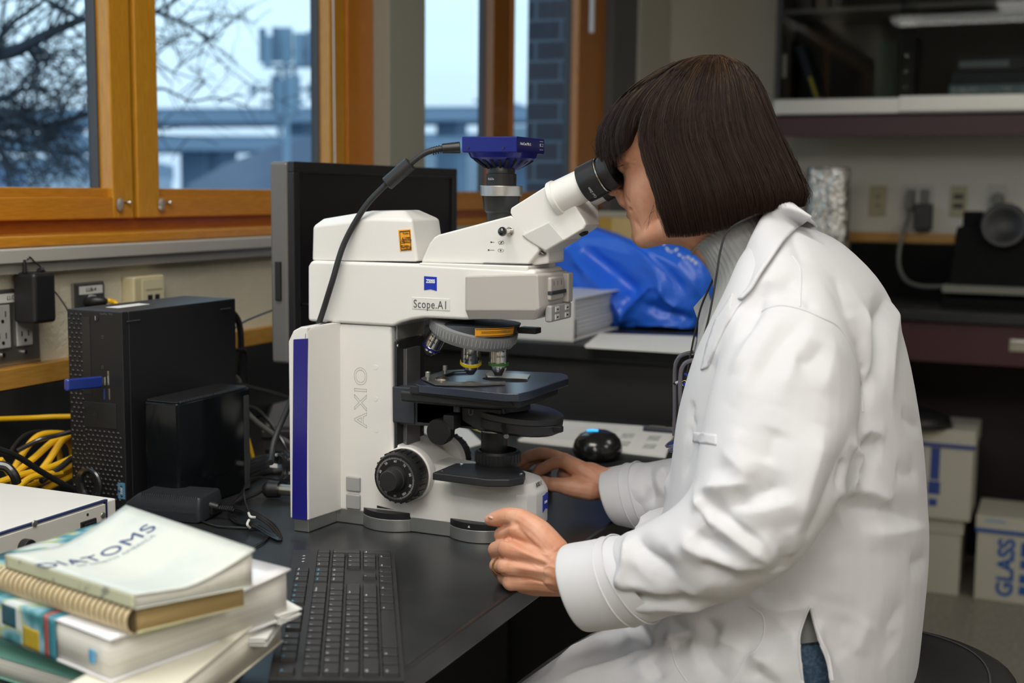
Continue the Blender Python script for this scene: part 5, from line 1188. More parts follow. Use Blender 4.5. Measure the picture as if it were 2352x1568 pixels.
for j in range(rowsn):
    for i in range(cols): cap.face((grid[j][i], grid[j][(i+1) % cols], grid[j+1][(i+1) % cols], grid[j+1][i]))
bot = grid[-1]; inn = [cap.bm.verts.new(HC[min(int(hem(i/cols)*KH*.97), KH)].lerp(bot[i].co, .80)+Vector((0, 0, .012))) for i in range(cols)]
for i in range(cols): cap.face((bot[i], bot[(i+1) % cols], inn[(i+1) % cols], inn[i]))
hair = cap.build('hair', HAIRM, person, smooth=True)
def strand_mesh(N, kind, rmul=1.0):
    V = []; Fc = []
    for s in range(N):
        ph = random.random()
        if kind == 'fringe': ph = random.uniform(-.203, .203)
        if kind == 'side': ph = random.choice((1, -1))*random.uniform(.203, .5)
        f = face_open(ph)
        t0 = random.uniform(0, .22) if kind != 'top' else random.uniform(0, .1)
        h = hem(ph)+(random.gauss(0, .016) if kind == 'fringe' else .004-abs(random.gauss(0, .010)))
        if f > .203 and kind == 'fringe': h = .3
        if kind == 'top': h = random.uniform(.2, .45)
        off = random.uniform(-.004, .0012)+(random.random() < .04)*random.uniform(0, .003)
        drift = random.gauss(0, .0025)*(.4 if f < .23 else 1); wav = random.uniform(0, 6.3); wa = random.uniform(0, .0010); lump = .0016*math.sin(ph*2*PI*23)+.0010*math.sin(ph*2*PI*57+1)
        fly = random.random() < .035
        P = []
        K = 11
        for k in range(K):
            u = k/(K-1); t = t0+(h-t0)*u
            o_ = off+lump*min(1, t*2)+(wa*math.sin(wav+u*5)) + (fly*u*u*random.uniform(.0, .010))
            p = hpt(ph+drift*u+wa*.5*math.sin(wav*2+u*3), t, o_)
            if kind != 'fringe' and u > .9: p = p+(HC[-2]-p).normalized()*.003*(u-.9)*10
            P.append(p)
        r0 = random.uniform(.00022, .00042)*rmul
        base = len(V)
        for k, p in enumerate(P):
            t_ = (P[min(k+1, K-1)]-P[max(k-1, 0)]).normalized(); a_ = t_.orthogonal().normalized(); b_ = t_.cross(a_); r = r0*(1 if k < K-3 else (K-k)/3.2)
            for q in range(3): V.append(p+(a_*math.cos(q*2.0944)+b_*math.sin(q*2.0944))*r)
        for k in range(K-1):
            for q in range(3): c0 = base+k*3; Fc.append((c0+q, c0+(q+1) % 3, c0+3+(q+1) % 3, c0+3+q))
    me = bpy.data.meshes.new('hair_strands'); me.from_pydata([tuple(p) for p in V], [], Fc); return me
link('strands', strand_mesh(7500, 'side'), HAIRM, hair, smooth=True)
link('fringe', strand_mesh(2600, 'fringe'), HAIRM, hair, smooth=True)
link('fine_strands', strand_mesh(1500, 'side', .7), M('mid_brown_hair', (.040, .020, .011), .4, spec=.4), hair, smooth=True)
link('greying_roots', strand_mesh(900, 'top', .6), M('golden_brown_root_hair', (.11, .062, .026), .45, spec=.4), hair, smooth=True)
# wisps at the cheek
wp = MB()
for i in range(5):
    a = PX(1502+random.uniform(-2, 4), 465+random.uniform(-10, 20), XP-.090); b = PX(1497+random.uniform(-5, 3), 495+random.uniform(-8, 8), XP-.090); c = PX(1484+random.uniform(-9, 8), 522+random.uniform(-8, 8), XP-.088)
    wp.tube([a, b, c], [.00013, .00011, .00006], 4, sub=4)
wp.build('wisps', HAIRM, hair)
# ---------------- eyeglasses on a cord
gl = thing('eyeglasses', 'grey folded-out eyeglasses hanging upside down on a black neck cord', 'glasses', PX(1560, 1020, 1.50))
GFR = M('smoky_grey_acetate', (.12, .11, .13), .25, coat=.5, trans=.25)
XG0, XG1 = 1.455, 1.525
for X, pts in ((XG0, [(1603, 827), (1585, 828), (1570, 838), (1563, 860), (1562, 900), (1563, 950), (1564, 1000), (1565, 1024)]), (XG1, [(1592, 808), (1575, 812), (1560, 820), (1551, 840), (1549, 880), (1549, 940), (1548, 990), (1548, 1000)])):
    MB().tube([PX(a, b, X) for a, b in pts], [.0022, .0024, .0026, .0026, .0024, .0023, .0022], 8).build('temple', GFR, gl)
lr = MB(); lr2 = MB()
for X, c in ((XG0+.006, (1570, 1022)), (XG1-.004, (1562, 1012))):
    cc = PX(*c, X); P = [cc+Vector((.023*math.cos(a)+.0*math.sin(a), -.016*math.sin(a)*.9+.002, .010*math.sin(a)*.6+.002*math.cos(a))) for a in [2*PI*i/28 for i in range(29)]]
    lr.tube(P, .0016, 6, smooth=False); lr2.hull([q+Vector((0, 0, .0006)) for q in P]+[q-Vector((0, 0, .0006)) for q in P])
lr.build('lens_rim', GFR, gl); lr2.build('lens', glass_mat('lens_glass', (.9, .9, .92), .12), gl)
MB().tube([PX(1566, 1015, XG0+.03), PX(1558, 1008, XG0+.036), PX(1556, 1006, XG0+.042)], .0018, 6).build('bridge', GFR, gl)
CORD = M('black_cord', (.015, .015, .016), .7)
MB().tube([PX(a, b, x) for a, b, x in [(1790, 470, 1.50), (1720, 500, 1.462), (1672, 530, 1.455), (1655, 575, 1.448), (1646, 630, 1.442), (1630, 720, 1.438), (1610, 800, 1.436), (1597, 860, 1.436), (1590, 892, 1.436)]], .0014, 8).build('neck_cord', CORD, gl)
MB().tube([PX(a, b, x) for a, b, x in [(1650, 600, 1.50), (1638, 640, 1.51), (1612, 700, 1.515), (1598, 755, 1.515), (1585, 820, 1.515), (1576, 870, 1.515)]], .0013, 8).build('neck_cord', CORD, gl)
MB().cyl(PX(1590, 885, 1.436), PX(1586, 902, 1.436), .0026, 10).build('cord_sleeve', RUBBER, gl)
p = PX(1586, 911, 1.437); MB().tube([p+Vector((0, .0036*math.cos(a), .0036*math.sin(a))) for a in [2*PI*i/16 for i in range(17)]], .0005, 6, smooth=False).build('ring', M('brass', (.6, .45, .2), .3, 1), gl)
p2 = PX(1572, 880, 1.50); MB().tube([p2+Vector((0, .0034*math.cos(a), .0034*math.sin(a))) for a in [2*PI*i/16 for i in range(17)]], .0005, 6, smooth=False).build('ring', M('brass', (.6, .45, .2), .3, 1), gl)
MB().tube([PX(1584, 916, 1.437), PX(1575, 924, 1.442), PX(1562, 929, XG0-.003)], .0016, 8).build('cord_loop', CORD, gl)
MB().tube([PX(1572, 884, 1.50), PX(1562, 882, 1.515), PX(1546, 880, XG1)], .0016, 8).build('cord_loop', CORD, gl)
for a, b, X in ((1573, 924, 1.443), (1556, 878, 1.518)): p = PX(a, b, X); MB().cyl(p-Vector((0, .002, -.001)), p+Vector((0, .002, -.001)), .0022, 10).build('crimp', SILVER, gl)
# ================================================================== things on and above the near bench
STEEL = M('brushed_steel_plate', (.36, .35, .32), .38, .9)
LGREY = M('light_grey_plastic', (.38, .38, .37), .5)
BEIGE = M('aged_beige_plastic', (.60, .53, .33), .5)
WLAB = M('label_white', (.72, .72, .68), .6)
YEL = M('yellow_cable_jacket', (.78, .45, .015), .4)
CBL = M('black_cable_jacket', (.016, .016, .017), .3, coat=.4)
def slots(mb, x, z, y):
    mb.box((x-.008, y-.0008, z-.004), (x-.0065, y+.001, z+.004)).box((x+.0055, y-.0008, z-.0045), (x+.007, y+.001, z+.0045)); mb.cyl((x, y-.0008, z-.011), (x, y+.001, z-.011), .0028, 12)
# double outlet plate LLC-1
x1 = PY(86, 740, YW).x; z0 = PY(84, 822, YW).z; z1 = z0+.116; x0 = x1-.116; yf = YW-.004
t = thing('outlet_plate', 'steel double outlet plate on the plaster at the left edge', 'outlet', (x0+.058, YW, z0))
MB().box((x0, yf, z0), (x1, YW-.0003, z1)).build('plate', STEEL, t, bevel=.0015)
MB().box((x0-.002, yf+.001, z0-.012), (x1+.002, YW-.0003, z0-.003)).build('raceway_edge', M('brown_stained_edge', (.18, .11, .05), .6), t, bevel=.001)
for cx in (x0+.035, x0+.081):
    r_ = MB().box((cx-.0165, yf-.004, z0+.024), (cx+.0165, yf, z0+.092)).build('receptacle', LGREY, t, bevel=.0015)
    s_ = MB(); slots(s_, cx, z0+.078, yf-.004); slots(s_, cx, z0+.044, yf-.004); s_.build('slots', BLACK, r_, smooth=False)
    MB().cyl((cx, yf-.0045, z0+.014), (cx, yf, z0+.014), .0035, 14).build('screw', CHROME, t)
lb = MB().box((x0+.012, yf-.0006, z1-.021), (x1-.014, yf, z1-.007)).build('label', WLAB, t, smooth=False)
text('LLC-1', .0095, INK, lb, (PY(24, 687, YW).x, yf-.0009, z1-.014), (1, 0, 0), (0, 0, 1))
# wall wart
a, b = PY(36, 748, 1.485), PY(112, 622, 1.485)
t = thing('power_adapter', 'black plug-in power adapter on the left wall outlet, its cord folded on top', 'power adapter', ((a.x+b.x)/2, 1.49, a.z))
MB().box((a.x+.020, 1.464, a.z+.001), (b.x-.006, 1.5105, b.z)).build('body', M('adapter_black', (.013, .013, .014), .38), t, bevel=.007, seg=4)
p = PY(63, 608, 1.48); q = MB()
for k in range(5): q.lathe([(0, .0042-.0003*k), (.0022, .0042-.0003*k)], (p.x, 1.486, b.z+.0005+.0034*k), (0, 0, 1), 14)
q.cyl((p.x, 1.486, b.z), (p.x, 1.486, b.z+.020), .0026, 10).build('strain_relief', BLACK, t)
P = lambda *L: [PY(x, y, Y) for x, y, Y in L]
MB().tube(P((62, 598, 1.486), (68, 590, 1.484), (82, 604, 1.482), (98, 618, 1.482), (106, 640, 1.482), (118, 660, 1.48), (138, 685, 1.47), (156, 714, 1.45), (160, 735, 1.44)), .0013, 8).build('cord', CBL, t)
q = MB(); pp = P((92, 618, 1.476), (104, 636, 1.476), (118, 658, 1.476)); q.tube(pp, [.004, .006, .0035], 10)
for k in range(7): c = pp[0].lerp(pp[2], k/6.5); q.lathe([(0, .0062-.0003*k), (.0016, .0062-.0003*k)], c, pp[2]-pp[0], 12)
q.build('wound_cord', CBL, t)
# single outlet LUB-4
a, b = PY(172, 760, 1.515), PY(233, 645, 1.515)
t = thing('outlet_plate', 'steel-edged dark outlet plate with a plug, above the black computer', 'outlet', ((a.x+b.x)/2, YW, a.z))
MB().box((a.x-.002, YW-.006, b.z-.112), (b.x+.006, YW-.0003, b.z)).build('plate', STEEL, t, bevel=.002)
MB().box((a.x+.004, YW-.0075, b.z-.108), (b.x+.004, YW-.006, b.z-.004)).build('face', M('dark_face_plate', (.05, .052, .055), .4), t, bevel=.001)
l_ = MB().box((a.x+.010, YW-.0082, b.z-.020), (b.x-.001, YW-.0075, b.z-.006)).build('label', WLAB, t, smooth=False)
text('LUB-4', .0095, INK, l_, ((a.x+b.x)/2+.004, YW-.0086, b.z-.0128), (1, 0, 0), (0, 0, 1))
t = thing('power_plug', 'black plug with a yellow cable in the outlet marked LUB-4', 'plug', PY(215, 690, 1.50))
MB().tube(P((198, 694, 1.510), (214, 691, 1.497), (234, 691, 1.485), (243, 693, 1.482)), [.0075, .0085, .007, .006], 14).build('body', BLACK, t)
MB().tube(P((200, 696, 1.512), (206, 680, 1.508), (220, 681, 1.505)), .002, 8).build('grip_edge', LGREY, t)
MB().tube(P((244, 690, 1.482), (256, 692, 1.475), (270, 702, 1.46), (285, 760, 1.45)), .0042, 10).build('cable', YEL, t)
# beige data jack box
a, b = PY(312, 750, 1.49), PY(380, 630, 1.49)
t = thing('data_jack_box', 'beige surface-mounted data jack box on the plaster wall', 'data jack', ((a.x+b.x)/2, YW, b.z-.07))
MB().box((a.x, 1.492, b.z-.072), (b.x, YW-.0003, b.z)).build('box', BEIGE, t, bevel=.004, seg=3)
MB().box((a.x+.020, 1.4905, b.z-.066), (b.x-.004, 1.492, b.z-.006)).build('face', M('pale_beige_face', (.66, .60, .40), .5), t, bevel=.001)
w_ = (b.x-a.x)
for k in (0, 1): MB().box((a.x+.034+k*.019, 1.4895, b.z-.048), (a.x+.046+k*.019, 1.4905, b.z-.034)).build('port', BLACK, t, smooth=False)
MB().box((a.x+.030, 1.4900, b.z-.026), (b.x-.010, 1.4905, b.z-.024)).build('groove', M('beige_groove', (.3, .26, .16), .6), t, smooth=False)

# ---------------- small desktop computer
PCX0, PCX1, PCY0, PCY1, PCZ = 1.418, 1.688, 1.230, 1.331, BZ+.289
pc = thing('desktop_computer', 'slim black desktop computer standing upright by the wall', 'computer', (1.55, 1.276, BZ))
PCB = M('computer_black_steel', (.012, .012, .014), .42, bump=(600, .08, .0003)); PCF = M('computer_black_front', (.010, .010, .011), .5)
MB().box((PCX0+.014, PCY0, BZ+.001), (PCX1, PCY1, PCZ)).build('case', PCB, pc, bevel=.002)
fb = MB().box((PCX0, PCY0, BZ+.001), (PCX0+.0135, PCY1, PCZ)).build('front_panel', PCF, pc, bevel=.0015)
def fpx(px, py): p = PX(px, py, PCX0); return p.y, p.z
g = MB()
def lattice(mb, y0, y1, z0_, z1_, s=.0075):
    nz_ = int((z1_-z0_)/(s*.9)); ny = max(1, int(abs(y1-y0)/s))
    for i in range(nz_):
        for j in range(ny):
            y = y0+(y1-y0)*(j+.5+(.5 if i % 2 else 0)-.25)/ny; z_ = z0_+(i+.5)*(z1_-z0_)/nz_
            hy, hz_ = s*.44, s*.36
            mb.pris([(PCX0-.0004, y-hy, z_), (PCX0-.0004, y, z_-hz_), (PCX0-.0004, y+hy, z_), (PCX0-.0004, y, z_+hz_)], [(PCX0-.0016, y-hy*.25, z_), (PCX0-.0016, y, z_-hz_*.25), (PCX0-.0016, y+hy*.25, z_), (PCX0-.0016, y, z_+hz_*.25)])
yl = PCY1-.002; ym = fpx(190, 800)[0]; zt_ = PCZ-.004; zm = fpx(230, 985)[1]
lattice(g, yl, ym, BZ+.01, zt_); lattice(g, ym, PCY0+.006, BZ+.01, zm)
g.build('grille', M('grille_black', (.020, .020, .022), .4), fb, smooth=False)
a, b = fpx(195, 978), fpx(267, 928); MB().box((PCX0-.0012, a[0], a[1]), (PCX0+.001, b[0], b[1])).build('badge_plate', M('grey_badge_plate', (.045, .045, .043), .35, .5), fb, bevel=.0005)
c = fpx(211, 951); MB().lathe([(0, .0118), (0, .0128), (.0005, .0128), (.0005, .0118)], (PCX0-.0013, c[0], c[1]), (-1, 0, 0), 32, cap=False).build('badge_ring', INK, fb)
text('DELL', .0075, INK, fb, (PCX0-.0014, c[0], c[1]), (0, -1, 0), SY, bold=.0002)
c = fpx(244, 721); text('OptiPlex 7050', .0042, M('faint_grey_print', (.09, .09, .09), .5), fb, (PCX0-.0004, c[0]-.0, c[1]), (0, -1, 0), SY)
c = fpx(220, 730); MB().cyl((PCX0+.001, c[0], c[1]), (PCX0-.001, c[0], c[1]), .0055, 20).build('power_button', PCF, fb, bevel=.0004)
MB().box((PCX0-.0013, c[0]-.0003, c[1]-.003), (PCX0-.0009, c[0]+.0004, c[1]+.003)).build('button_mark', M('mark_white', (.6, .6, .6), .5), fb, smooth=False)
a, b = fpx(193, 905), fpx(206, 728); MB().box((PCX0-.0008, a[0], a[1]), (PCX0+.001, b[0], b[1])).build('disc_tray', M('tray_black', (.018, .018, .019), .35), fb, bevel=.0004)
for px, py, w2, h2, m_ in ((249, 868, .003, .010, CHROME), (240, 905, .003, .008, M('port_blue', (.02, .05, .2), .4)), (251, 905, .003, .008, CHROME), (249, 882, .0015, .002, CHROME)):
    c = fpx(px, py); MB().box((PCX0-.0008, c[0]-w2/2, c[1]-h2), (PCX0+.001, c[0]+w2/2, c[1]+h2)).build('port', m_, fb, bevel=.0003)
for px, py in ((236, 843), (236, 774)): c = fpx(px, py); MB().lathe([(0, .0024), (.0008, .0024), (.0008, .0012), (0, .0012)], (PCX0, c[0], c[1]), (-1, 0, 0), 16).build('audio_socket', M('socket_grey', (.06, .06, .06), .4), fb)
for pa, pb in (((291, 740), (321, 733)), ((506, 712), (529, 706))):
    a, b = PY(*pa, PCY0), PY(*pb, PCY0); MB().box((a.x, PCY0-.0015, a.z), (b.x, PCY0+.001, b.z)).build('side_latch', M('latch_grey', (.05, .05, .053), .4), pc, bevel=.0005)
tp = [(PZ(a, b, PCZ).x, PZ(a, b, PCZ).y) for a, b in ((243, 706), (318, 697), (344, 699), (272, 708))]
MB().prz(tp, PCZ+.0001, PCZ+.0006).build('top_sticker', WLAB, pc, smooth=False)
MB().box((PCX0-.0006, PCY0+.002, BZ+.016), (PCX0+.001, PCY0+.015, BZ+.040)).build('blue_sticker', M('sticker_blue', (.10, .25, .40), .4), fb, smooth=False)
text('intel', .006, WLAB, fb, (PCX0-.0009, PCY0+.0085, BZ+.028), SY, (0, 1, 0))
# blue memory stick
a = PX(243, 874, PCX0); t = thing('usb_stick', 'blue memory stick plugged into the black computer', 'usb stick', (PCX0-.03, a.y, a.z))
e_ = PX(180, 880, PCX0-.062); d_ = Vector((-1, .03, -.03)).normalized()
MB().box((PCX0-.078, a.y-.0045, a.z-.0085), (PCX0-.010, a.y+.0045, a.z+.0085), Matrix.Rotation(-.03, 3, 'Z') @ Matrix.Rotation(.06, 3, 'Y'), Vector((PCX0-.010, a.y, a.z))).build('body', M('translucent_blue', (.015, .04, .26), .2, coat=.8), t, bevel=.003)
MB().box((PCX0-.012, a.y-.002, a.z-.006), (PCX0-.0005, a.y+.002, a.z+.006)).build('connector', CHROME, t)

# ---------------- glossy black drive beside the computer
dv = thing('external_drive', 'glossy black external drive standing beside the computer', 'external drive', (1.52, 1.17, BZ))
DG = M('gloss_black_acrylic', (.005, .006, .007), .14, spec=.3)
r2 = [(x, y) for x, y in [(1.432, 1.160), (1.436, 1.150), (1.446, 1.145), (1.600, 1.145), (1.610, 1.150), (1.614, 1.160), (1.614, 1.205), (1.606, 1.212), (1.440, 1.212), (1.432, 1.205)]]
MB().prz(r2, BZ+.001, BZ+.160).build('body', DG, dv, bevel=.003, seg=3)
MB().prz([(1.523+(x-1.523)*.96, 1.179+(y-1.179)*.93) for x, y in r2], BZ+.1601, BZ+.162).build('top', BLACK, dv, bevel=.0008)
q = MB()
for i in range(20): q.box((1.440+.008*i, 1.147, BZ+.1605), (1.445+.008*i, 1.149, BZ+.1635))
q.build('top_dots', DGREY, dv, smooth=False)
MB().prx([(1.151, BZ+.003), (1.151, BZ+.15), (1.1445, BZ+.15), (1.1445, BZ+.003)], 1.588, 1.6015).build('front_edge', M('edge_grey', (.05, .055, .055), .3), dv, bevel=.001)

# ---------------- laptop style power brick
A_, B_ = PZ(284, 1190, BZ), PZ(462, 1204, BZ); u = (B_-A_); L_ = u.length; u.normalize(); v_ = Vector((-u.y, u.x, 0)); v_ = v_ if v_.x > 0 else -v_
br = thing('power_brick', 'ribbed black power brick lying on the bench before the computer', 'power brick', A_.lerp(B_, .5)+v_*.03)
BRK = M('brick_charcoal', (.022, .026, .030), .42)
def bl(s, w_, h): return A_+u*(s*L_)+v_*w_+Vector((0, 0, h))
top = [bl(.0, .006, .022), bl(.18, .004, .037), bl(.97, .004, .037), bl(1.0, .010, .030), bl(1.0, .058, .030), bl(.97, .064, .037), bl(.18, .064, .037), bl(.0, .062, .022)]
bot = [bl(.0, .004, .001), bl(.18, 0, .001), bl(.97, 0, .001), bl(1.0, .006, .001), bl(1.0, .062, .001), bl(.97, .068, .001), bl(.18, .068, .001), bl(.0, .064, .001)]
midr = [bl(.0, .000, .012), bl(.18, -.002, .020), bl(.97, -.002, .020), bl(1.0, .004, .020), bl(1.0, .064, .020), bl(.97, .070, .020), bl(.18, .070, .020), bl(.0, .068, .012)]
MB().hull(top+bot+midr).build('body', BRK, br, bevel=.004, seg=3)
q = MB()
for i in range(26): s0 = .22+.028*i; q.hull([bl(s0, -.0028, .014), bl(s0+.012, -.0028, .014), bl(s0, .0025, .0372), bl(s0+.012, .0025, .0372), bl(s0, .006, .0385), bl(s0+.012, .006, .0385), bl(s0, .008, .03), bl(s0+.012, .008, .03)])
q.build('ribs', BRK, br, bevel=.0006)
c = bl(1.0, .030, .014); q = MB().box(c-Vector((.006, .006, .006)), c+Vector((.006, .006, .006)))
q.build('socket', BLACK, br, bevel=.001)
q = MB().cyl(bl(.99, .03, .020), bl(1.10, .03, .018), .0065, 12, .005)
for k in range(8): q.lathe([(0, .0042), (.0016, .0042)], bl(1.10+.025*k, .03, .017), u, 10)
q.cyl(bl(1.1, .03, .017), bl(1.30, .03, .015), .0028, 8).build('plug', BLACK, br)
# cables
def cable(label, pts, r, mat=CBL, z=None, cat='cable', name='cable', group=None):
    Q = [PZ(a[0], a[1], BZ+(a[2] if len(a) > 2 else r+.001)) for a in pts]
    o = MB().tube(Q, r, 10, sub=8).build(name, mat, None); tag(o, label, cat, group); return o
o = thing('cable_bundle', 'thick bundle of black cables running from the power brick toward the microscope', 'cables', PZ(550, 1110, BZ))
for i, (y0, y1, z_) in enumerate(((0, 0, .024), (8, 6, .020), (18, 14, .016), (30, 24, .010), (6, 10, .010), (22, 18, .006), (42, 34, .005))):
    MB().tube([PZ(455+4*i, 1112+y0*.8, BZ+z_), PZ(500, 1092+y0, BZ+z_+.004), PZ(560, 1066+y0*.9, BZ+z_+.003), PZ(610, 1050+y1, BZ+z_), PZ(655, 1048+y1, BZ+z_)], .0056 if i < 4 else .0048, 10).build('strand', CBL, o)
cable('thin black cord lying from the brick past the coil toward the books', [(462, 1196), (500, 1208), (560, 1212), (600, 1212), (618, 1222), (610, 1240), (580, 1258)], .0016)
cable('black cord arching up over the glossy drive to the brick', [(357, 1103, .035), (375, 1070, .055), (410, 1030, .075), (455, 1000, .085), (500, 985, .090), (530, 992, .080), (548, 1020, .05), (552, 1050, .02)], .0019)
o = thing('coiled_thin_cable', 'coiled thin black cable with white ties behind the keyboard', 'cable', PZ(590, 1200, BZ))
q = MB(); random.seed(11)
for k in range(7):
    ox, oy = random.uniform(-6, 6), random.uniform(-8, 6)
    q.tube([PZ(528+ox, 1172+oy, BZ+.004), PZ(548+ox, 1165+oy, BZ+.010), PZ(590+ox, 1182+oy, BZ+.012), PZ(625+ox, 1205+oy, BZ+.008), PZ(645+ox*.5, 1236+oy, BZ+.003), PZ(622+ox, 1226+oy, BZ+.005), PZ(585+ox, 1204+oy, BZ+.009), PZ(548+ox, 1196+oy, BZ+.006), PZ(530+ox, 1182+oy, BZ+.003)], .0014, 6, sub=5)
q.build('loops', CBL, o)
MB().tube([PZ(522, 1165, BZ+.012), PZ(555, 1130, BZ+.02), PZ(566, 1110, BZ+.026), PZ(575, 1100, BZ+.028), PZ(605, 1096, BZ+.024), PZ(660, 1108, BZ+.01)], .0015, 6).build('lead', CBL, o)
MB().tube([PZ(572, 1178, BZ+.014), PZ(562, 1150, BZ+.02), PZ(560, 1125, BZ+.026), PZ(568, 1105, BZ+.03)], .0015, 6).build('lead', CBL, o)
for a in ([(571, 1178, .016), (575, 1186, .018), (586, 1188, .016)], [(572, 1194, .015), (568, 1204, .012), (574, 1212, .006)]): MB().tube([PZ(x, y, BZ+z_) for x, y, z_ in a], .0018, 6).build('white_tie', WLAB, o)
o = thing('barrel_connector', 'fat black connector with a metal tip behind the microscope', 'connector', PZ(630, 1135, BZ))
a, b, c = PZ(606, 1122, BZ+.015), PZ(642, 1124, BZ+.015), PZ(664, 1126, BZ+.015)
MB().tube([a, a.lerp(b, .3), b], [.008, .0135, .0125], 20).build('body', BLACK, o); MB().cyl(b, c+(c-b)*.6, .0085, 20).build('tip', M('nickel', (.5, .46, .38), .3, 1), o)
MB().tube([a, PZ(590, 1133, BZ+.010), PZ(550, 1150, BZ+.006), PZ(520, 1165, BZ+.005)], .0032, 8).build('cord', CBL, o)
o = thing('tied_small_cables', 'knot of thin black cables with a white tie next to the blue panel', 'cables', PZ(645, 1075, BZ))
for k in range(6):
    x = 632+5*k; MB().tube([PZ(x-8, 1066, BZ+.020), PZ(x, 1048-3*k, BZ+.042), PZ(x+14, 1052, BZ+.038), PZ(x+18, 1085, BZ+.015), PZ(x+8, 1102, BZ+.006)], .0016, 6).build('strand', CBL, o)
MB().box(PZ(622, 1072, BZ+.03), PZ(636, 1066, BZ+.036)).build('white_tie', WLAB, o)
# cables at the back of the computer
for i, (lab, pts, r, m_) in enumerate([
    ('thick black mains cable plugged in the back of the computer', [(1.690, 1.262, .262), (1.715, 1.262, .265), (1.745, 1.265, .240), (1.755, 1.27, .18), (1.755, 1.28, .10), (1.76, 1.30, .01)], .0055, CBL),
    ('thin black cable rising behind the computer to the monitor', [(1.692, 1.27, .20), (1.72, 1.275, .215), (1.80, 1.30, .235), (1.95, 1.32, .25)], .0020, CBL),
    ('black cable looping out low behind the computer', [(1.692, 1.25, .195), (1.72, 1.25, .20), (1.75, 1.255, .19), (1.76, 1.26, .14)], .003, CBL),
    ('grey cable sagging behind the computer onto the bench', [(1.692, 1.25, .16), (1.72, 1.25, .15), (1.73, 1.245, .10), (1.76, 1.22, .06), (1.79, 1.18, .03), (1.82, 1.14, .005)], .0042, M('grey_cable_jacket', (.14, .14, .13), .45)),
    ('black cable crossing behind the microscope stand', [(1.692, 1.24, .15), (1.72, 1.23, .14), (1.79, 1.19, .11), (1.86, 1.15, .05), (1.92, 1.10, .01)], .003, CBL),
    ('black cable curling forward past the glossy drive', [(1.70, 1.235, .11), (1.73, 1.22, .10), (1.745, 1.19, .06), (1.73, 1.16, .03), (1.69, 1.14, .01), (1.66, 1.12, .004)], .003, CBL),
    ('yellow cable hanging behind the computer', [(1.692, 1.25, .145), (1.70, 1.25, .125), (1.715, 1.245, .09), (1.73, 1.24, .05), (1.74, 1.235, .006)], .0035, YEL)]):
    o = MB().tube([(x, y, BZ+z_) for x, y, z_ in pts], r, 10).build('cable', m_, None); tag(o, lab, 'cable')
# grey tablet tray and small white carton behind the microscope
a = [PZ(598, 985, BZ+.02), PZ(628, 905, BZ+.02), PZ(720, 905, BZ+.02), PZ(720, 985, BZ+.02)]
o = thing('grey_tray', 'dark-rimmed grey tray lying behind the microscope', 'tray', (a[0]+a[2])/2-Vector((0, 0, .02)))
MB().prz([(p.x, p.y) for p in a], BZ+.001, BZ+.018).build('rim', M('tray_rim', (.03, .03, .03), .5), o, bevel=.004)
cc = sum(a, Vector())/4; MB().prz([((p.x-cc.x)*.84+cc.x, (p.y-cc.y)*.84+cc.y) for p in a], BZ+.0182, BZ+.0195).build('surface', M('tray_grey', (.16, .16, .165), .6, noise=(25, (.20, .13, .17), .62, .72)), o, bevel=.0008)
p = PZ(660, 905, BZ); MB_ = MB().box((p.x-.02, p.y-.06, BZ+.001), (p.x+.03, p.y+.025, BZ+.075)).build('small_carton', M('carton_white', (.5, .5, .48), .6), None, bevel=.002); tag(MB_, 'small white carton against the upstand behind the microscope', 'carton')
p = PZ(655, 1058, BZ+.015); o = MB().box((p.x-.03, p.y-.05, BZ+.001), (p.x+.03, p.y+.022, BZ+.022)).build('blue_grey_case', M('blue_grey_plastic', (.16, .22, .30), .4), None, bevel=.005); tag(o, 'small blue-grey case half hidden behind the microscope rear', 'case')
# yellow cables coil on the far left
random.seed(4)
o = thing('yellow_cable_coil', 'heap of coiled yellow network cables left of the computer', 'cables', PZ(90, 1090, BZ))
Yp = 1.38
def F(pts, dy=0): return [PY(a, b, Yp+dy) for a, b in pts]
for pts, r, dy in [([(30, 1080), (60, 1030), (90, 1000), (130, 995), (165, 1000)], .0050, .02), ([(20, 1100), (80, 1050), (120, 1015), (150, 1000), (172, 1010)], .0050, .0), ([(75, 1105), (110, 1060), (140, 1015), (160, 1000)], .0052, -.01), ([(-10, 1110), (50, 1090), (110, 1075), (170, 1050)], .0050, -.03),
                   ([(60, 1120), (110, 1100), (160, 1080), (180, 1060)], .0050, -.02), ([(150, 1005), (165, 1030), (160, 1070), (120, 1110)], .0050, .01), ([(0, 1055), (20, 1085), (35, 1115)], .0050, 0), ([(130, 1020), (138, 1050), (136, 1080)], .0045, .015), ([(40, 1120), (75, 1095), (140, 1085)], .0048, -.04), ([(100, 1125), (150, 1100), (180, 1085)], .0046, -.03)]:
    MB().tube([Vector((p.x, p.y, max(p.z, BZ+.006))) for p in F(pts, dy)], r, 10).build('loop', YEL, o)
o = MB().tube([PY(-30, 963, 1.49), PY(60, 960, 1.48), PY(120, 957, 1.46), PY(172, 956, 1.44)], .0042, 10).build('cable', YEL, None); tag(o, 'straight yellow cable strung along the black upstand', 'cable')
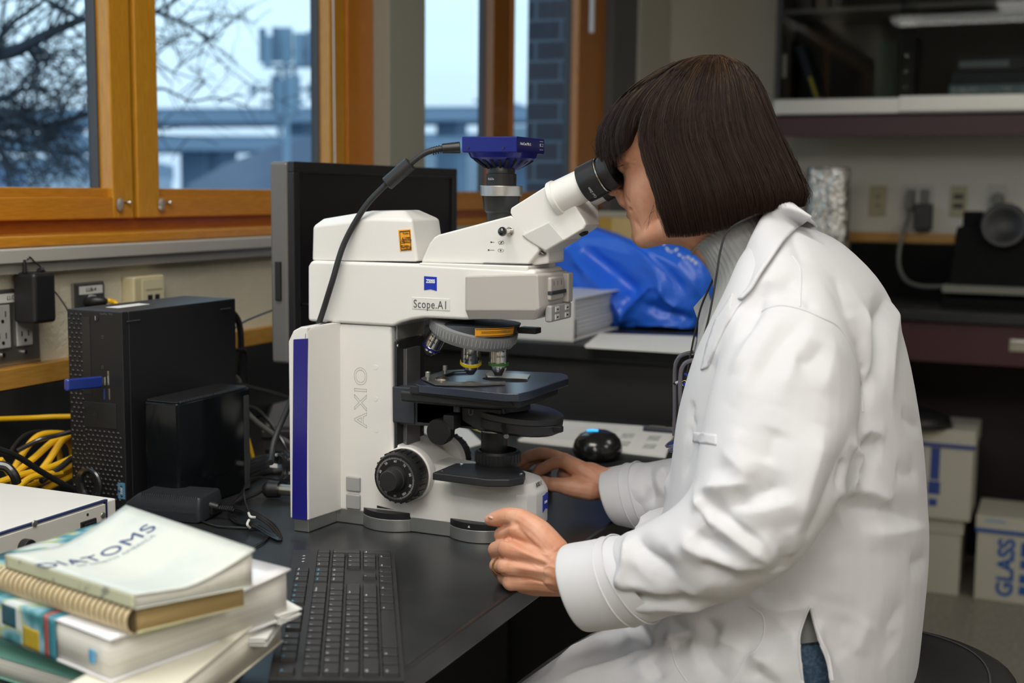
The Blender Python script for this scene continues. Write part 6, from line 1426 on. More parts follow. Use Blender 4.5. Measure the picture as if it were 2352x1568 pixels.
for lab, pts, r in (('black cable winding through the yellow coil', [(40, 1035, 1.39), (90, 1010, 1.37), (130, 1000, 1.36), (162, 992, 1.35)], .0036), ('black cord looping high behind the yellow coil', [(20, 1045, 1.42), (45, 1010, 1.43), (75, 993, 1.43), (120, 990, 1.42)], .0034), ('thick black cable sloping down in front of the yellow coil', [(-20, 1026, 1.30), (40, 1048, 1.30), (90, 1080, 1.30), (130, 1103, 1.30), (170, 1125, 1.30)], .0044), ('black cable end curling at the left edge', [(-10, 1068, 1.29), (15, 1072, 1.28), (32, 1090, 1.27), (38, 1108, 1.27)], .0065), ('black cable threading under the yellow loops', [(95, 1105, 1.34), (130, 1080, 1.34), (165, 1052, 1.34)], .0045)):
    P_ = [PY(a, b, Y) for a, b, Y in pts]; o = MB().tube([Vector((p.x, p.y, max(p.z, BZ+r))) for p in P_], r, 10).build('cable', CBL, None); tag(o, lab, 'cable')
o = thing('cable_roll', 'small roll of black cable against the computer front', 'cable', PZ(200, 1130, BZ))
for k in range(3):
    c = PX(200+4*k, 1112, 1.385-.004*k); MB().tube([Vector((c.x+.012*math.cos(a)*.3, c.y+.0205*math.cos(a), max(BZ+.004, c.z+.0205*math.sin(a)))) for a in [2*PI*i/24 for i in range(25)]], .0036, 8, smooth=False).build('turn', CBL, o)

# ---------------- white instrument box on the left
wb = thing('instrument_box', 'white instrument case with a rocker switch behind the books', 'instrument', (.95, 1.2, BZ))
ZB = BZ+.087; cnr = PZ(247, 1145, ZB); WX1, WY0 = cnr.x, cnr.y
CREAM = M('off_white_case', (.74, .73, .69), .4)
MB().box((.70, WY0+.002, BZ+.004), (WX1-.002, 1.46, ZB)).build('case', CREAM, wb, bevel=.004, seg=3)
MB().box((.70, WY0-.0003, ZB-.0035), (WX1, WY0+.004, ZB-.0005)).box((WX1-.004, WY0-.0005, BZ+.006), (WX1-.0008, WY0+.003, ZB-.001)).build('blue_trim', M('navy_trim', (.02, .03, .10), .4), wb, bevel=.0005)
MB().box((.70, WY0-.002, BZ+.005), (WX1-.006, WY0+.001, ZB-.005)).build('side_panel', M('cream_panel', (.62, .60, .55), .5), wb, bevel=.0005)
MB().box((WX1-.0007, WY0+.001, BZ+.004), (WX1+.016, 1.46, ZB-.003)).build('front_cover', CREAM, wb, bevel=.002)
a, b = PY(183, 1232, WY0), PY(216, 1192, WY0); c = (a+b)/2
sw_ = MB().box((c.x-.013, WY0-.004, c.z-.010), (c.x+.013, WY0-.001, c.z+.010)).build('switch', BLACK, wb, bevel=.001)
MB().prx([(WY0-.004, c.z-.007), (WY0-.004, c.z+.007), (WY0-.0075, c.z+.007), (WY0-.005, c.z)], c.x-.009, c.x+.009).build('rocker', BLACK, sw_, bevel=.0006)
for px, py in ((79, 1202), (236, 1183)): p = PY(px, py, WY0-.002); MB().lathe([(0, .004), (.0015, .0035), (.002, 0)], p, (0, -1, 0), 16).build('screw', STEEL, wb)
p = PY(198, 1181, WY0); MB().cyl((p.x, WY0-.0025, p.z), (p.x, WY0, p.z), .0018, 8).build('mark', INK, wb)
p = PY(52, 1256, WY0); MB().cyl((p.x, WY0-.012, p.z), (p.x, WY0, p.z), .010, 20).build('connector', BLACK, wb, bevel=.001)

# ---------------- monitor
mn = thing('monitor', 'black flat monitor with grey edge against the window wall', 'monitor', (1.93, 1.16, BZ))
MX0, MX1, MZ0, MZ1, MY = 1.648, 2.215, 1.094, 1.408, 1.102
BEZ = M('monitor_black_bezel', (.012, .012, .013), .35)
MB().box((MX0, MY, MZ0), (MX1, MY+.033, MZ1)).build('back_shell', M('monitor_grey_edge', (.13, .125, .12), .4), mn, bevel=.006, seg=3)
q = MB(); q.box((MX0, MY-.012, MZ1-.017), (MX1, MY-.0001, MZ1)).box((MX0, MY-.012, MZ0), (MX1, MY-.0001, MZ0+.020)).box((MX0, MY-.012, MZ0+.019), (MX0+.017, MY-.0001, MZ1-.016)).box((MX1-.017, MY-.012, MZ0+.019), (MX1, MY-.0001, MZ1-.016)); q.build('bezel', BEZ, mn, bevel=.002)
MB().box((MX0+.016, MY-.007, MZ0+.019), (MX1-.016, MY-.0002, MZ1-.016)).build('screen', M('dark_screen', (.004, .004, .005), .25), mn, smooth=False)
MB().box((MX0+.05, MY+.0385, MZ0+.05), (MX1-.05, MY+.055, MZ1-.05)).build('rear_bulge', BLACK, mn, bevel=.01)
MB().box((MX0-.004, MY+.012, MZ0+.10), (MX0+.001, MY+.022, MZ0+.16)).build('side_ports', BLACK, mn, bevel=.001)
MB().box((1.895, MY+.05, BZ+.012), (1.975, MY+.075, MZ0+.12)).build('neck', BLACK, mn, bevel=.004)
MB().prz([(1.80, 1.08), (2.07, 1.08), (2.05, 1.27), (1.82, 1.27)], BZ+.001, BZ+.014).build('foot', BLACK, mn, bevel=.004)
q = MB(); q.tube([PX(683, 756, 1.68), PX(680, 725, 1.68), PX(690, 702, 1.68), PX(703, 699, 1.66), PX(715, 700, 1.64)], .0016, 8); o = q.build('cable', CBL, None); tag(o, 'thin black cable looping out between monitor and microscope top', 'cable')

# ---------------- keyboard
K0 = PZ(931, 1558, BZ+.012); K1 = PZ(906, 1263, BZ+.012); ku = (K1-K0); KL = ku.length; ku.normalize(); kv = Vector((-ku.y, ku.x, 0)); kn = Vector((0, 0, 1))
kb = thing('keyboard', 'black full-size keyboard lying along the bench edge', 'keyboard', K0+ku*KL/2+kv*.064-Vector((0, 0, .012)))
KM = M('keyboard_charcoal', (.020, .020, .021), .5, bump=(900, .1, .0002)); KEYM = M('key_charcoal', (.017, .017, .018), .42)
tiltk = .045
def kp(s, t_, z_=0): return K0+ku*s+kv*t_+Vector((0, 0, -.002+t_*tiltk+z_))
Wk = .127
MB().hull([kp(s, t_, z_) for s in (0, KL) for t_ in (0, Wk) for z_ in (0,)] + [Vector((p.x, p.y, BZ+.0015)) for p in (kp(.002, .002), kp(KL-.002, .002), kp(.002, Wk-.002), kp(KL-.002, Wk-.002))]).build('base', KM, kb, bevel=.002, seg=3)
U = (KL-.014)/22.5
rows = [[('Ctrl', 1.25), ('', 1.25), ('Alt', 1.25), (' ', 6.25), ('Alt', 1.25), ('', 1.25), ('=', 1.25), ('Ctrl', 1.25)],
        [('Shift', 2.25)]+[(c, 1) for c in 'ZXCVBNM,./']+[('Shift', 2.75)], [('Caps', 1.75)]+[(c, 1) for c in "ASDFGHJKL;'"]+[('Enter', 2.25)],
        [('Tab', 1.5)]+[(c, 1) for c in 'QWERTYUIOP[]']+[('\\', 1.5)], [(c, 1) for c in '`1234567890-=']+[('Backspace', 2)],
        [('Esc', 1), (None, 1), ('F1', 1), ('F2', 1), ('F3', 1), ('F4', 1), (None, .5), ('F5', 1), ('F6', 1), ('F7', 1), ('F8', 1), (None, .5), ('F9', 1), ('F10', 1), ('F11', 1), ('F12', 1)]]
keys = []
for r, row in enumerate(rows):
    x = 0; y = r*1.0+(.22 if r == 5 else 0)
    for lab, w_ in row:
        if lab is not None: keys.append((x, y, w_, 1, lab, r == 5 and lab in ('Esc', 'F1', 'F9', 'F10', 'F11', 'F12')))
        x += w_
for i, c in enumerate('<v>'): keys.append((15.25+i, 0, 1, 1, c, 0))
keys.append((16.25, 1, 1, 1, '^', 0))
for r, row in ((3, ('Delete', 'End', 'PgDn')), (4, ('Insert', 'Home', 'PgUp')), (5.22, ('PrtScr', 'ScrLk', 'Pause'))):
    for i, c in enumerate(row): keys.append((15.25+i, r, 1, 1, c, 1 if r == 4 else 0))
for x, y, w_, h_, c in ((18.5, 0, 2, 1, '0 Ins'), (20.5, 0, 1, 1, '. Del'), (18.5, 1, 1, 1, '1'), (19.5, 1, 1, 1, '2'), (20.5, 1, 1, 1, '3'), (18.5, 2, 1, 1, '4'), (19.5, 2, 1, 1, '5'), (20.5, 2, 1, 1, '6'), (18.5, 3, 1, 1, '7'), (19.5, 3, 1, 1, '8'), (20.5, 3, 1, 1, '9'),
                      (18.5, 4, 1, 1, 'Num'), (19.5, 4, 1, 1, '/'), (20.5, 4, 1, 1, '*'), (21.5, 4, 1, 1, '-'), (21.5, 2, 1, 2, '+'), (21.5, 0, 1, 2, 'Enter')): keys.append((x, y, w_, h_, c, 0))
keys.sort(key=lambda k: k[0]); rest = MB(); lw = []; lblue = []
VP = .0188
for i, (x, y, w_, h_, lab, blue) in enumerate(keys):
    s0, s1 = .007+x*U+.0011, .007+(x+w_)*U-.0011; t0, t1 = .0035+y*VP+.0011, .0035+(y+h_)*VP-.0011
    m_ = MB() if i < 100 else rest
    m_.hull([kp(s, t_, -.001) for s in (s0, s1) for t_ in (t0, t1)]+[kp(s, t_, .0042) for s in (s0+.0013, s1-.0013) for t_ in (t0+.0011, t1-.0009)])
    if i < 100: m_.build('key', KEYM, kb, bevel=.0007, seg=1)
    if lab.strip(): (lblue if blue else lw).append((kp(s0+.0016, t1-.0052, .0045), lab, .0044 if len(lab) < 3 else .0034))
k_ = rest.build('remaining_keys', KEYM, kb, bevel=.0007, seg=1); k_['kind'] = 'stuff'
def texts(name, L, mat, parent):
    bm = bmesh.new()
    for org, body, sz in L:
        cu = bpy.data.curves.new('t', 'FONT'); cu.body = body; cu.size = sz; cu.extrude = .00008; o = bpy.data.objects.new('t', cu)
        me = o.to_mesh(); me.transform(Matrix(((ku.x, kv.x, 0, org.x), (ku.y, kv.y, 0, org.y), (0, tiltk, 1, org.z), (0, 0, 0, 1)))); bm.from_mesh(me); o.to_mesh_clear(); bpy.data.objects.remove(o); bpy.data.curves.remove(cu)
    me = bpy.data.meshes.new(name); bm.to_mesh(me); bm.free(); link(name, me, mat, parent, smooth=False)
texts('key_legends', lw, M('legend_grey_white', (.5, .5, .5), .5), kb)
texts('blue_key_legends', lblue, M('legend_cyan', (.10, .42, .60), .5), kb)
for i in range(3): MB().box(kp(KL-.030-i*.012, .112, .0003), kp(KL-.026-i*.012, .1125, .0006)).build('indicator_mark', M('legend_grey_white', (.5, .5, .5), .5), kb, smooth=False)

# ---------------- stack of books at the lower left
def sheet_book(name, label, quad, z0_, th, cover, pages, sag=None, parent=None, nu=18, nv=10, spine=0, roundc=.0):
    """quad: four corners (x, y) at the bottom; sag(u, v, w) -> height offset, w 0 bottom..1 top"""
    t = thing(name, label, 'book', ((quad[0][0]+quad[2][0])/2, (quad[0][1]+quad[2][1])/2, z0_))
    sag = sag or (lambda a, b, c: 0)
    def pt(u_, v_, w_, ins=0):
        uu = ins+(1-2*ins)*u_; vv = ins+(1-2*ins)*v_
        x = (1-uu)*(1-vv)*quad[0][0]+uu*(1-vv)*quad[1][0]+uu*vv*quad[2][0]+(1-uu)*vv*quad[3][0]; y = (1-uu)*(1-vv)*quad[0][1]+uu*(1-vv)*quad[1][1]+uu*vv*quad[2][1]+(1-uu)*vv*quad[3][1]
        return Vector((x, y, z0_+th*w_+sag(uu, vv, w_)))
    def slab(w0, w1, ins):
        m_ = MB(); G = [[[m_.bm.verts.new(pt(i/nu, j/nv, w_, ins)) for i in range(nu+1)] for j in range(nv+1)] for w_ in (w0, w1)]
        for k, g in enumerate(G):
            for j in range(nv):
                for i in range(nu): f = (g[j][i], g[j][i+1], g[j+1][i+1], g[j+1][i]); m_.face(f if k else f[::-1])
        for j in range(nv): m_.face((G[0][j][0], G[1][j][0], G[1][j+1][0], G[0][j+1][0])); m_.face((G[0][j+1][nu], G[1][j+1][nu], G[1][j][nu], G[0][j][nu]))
        for i in range(nu): m_.face((G[0][0][i+1], G[1][0][i+1], G[1][0][i], G[0][0][i])); m_.face((G[0][nv][i], G[1][nv][i], G[1][nv][i+1], G[0][nv][i+1]))
        return m_
    slab(.04, .96, .012).build('pages', pages, t, smooth=True, angle=40)
    slab(.955, 1.0, 0).build('cover', cover, t, smooth=True); slab(0, .045, 0).build('cover', cover, t, smooth=True)
    return t, pt
def edges_tex(scale=(1, 1, 400)):
    def f(t, b, mp):
        n = t.nodes.new('ShaderNodeTexNoise'); n.inputs['Scale'].default_value = 3; mp.inputs['Scale'].default_value = scale
        r = t.nodes.new('ShaderNodeValToRGB'); r.color_ramp.elements[0].position = .35; r.color_ramp.elements[1].position = .65; c = b.inputs['Base Color'].default_value[:3]
        r.color_ramp.elements[0].color = (c[0]*.8, c[1]*.78, c[2]*.72, 1); r.color_ramp.elements[1].color = (*c, 1)
        t.links.new(mp.outputs[0], n.inputs['Vector']); t.links.new(n.outputs[0], r.inputs[0]); t.links.new(r.outputs[0], b.inputs['Base Color'])
    return f
PG = M('book_pages_cream', (.76, .73, .64), .8, tex=edges_tex()); PGT = M('tan_pages', (.58, .42, .20), .8, tex=edges_tex()); PGW = M('book_pages_white', (.78, .77, .73), .8, tex=edges_tex())
def qd(L, z_): return [(PZ(a, b, z_).x, PZ(a, b, z_).y) for a, b in L]
# quads are listed spine-near-left, spine-near-right, far-right, far-left
Z1 = BZ
teal = M('mint_green_cover', (.22, .52, .42), .5)
q1 = qd([(-200, 1450), (232, 1580), (560, 1500), (170, 1400)], Z1+.022)
sheet_book('book', 'mint green book at the bottom of the stack', q1, Z1+.001, .022, teal, PGW, nu=4, nv=4)
# file of loose papers under the textbook
q2 = qd([(150, 1595), (330, 1660), (650, 1415), (500, 1395)], Z1+.050)
sheet_book('paper_pad', 'thick pad of cream papers curling out under the textbook', q2, Z1+.024, .034, M('cream_card', (.72, .69, .58), .7), PG, sag=lambda u_, v_, w_: .010*v_*v_*w_*u_)[0]['category'] = 'papers'
def photo_cover(t, b, mp):
    n = t.nodes.new('ShaderNodeTexVoronoi'); n.inputs['Scale'].default_value = 38; n2 = t.nodes.new('ShaderNodeTexNoise'); n2.inputs['Scale'].default_value = 22
    r = t.nodes.new('ShaderNodeValToRGB'); el_ = r.color_ramp.elements; el_[0].position = .36; el_[0].color = (.02, .10, .14, 1); el_[1].position = .66; el_[1].color = (.62, .70, .72, 1)
    for p_, c_ in ((.43, (.08, .32, .36, 1)), (.49, (.30, .48, .60, 1)), (.53, (.42, .55, .20, 1)), (.57, (.70, .74, .74, 1))): e2 = el_.new(p_); e2.color = c_
    t.links.new(mp.outputs[0], n2.inputs['Vector']); t.links.new(n2.outputs[0], r.inputs[0]); t.links.new(r.outputs[0], b.inputs['Base Color'])
TX = M('textbook_photo_cover', (.3, .4, .45), .35, coat=.3, tex=photo_cover)
WC = M('glossy_white_cover', (.78, .78, .80), .3, coat=.3)
sg = lambda u_, v_, w_: .008*max(0, v_-.35)**1.5*2*w_*(0.3+u_)
ZT = Z1+.060
q3 = qd([(-150, 1318), (252, 1470), (668, 1332), (240, 1202)], ZT+.036)
t3, p3 = sheet_book('textbook', 'thick white textbook with a teal and blue photo cover', q3, ZT-.001, .0375, WC, PGW, sag=sg)
def skinp(name, pt, u0, u1, v0, v1, w_, off, mat, par, nu=24, nv=8, mode='top'):
    m_ = MB(); G = []
    for j in range(nv+1):
        row = []
        for i in range(nu+1):
            a, b = u0+(u1-u0)*i/nu, v0+(v1-v0)*j/nv
            p = pt(a, b, w_)+Vector((0, 0, off)) if mode == 'top' else pt(a, 0, b)+(pt(0, 0, 0)-pt(0, 1, 0)).normalized()*off
            row.append(m_.bm.verts.new(p))
        G.append(row)
    for j in range(nv):
        for i in range(nu): m_.face((G[j][i], G[j][i+1], G[j+1][i+1], G[j+1][i]))
    o = m_.build(name, mat, par, smooth=True, recalc=False); s = o.modifiers.new('t', 'SOLIDIFY'); s.thickness = .0003; return o
cv = skinp('cover_picture', p3, 0, .66, 0, 1, 1, .0004, TX, t3); skinp('spine_picture', p3, 0, .66, 0, 1, 1, .0004, TX, t3, mode='side')
for a, c, m_ in ((.66, .682, M('red_stripe', (.42, .09, .07), .4)), (.682, .722, M('teal_stripe', (.05, .25, .32), .4))):
    skinp('cover_stripe', p3, a, c, 0, 1, 1, .0006, m_, t3, nu=2); skinp('spine_stripe', p3, a, c, 0, 1, 1, .0006, m_, t3, nu=2, mode='side')
skinp('spine_mark', p3, .895, .925, .30, .62, 1, .0006, M('sky_blue_mark', (.12, .42, .70), .4), t3, nu=2, mode='side')
skinp('cover_mark', p3, .93, .97, .10, .17, 1, .0006, M('sky_blue_mark', (.12, .42, .70), .4), t3, nu=2)
for a, c, e1, e2_, m_ in ((.54, .63, .05, .55, M('ochre_patch', (.50, .36, .03), .4)), (.36, .40, .1, .9, M('lime_patch', (.42, .55, .05), .4)), (.42, .50, .4, .9, M('dark_teal_patch', (.02, .10, .14), .4))):
    skinp('spine_patch', p3, a, c, e1, e2_, 1, .0006, m_, t3, nu=6, mode='side')
# papers poking out from the textbook toward the keyboard
for k, (L, lab) in enumerate((([(560, 1395), (640, 1420), (690, 1400), (600, 1350)], 'white papers poking out toward the keyboard, upper sheaf'), ([(470, 1470), (610, 1470), (655, 1410), (560, 1395)], 'white papers poking out toward the keyboard, lower sheaf'))):
    zq = ZT+.004-.012*k; qq = qd(L, zq)
    m_ = MB()
    for s_ in range(4): m_.prz([(x+random.uniform(-.003, .003), y+random.uniform(-.003, .003)) for x, y in qq], zq-.006+s_*.0022, zq-.0048+s_*.0022)
    tag(m_.build('loose_papers', PAPER, None, bevel=.0003, seg=1), lab, 'papers')
# tan comb-bound book
ZC = ZT+.0375
q4 = qd([(0, 1300), (312, 1396), (566, 1338), (265, 1245)], ZC+.022)
sg4 = lambda u_, v_, w_: .004*v_*w_
t4, p4 = sheet_book('comb_bound_book', 'tan comb-bound book under the book titled DIATOMS', q4, ZC, .0225, M('pale_yellow_card', (.66, .63, .42), .6), PGT, sag=sg4)
skinp('spine_gap', p4, 0, 1, .02, .98, 1, .0005, M('comb_shadow_card', (.10, .065, .03), .7), t4, mode='side')
cmb = MB()
for i in range(27):
    u_ = .01+.98*i/26; a0 = p4(u_, .01, 0); a1 = p4(u_, .01, 1); dr = (p4(0, 0, 0)-p4(0, 1, 0)).normalized(); ud = (p4(1, 0, 0)-p4(0, 0, 0)).normalized()*.0021
    arc = [a0.lerp(a1, .5)+dr*(math.sin(PI*f/10)*.0100+.0012)+Vector((0, 0, -.0115*math.cos(PI*f/10))) for f in range(11)]
    cmb.rings([[p-ud for p in arc]+[p-ud-dr*.0015 for p in arc[::-1]], [p+ud for p in arc]+[p+ud-dr*.0015 for p in arc[::-1]]])
cmb.build('comb_binding', M('ivory_plastic_comb', (.62, .50, .30), .35), t4)
skinp('green_sticky_edge', p4, .97, 1.0, .02, .45, 0, -.0006, M('sticky_green', (.45, .55, .18), .6), t4, nu=2)
# top book: DIATOMS
ZD = ZC+.0235
q5 = qd([(12, 1272), (310, 1366), (586, 1314), (290, 1222)], ZD+.0125)
def sg5(u_, v_, w_):
    curl = .046*max(0, v_-.40)**1.3*(w_**2)*(1.15-.25*u_)
    return curl-.004*math.sin(PI*v_)*w_*w_*.5
t5, p5 = sheet_book('book', 'white paperback titled DIATOMS with a curling cover, topmost of the stack', q5, ZD, .0125, M('white_matte_cover', (.62, .65, .60), .55, noise=(14, (.55, .60, .57), .45, .6)), PGW, sag=sg5)
skinp('spine_strip', p5, 0, 1, .05, .95, 1, .0006, M('pale_green_spine', (.60, .62, .44), .6, noise=(60, (.30, .31, .24), .60, .64)), t5, mode='side')
NAVY = M('navy_print', (.05, .08, .20), .5)
def cover_text(body, size, u0, v0, mat, name, par, pt):
    cu = bpy.data.curves.new('t', 'FONT'); cu.body = body; cu.size = size; cu.space_character = 1.1; cu.extrude = .0001; cu.align_x = 'CENTER'; o = bpy.data.objects.new('t', cu); me = o.to_mesh().copy(); o.to_mesh_clear()
    bpy.data.objects.remove(o); bpy.data.curves.remove(cu)
    bm = bmesh.new(); bm.from_mesh(me); bmesh.ops.subdivide_edges(bm, edges=[e for e in bm.edges if e.calc_length() > .012], cuts=3)
    lu = (pt(1, 0, 1)-pt(0, 0, 1)).length; lv = (pt(0, 1, 1)-pt(0, 0, 1)).length
    for v2 in bm.verts:
        p = pt(u0-v2.co.y/lu, v0+v2.co.x/lv, 1); v2.co = p+Vector((0, 0, .0006+v2.co.z))
    m2 = bpy.data.meshes.new(name); bm.to_mesh(m2); bm.free(); link(name, m2, mat, par, smooth=False)
cover_text('DIATOMS', .0245, .36, .43, NAVY, 'title', t5, p5)
cover_text('OF NORTH AMERICA', .0075, .415, .50, M('grey_blue_print', (.35, .42, .46), .5), 'subtitle', t5, p5)
# ================================================================== the raised bench end and its load
ZL = 1.0505
p = PZ(1316, 786, ZL); q_ = PZ(1200, 783, ZL)
t = thing('binder_box', 'white document box lying open-ended on the raised bench', 'box', (p.x+.1, p.y+.1, ZL))
Xb0 = p.x; Yb0 = p.y
WB_ = M('glossy_white_board', (.66, .66, .63), .35)
q = MB(); q.box((Xb0, Yb0, ZL), (Xb0+.010, Yb0+.24, ZL+.092)).box((Xb0+.0101, Yb0+.002, ZL), (Xb0+.30, Yb0+.24, ZL+.004)).box((Xb0+.0101, Yb0+.002, ZL+.088), (Xb0+.30, Yb0+.24, ZL+.092)); q.build('shell', WB_, t, bevel=.0015)
q = MB()
for i in range(9): q.box((Xb0+.04, Yb0+.012+random.uniform(0, .006), ZL+.006+i*.0088), (Xb0+.29, Yb0+.22, ZL+.0135+i*.0088))
q.build('papers_inside', M('grey_white_sheets', (.55, .57, .60), .8), t, bevel=.0005, seg=1)
MB().box((Xb0+.012, Yb0+.004, ZL+.006), (Xb0+.030, Yb0+.010, ZL+.045)).build('label_holder', BLACK, t, bevel=.001)
# sheets on the raised bench
for i, (L, lab) in enumerate((([(1345, 797), (1380, 768), (1600, 775), (1592, 812)], 'white printed sheets on the raised bench in front of the blue bag'), )):
    m_ = MB(); qq = qd(L, ZL+.002)
    for s_ in range(3): m_.prz([(x+.004*s_, y+.003*s_) for x, y in qq], ZL+.0006+s_*.0012, ZL+.0014+s_*.0012)
    tag(m_.build('loose_papers', PAPER, None, smooth=False), lab, 'papers')
# cardboard box
CB = M('cardboard', (.50, .35, .13), .8, noise=(20, (.55, .40, .17), .4, .6))
c0 = PX(1325, 487, 3.08); t = thing('cardboard_box', 'taped cardboard box behind the blue bag', 'box', (3.2, c0.y-.15, ZL))
MB().box((3.08, c0.y-.34, ZL), (3.27, c0.y, c0.z)).build('body', CB, t, bevel=.002)
a, b = PX(1365, 487, 3.08), PX(1405, 487, 3.08); MB().box((3.0792, b.y, ZL+.05), (3.2, a.y, c0.z+.0006)).build('tape', M('brown_tape', (.42, .25, .04), .35), t, smooth=False)
MB().box((3.078, c0.y-.345, c0.z-.012), (3.272, c0.y+.002, c0.z+.001)).build('lid_edge', M('cardboard_edge_grey', (.36, .32, .24), .8), t, bevel=.001)
# blue bag
bg_out = [(1262, 575), (1290, 545), (1345, 514), (1400, 524), (1450, 543), (1500, 552), (1560, 556), (1608, 572), (1642, 606), (1655, 660), (1640, 720), (1610, 758), (1520, 766), (1440, 764), (1395, 758), (1345, 700), (1290, 650)]
def bag():
    P = densify(bg_out+[bg_out[0]], 4)[:-1]; cxp, cyp = 1460, 650; XB0 = 2.86; R_ = []
    prof = [(0, .02), (.04, .40), (.06, .62), (.045, .82), (.0, .97), (-.06, 1.0)]
    rings = []
    for k in range(13):
        f = k/12; a = PI*f; sc_ = max(.03, math.sin(a))**.6; dx = -.10*math.cos(a)
        rings.append([PX(cxp+(x-cxp)*sc_, cyp+(y-cyp)*sc_, XB0+dx*.001)+Vector((dx, 0, 0)) for x, y in P])
    m_ = MB(); m_.rings(rings); me = melt(m_, .0045, 2)
    v = get_v(me); v[:, 2] = np.maximum(v[:, 2], ZL+.001+0*v[:, 2]); set_v(me, v)
    strokes(me, [([(1345, 516), (1420, 560), (1490, 600), (1520, 660), (1500, 700)], .018, .020), ([(1290, 560), (1340, 620), (1400, 680), (1440, 750)], .016, .022), ([(1330, 560), (1380, 610), (1430, 650), (1470, 700)], .022, -.030), ([(1505, 650), (1450, 700), (1420, 745)], .010, .020), ([(1505, 650), (1530, 690), (1560, 710)], .010, .014),
                 ([(1440, 640), (1490, 650)], .010, -.016), ([(1370, 665), (1420, 675), (1450, 680)], .010, .012), ([(1480, 700), (1520, 720), (1600, 740)], .012, -.018), ([(1430, 760), (1500, 745), (1600, 755)], .010, .010), ([(1400, 530), (1480, 575), (1560, 620), (1620, 690)], .016, .010), ([(1440, 560), (1520, 610), (1580, 680)], .014, -.012), ([(1560, 640), (1620, 650)], .012, -.008), ([(1300, 600), (1330, 660)], .012, -.014), ([(1540, 600), (1600, 600)], .012, .006)], None, True)
    v = get_v(me); n = get_n(me); r_ = np.random.RandomState(8); und = np.zeros(len(v))
    for _ in range(22):
        k = r_.normal(size=3)*r_.uniform(12, 45); und += (1-2*np.abs(np.sin(v@k/1.0+r_.uniform(0, 6))))*9/np.linalg.norm(k)
    v = v+n*(und[:, None]*.0020); v[:, 2] = np.maximum(v[:, 2], ZL+.001); set_v(me, v); return me
BAGM = M('royal_blue_plastic_bag', (.022, .15, .80), .35, coat=.2, trans=.0, bump=(25, .25, .004))
o = link('plastic_bag', bag(), BAGM, None, smooth=True); tag(o, 'crumpled royal blue plastic bag on the raised bench', 'bag')
bb = bvh_of(o.data); wm = MB(); random.seed(9)
for i in range(9):
    x, y = 1522+i*9, 563+i*4.8+(i % 3)*3; l, n_2 = hit(bb, x, y)
    if l is not None:
        l2, n3 = hit(bb, x+random.uniform(3, 7), y+random.uniform(-5, 9))
        if l2 is not None: wm.tube([l+n_2*.0016, l2+n3*.0016], .0038 if i > 4 else .0028, 6, smooth=False)
wm.build('white_print', M('bag_white_print', (.75, .78, .85), .5), o)
# papers, mouse, pen on the bench
m_ = MB(); qq = qd([(1190, 1011), (1285, 966), (1552, 985), (1528, 1049)], BZ+.003)
for s_ in range(3): m_.prz([(x+.003*s_, y+.002*s_) for x, y in qq], BZ+.0006+s_*.0010, BZ+.0013+s_*.0010)
o = m_.build('printed_sheets', PAPER, None, smooth=False); tag(o, 'white sheets with small grey pictures lying behind the mouse', 'papers')
zc = BZ+.0037; FIG = M('grey_green_figure', (.42, .45, .40), .7, noise=(90, (.6, .62, .58), .4, .6)); LINE = M('faint_print', (.60, .61, .60), .7)
for a, b in ((1440, 1000), (1500, 1005), (1430, 1018), (1490, 1024)):
    MB().prz(qd([(a-16, b+5), (a-8, b-5), (a+20, b-4), (a+12, b+6)], zc), zc-.0003, zc+.0001).build('figure', FIG, o, smooth=False)
q = MB()
for i in range(9): q.prz(qd([(1245+i*6, 1005-i*3.2), (1246+i*6, 1004-i*3.2), (1375+i*6, 1013-i*3.2), (1374+i*6, 1014-i*3.2)], zc), zc-.0003, zc+.0001)
q.build('text_lines', LINE, o, smooth=False)
m_ = MB(); m_.prz(qd([(960, 985), (1045, 1036), (1110, 1018), (1075, 985), (1000, 965)], BZ+.002), BZ+.0006, BZ+.002)
tag(m_.build('paper_sheet', PAPER, None, smooth=False), 'white sheet seen under the microscope stage beside the knob', 'papers')
m_ = MB(); m_.prz(qd([(1070, 978), (1110, 994), (1130, 985), (1085, 970)], BZ+.003), BZ+.0022, BZ+.0032)
tag(m_.build('yellow_note', M('yellow_note', (.50, .47, .12), .7), None, smooth=False), 'dull yellow note by the sheet under the stage', 'note')
c = PZ(1372, 1052, BZ); t = thing('computer_mouse', 'black computer mouse with a blue light in front of the papers', 'mouse', (c.x, c.y, BZ))
MB().hull([Vector((c.x+.055*math.cos(a)*k*.95, c.y+.043*math.sin(a)*k, BZ+.002+z_*1.12)) for k, z_ in ((.88, 0), (1, .010), (.99, .018), (.9, .028), (.72, .036), (.45, .041), (.2, .0425)) for a in [2*PI*i/36 for i in range(36)]]).build('body', M('mouse_gloss_black', (.010, .010, .010), .22, coat=.4), t, smooth=True)
MB().sphere((c.x-.014, c.y+.0, BZ+.040), .018, 24, 14, scale=(.9, 1.5, .45)).build('thumb_rest', M('mouse_dark_grey', (.014, .014, .014), .4), t)
MB().tube([(c.x-.004, c.y+.018, BZ+.0475), (c.x-.006, c.y+.008, BZ+.0495), (c.x-.004, c.y-.002, BZ+.0495)], .003, 8).build('blue_light', M('blue_glow', (.02, .35, .75), .4, emit=((.03, .45, 1), 1.2)), t)
a, b = PZ(1478, 984, BZ+.008), PZ(1552, 990, BZ+.008); t = thing('pen', 'dark pen with a metal clip on the printed sheets', 'pen', a)
MB().cyl(a, b, .0048, 14).build('barrel', M('pen_navy', (.03, .035, .06), .3), t); MB().cyl(a.lerp(b, .2)+Vector((0, 0, .006)), a.lerp(b, .7)+Vector((0, 0, .006)), .0014, 8).build('clip', CHROME, t)
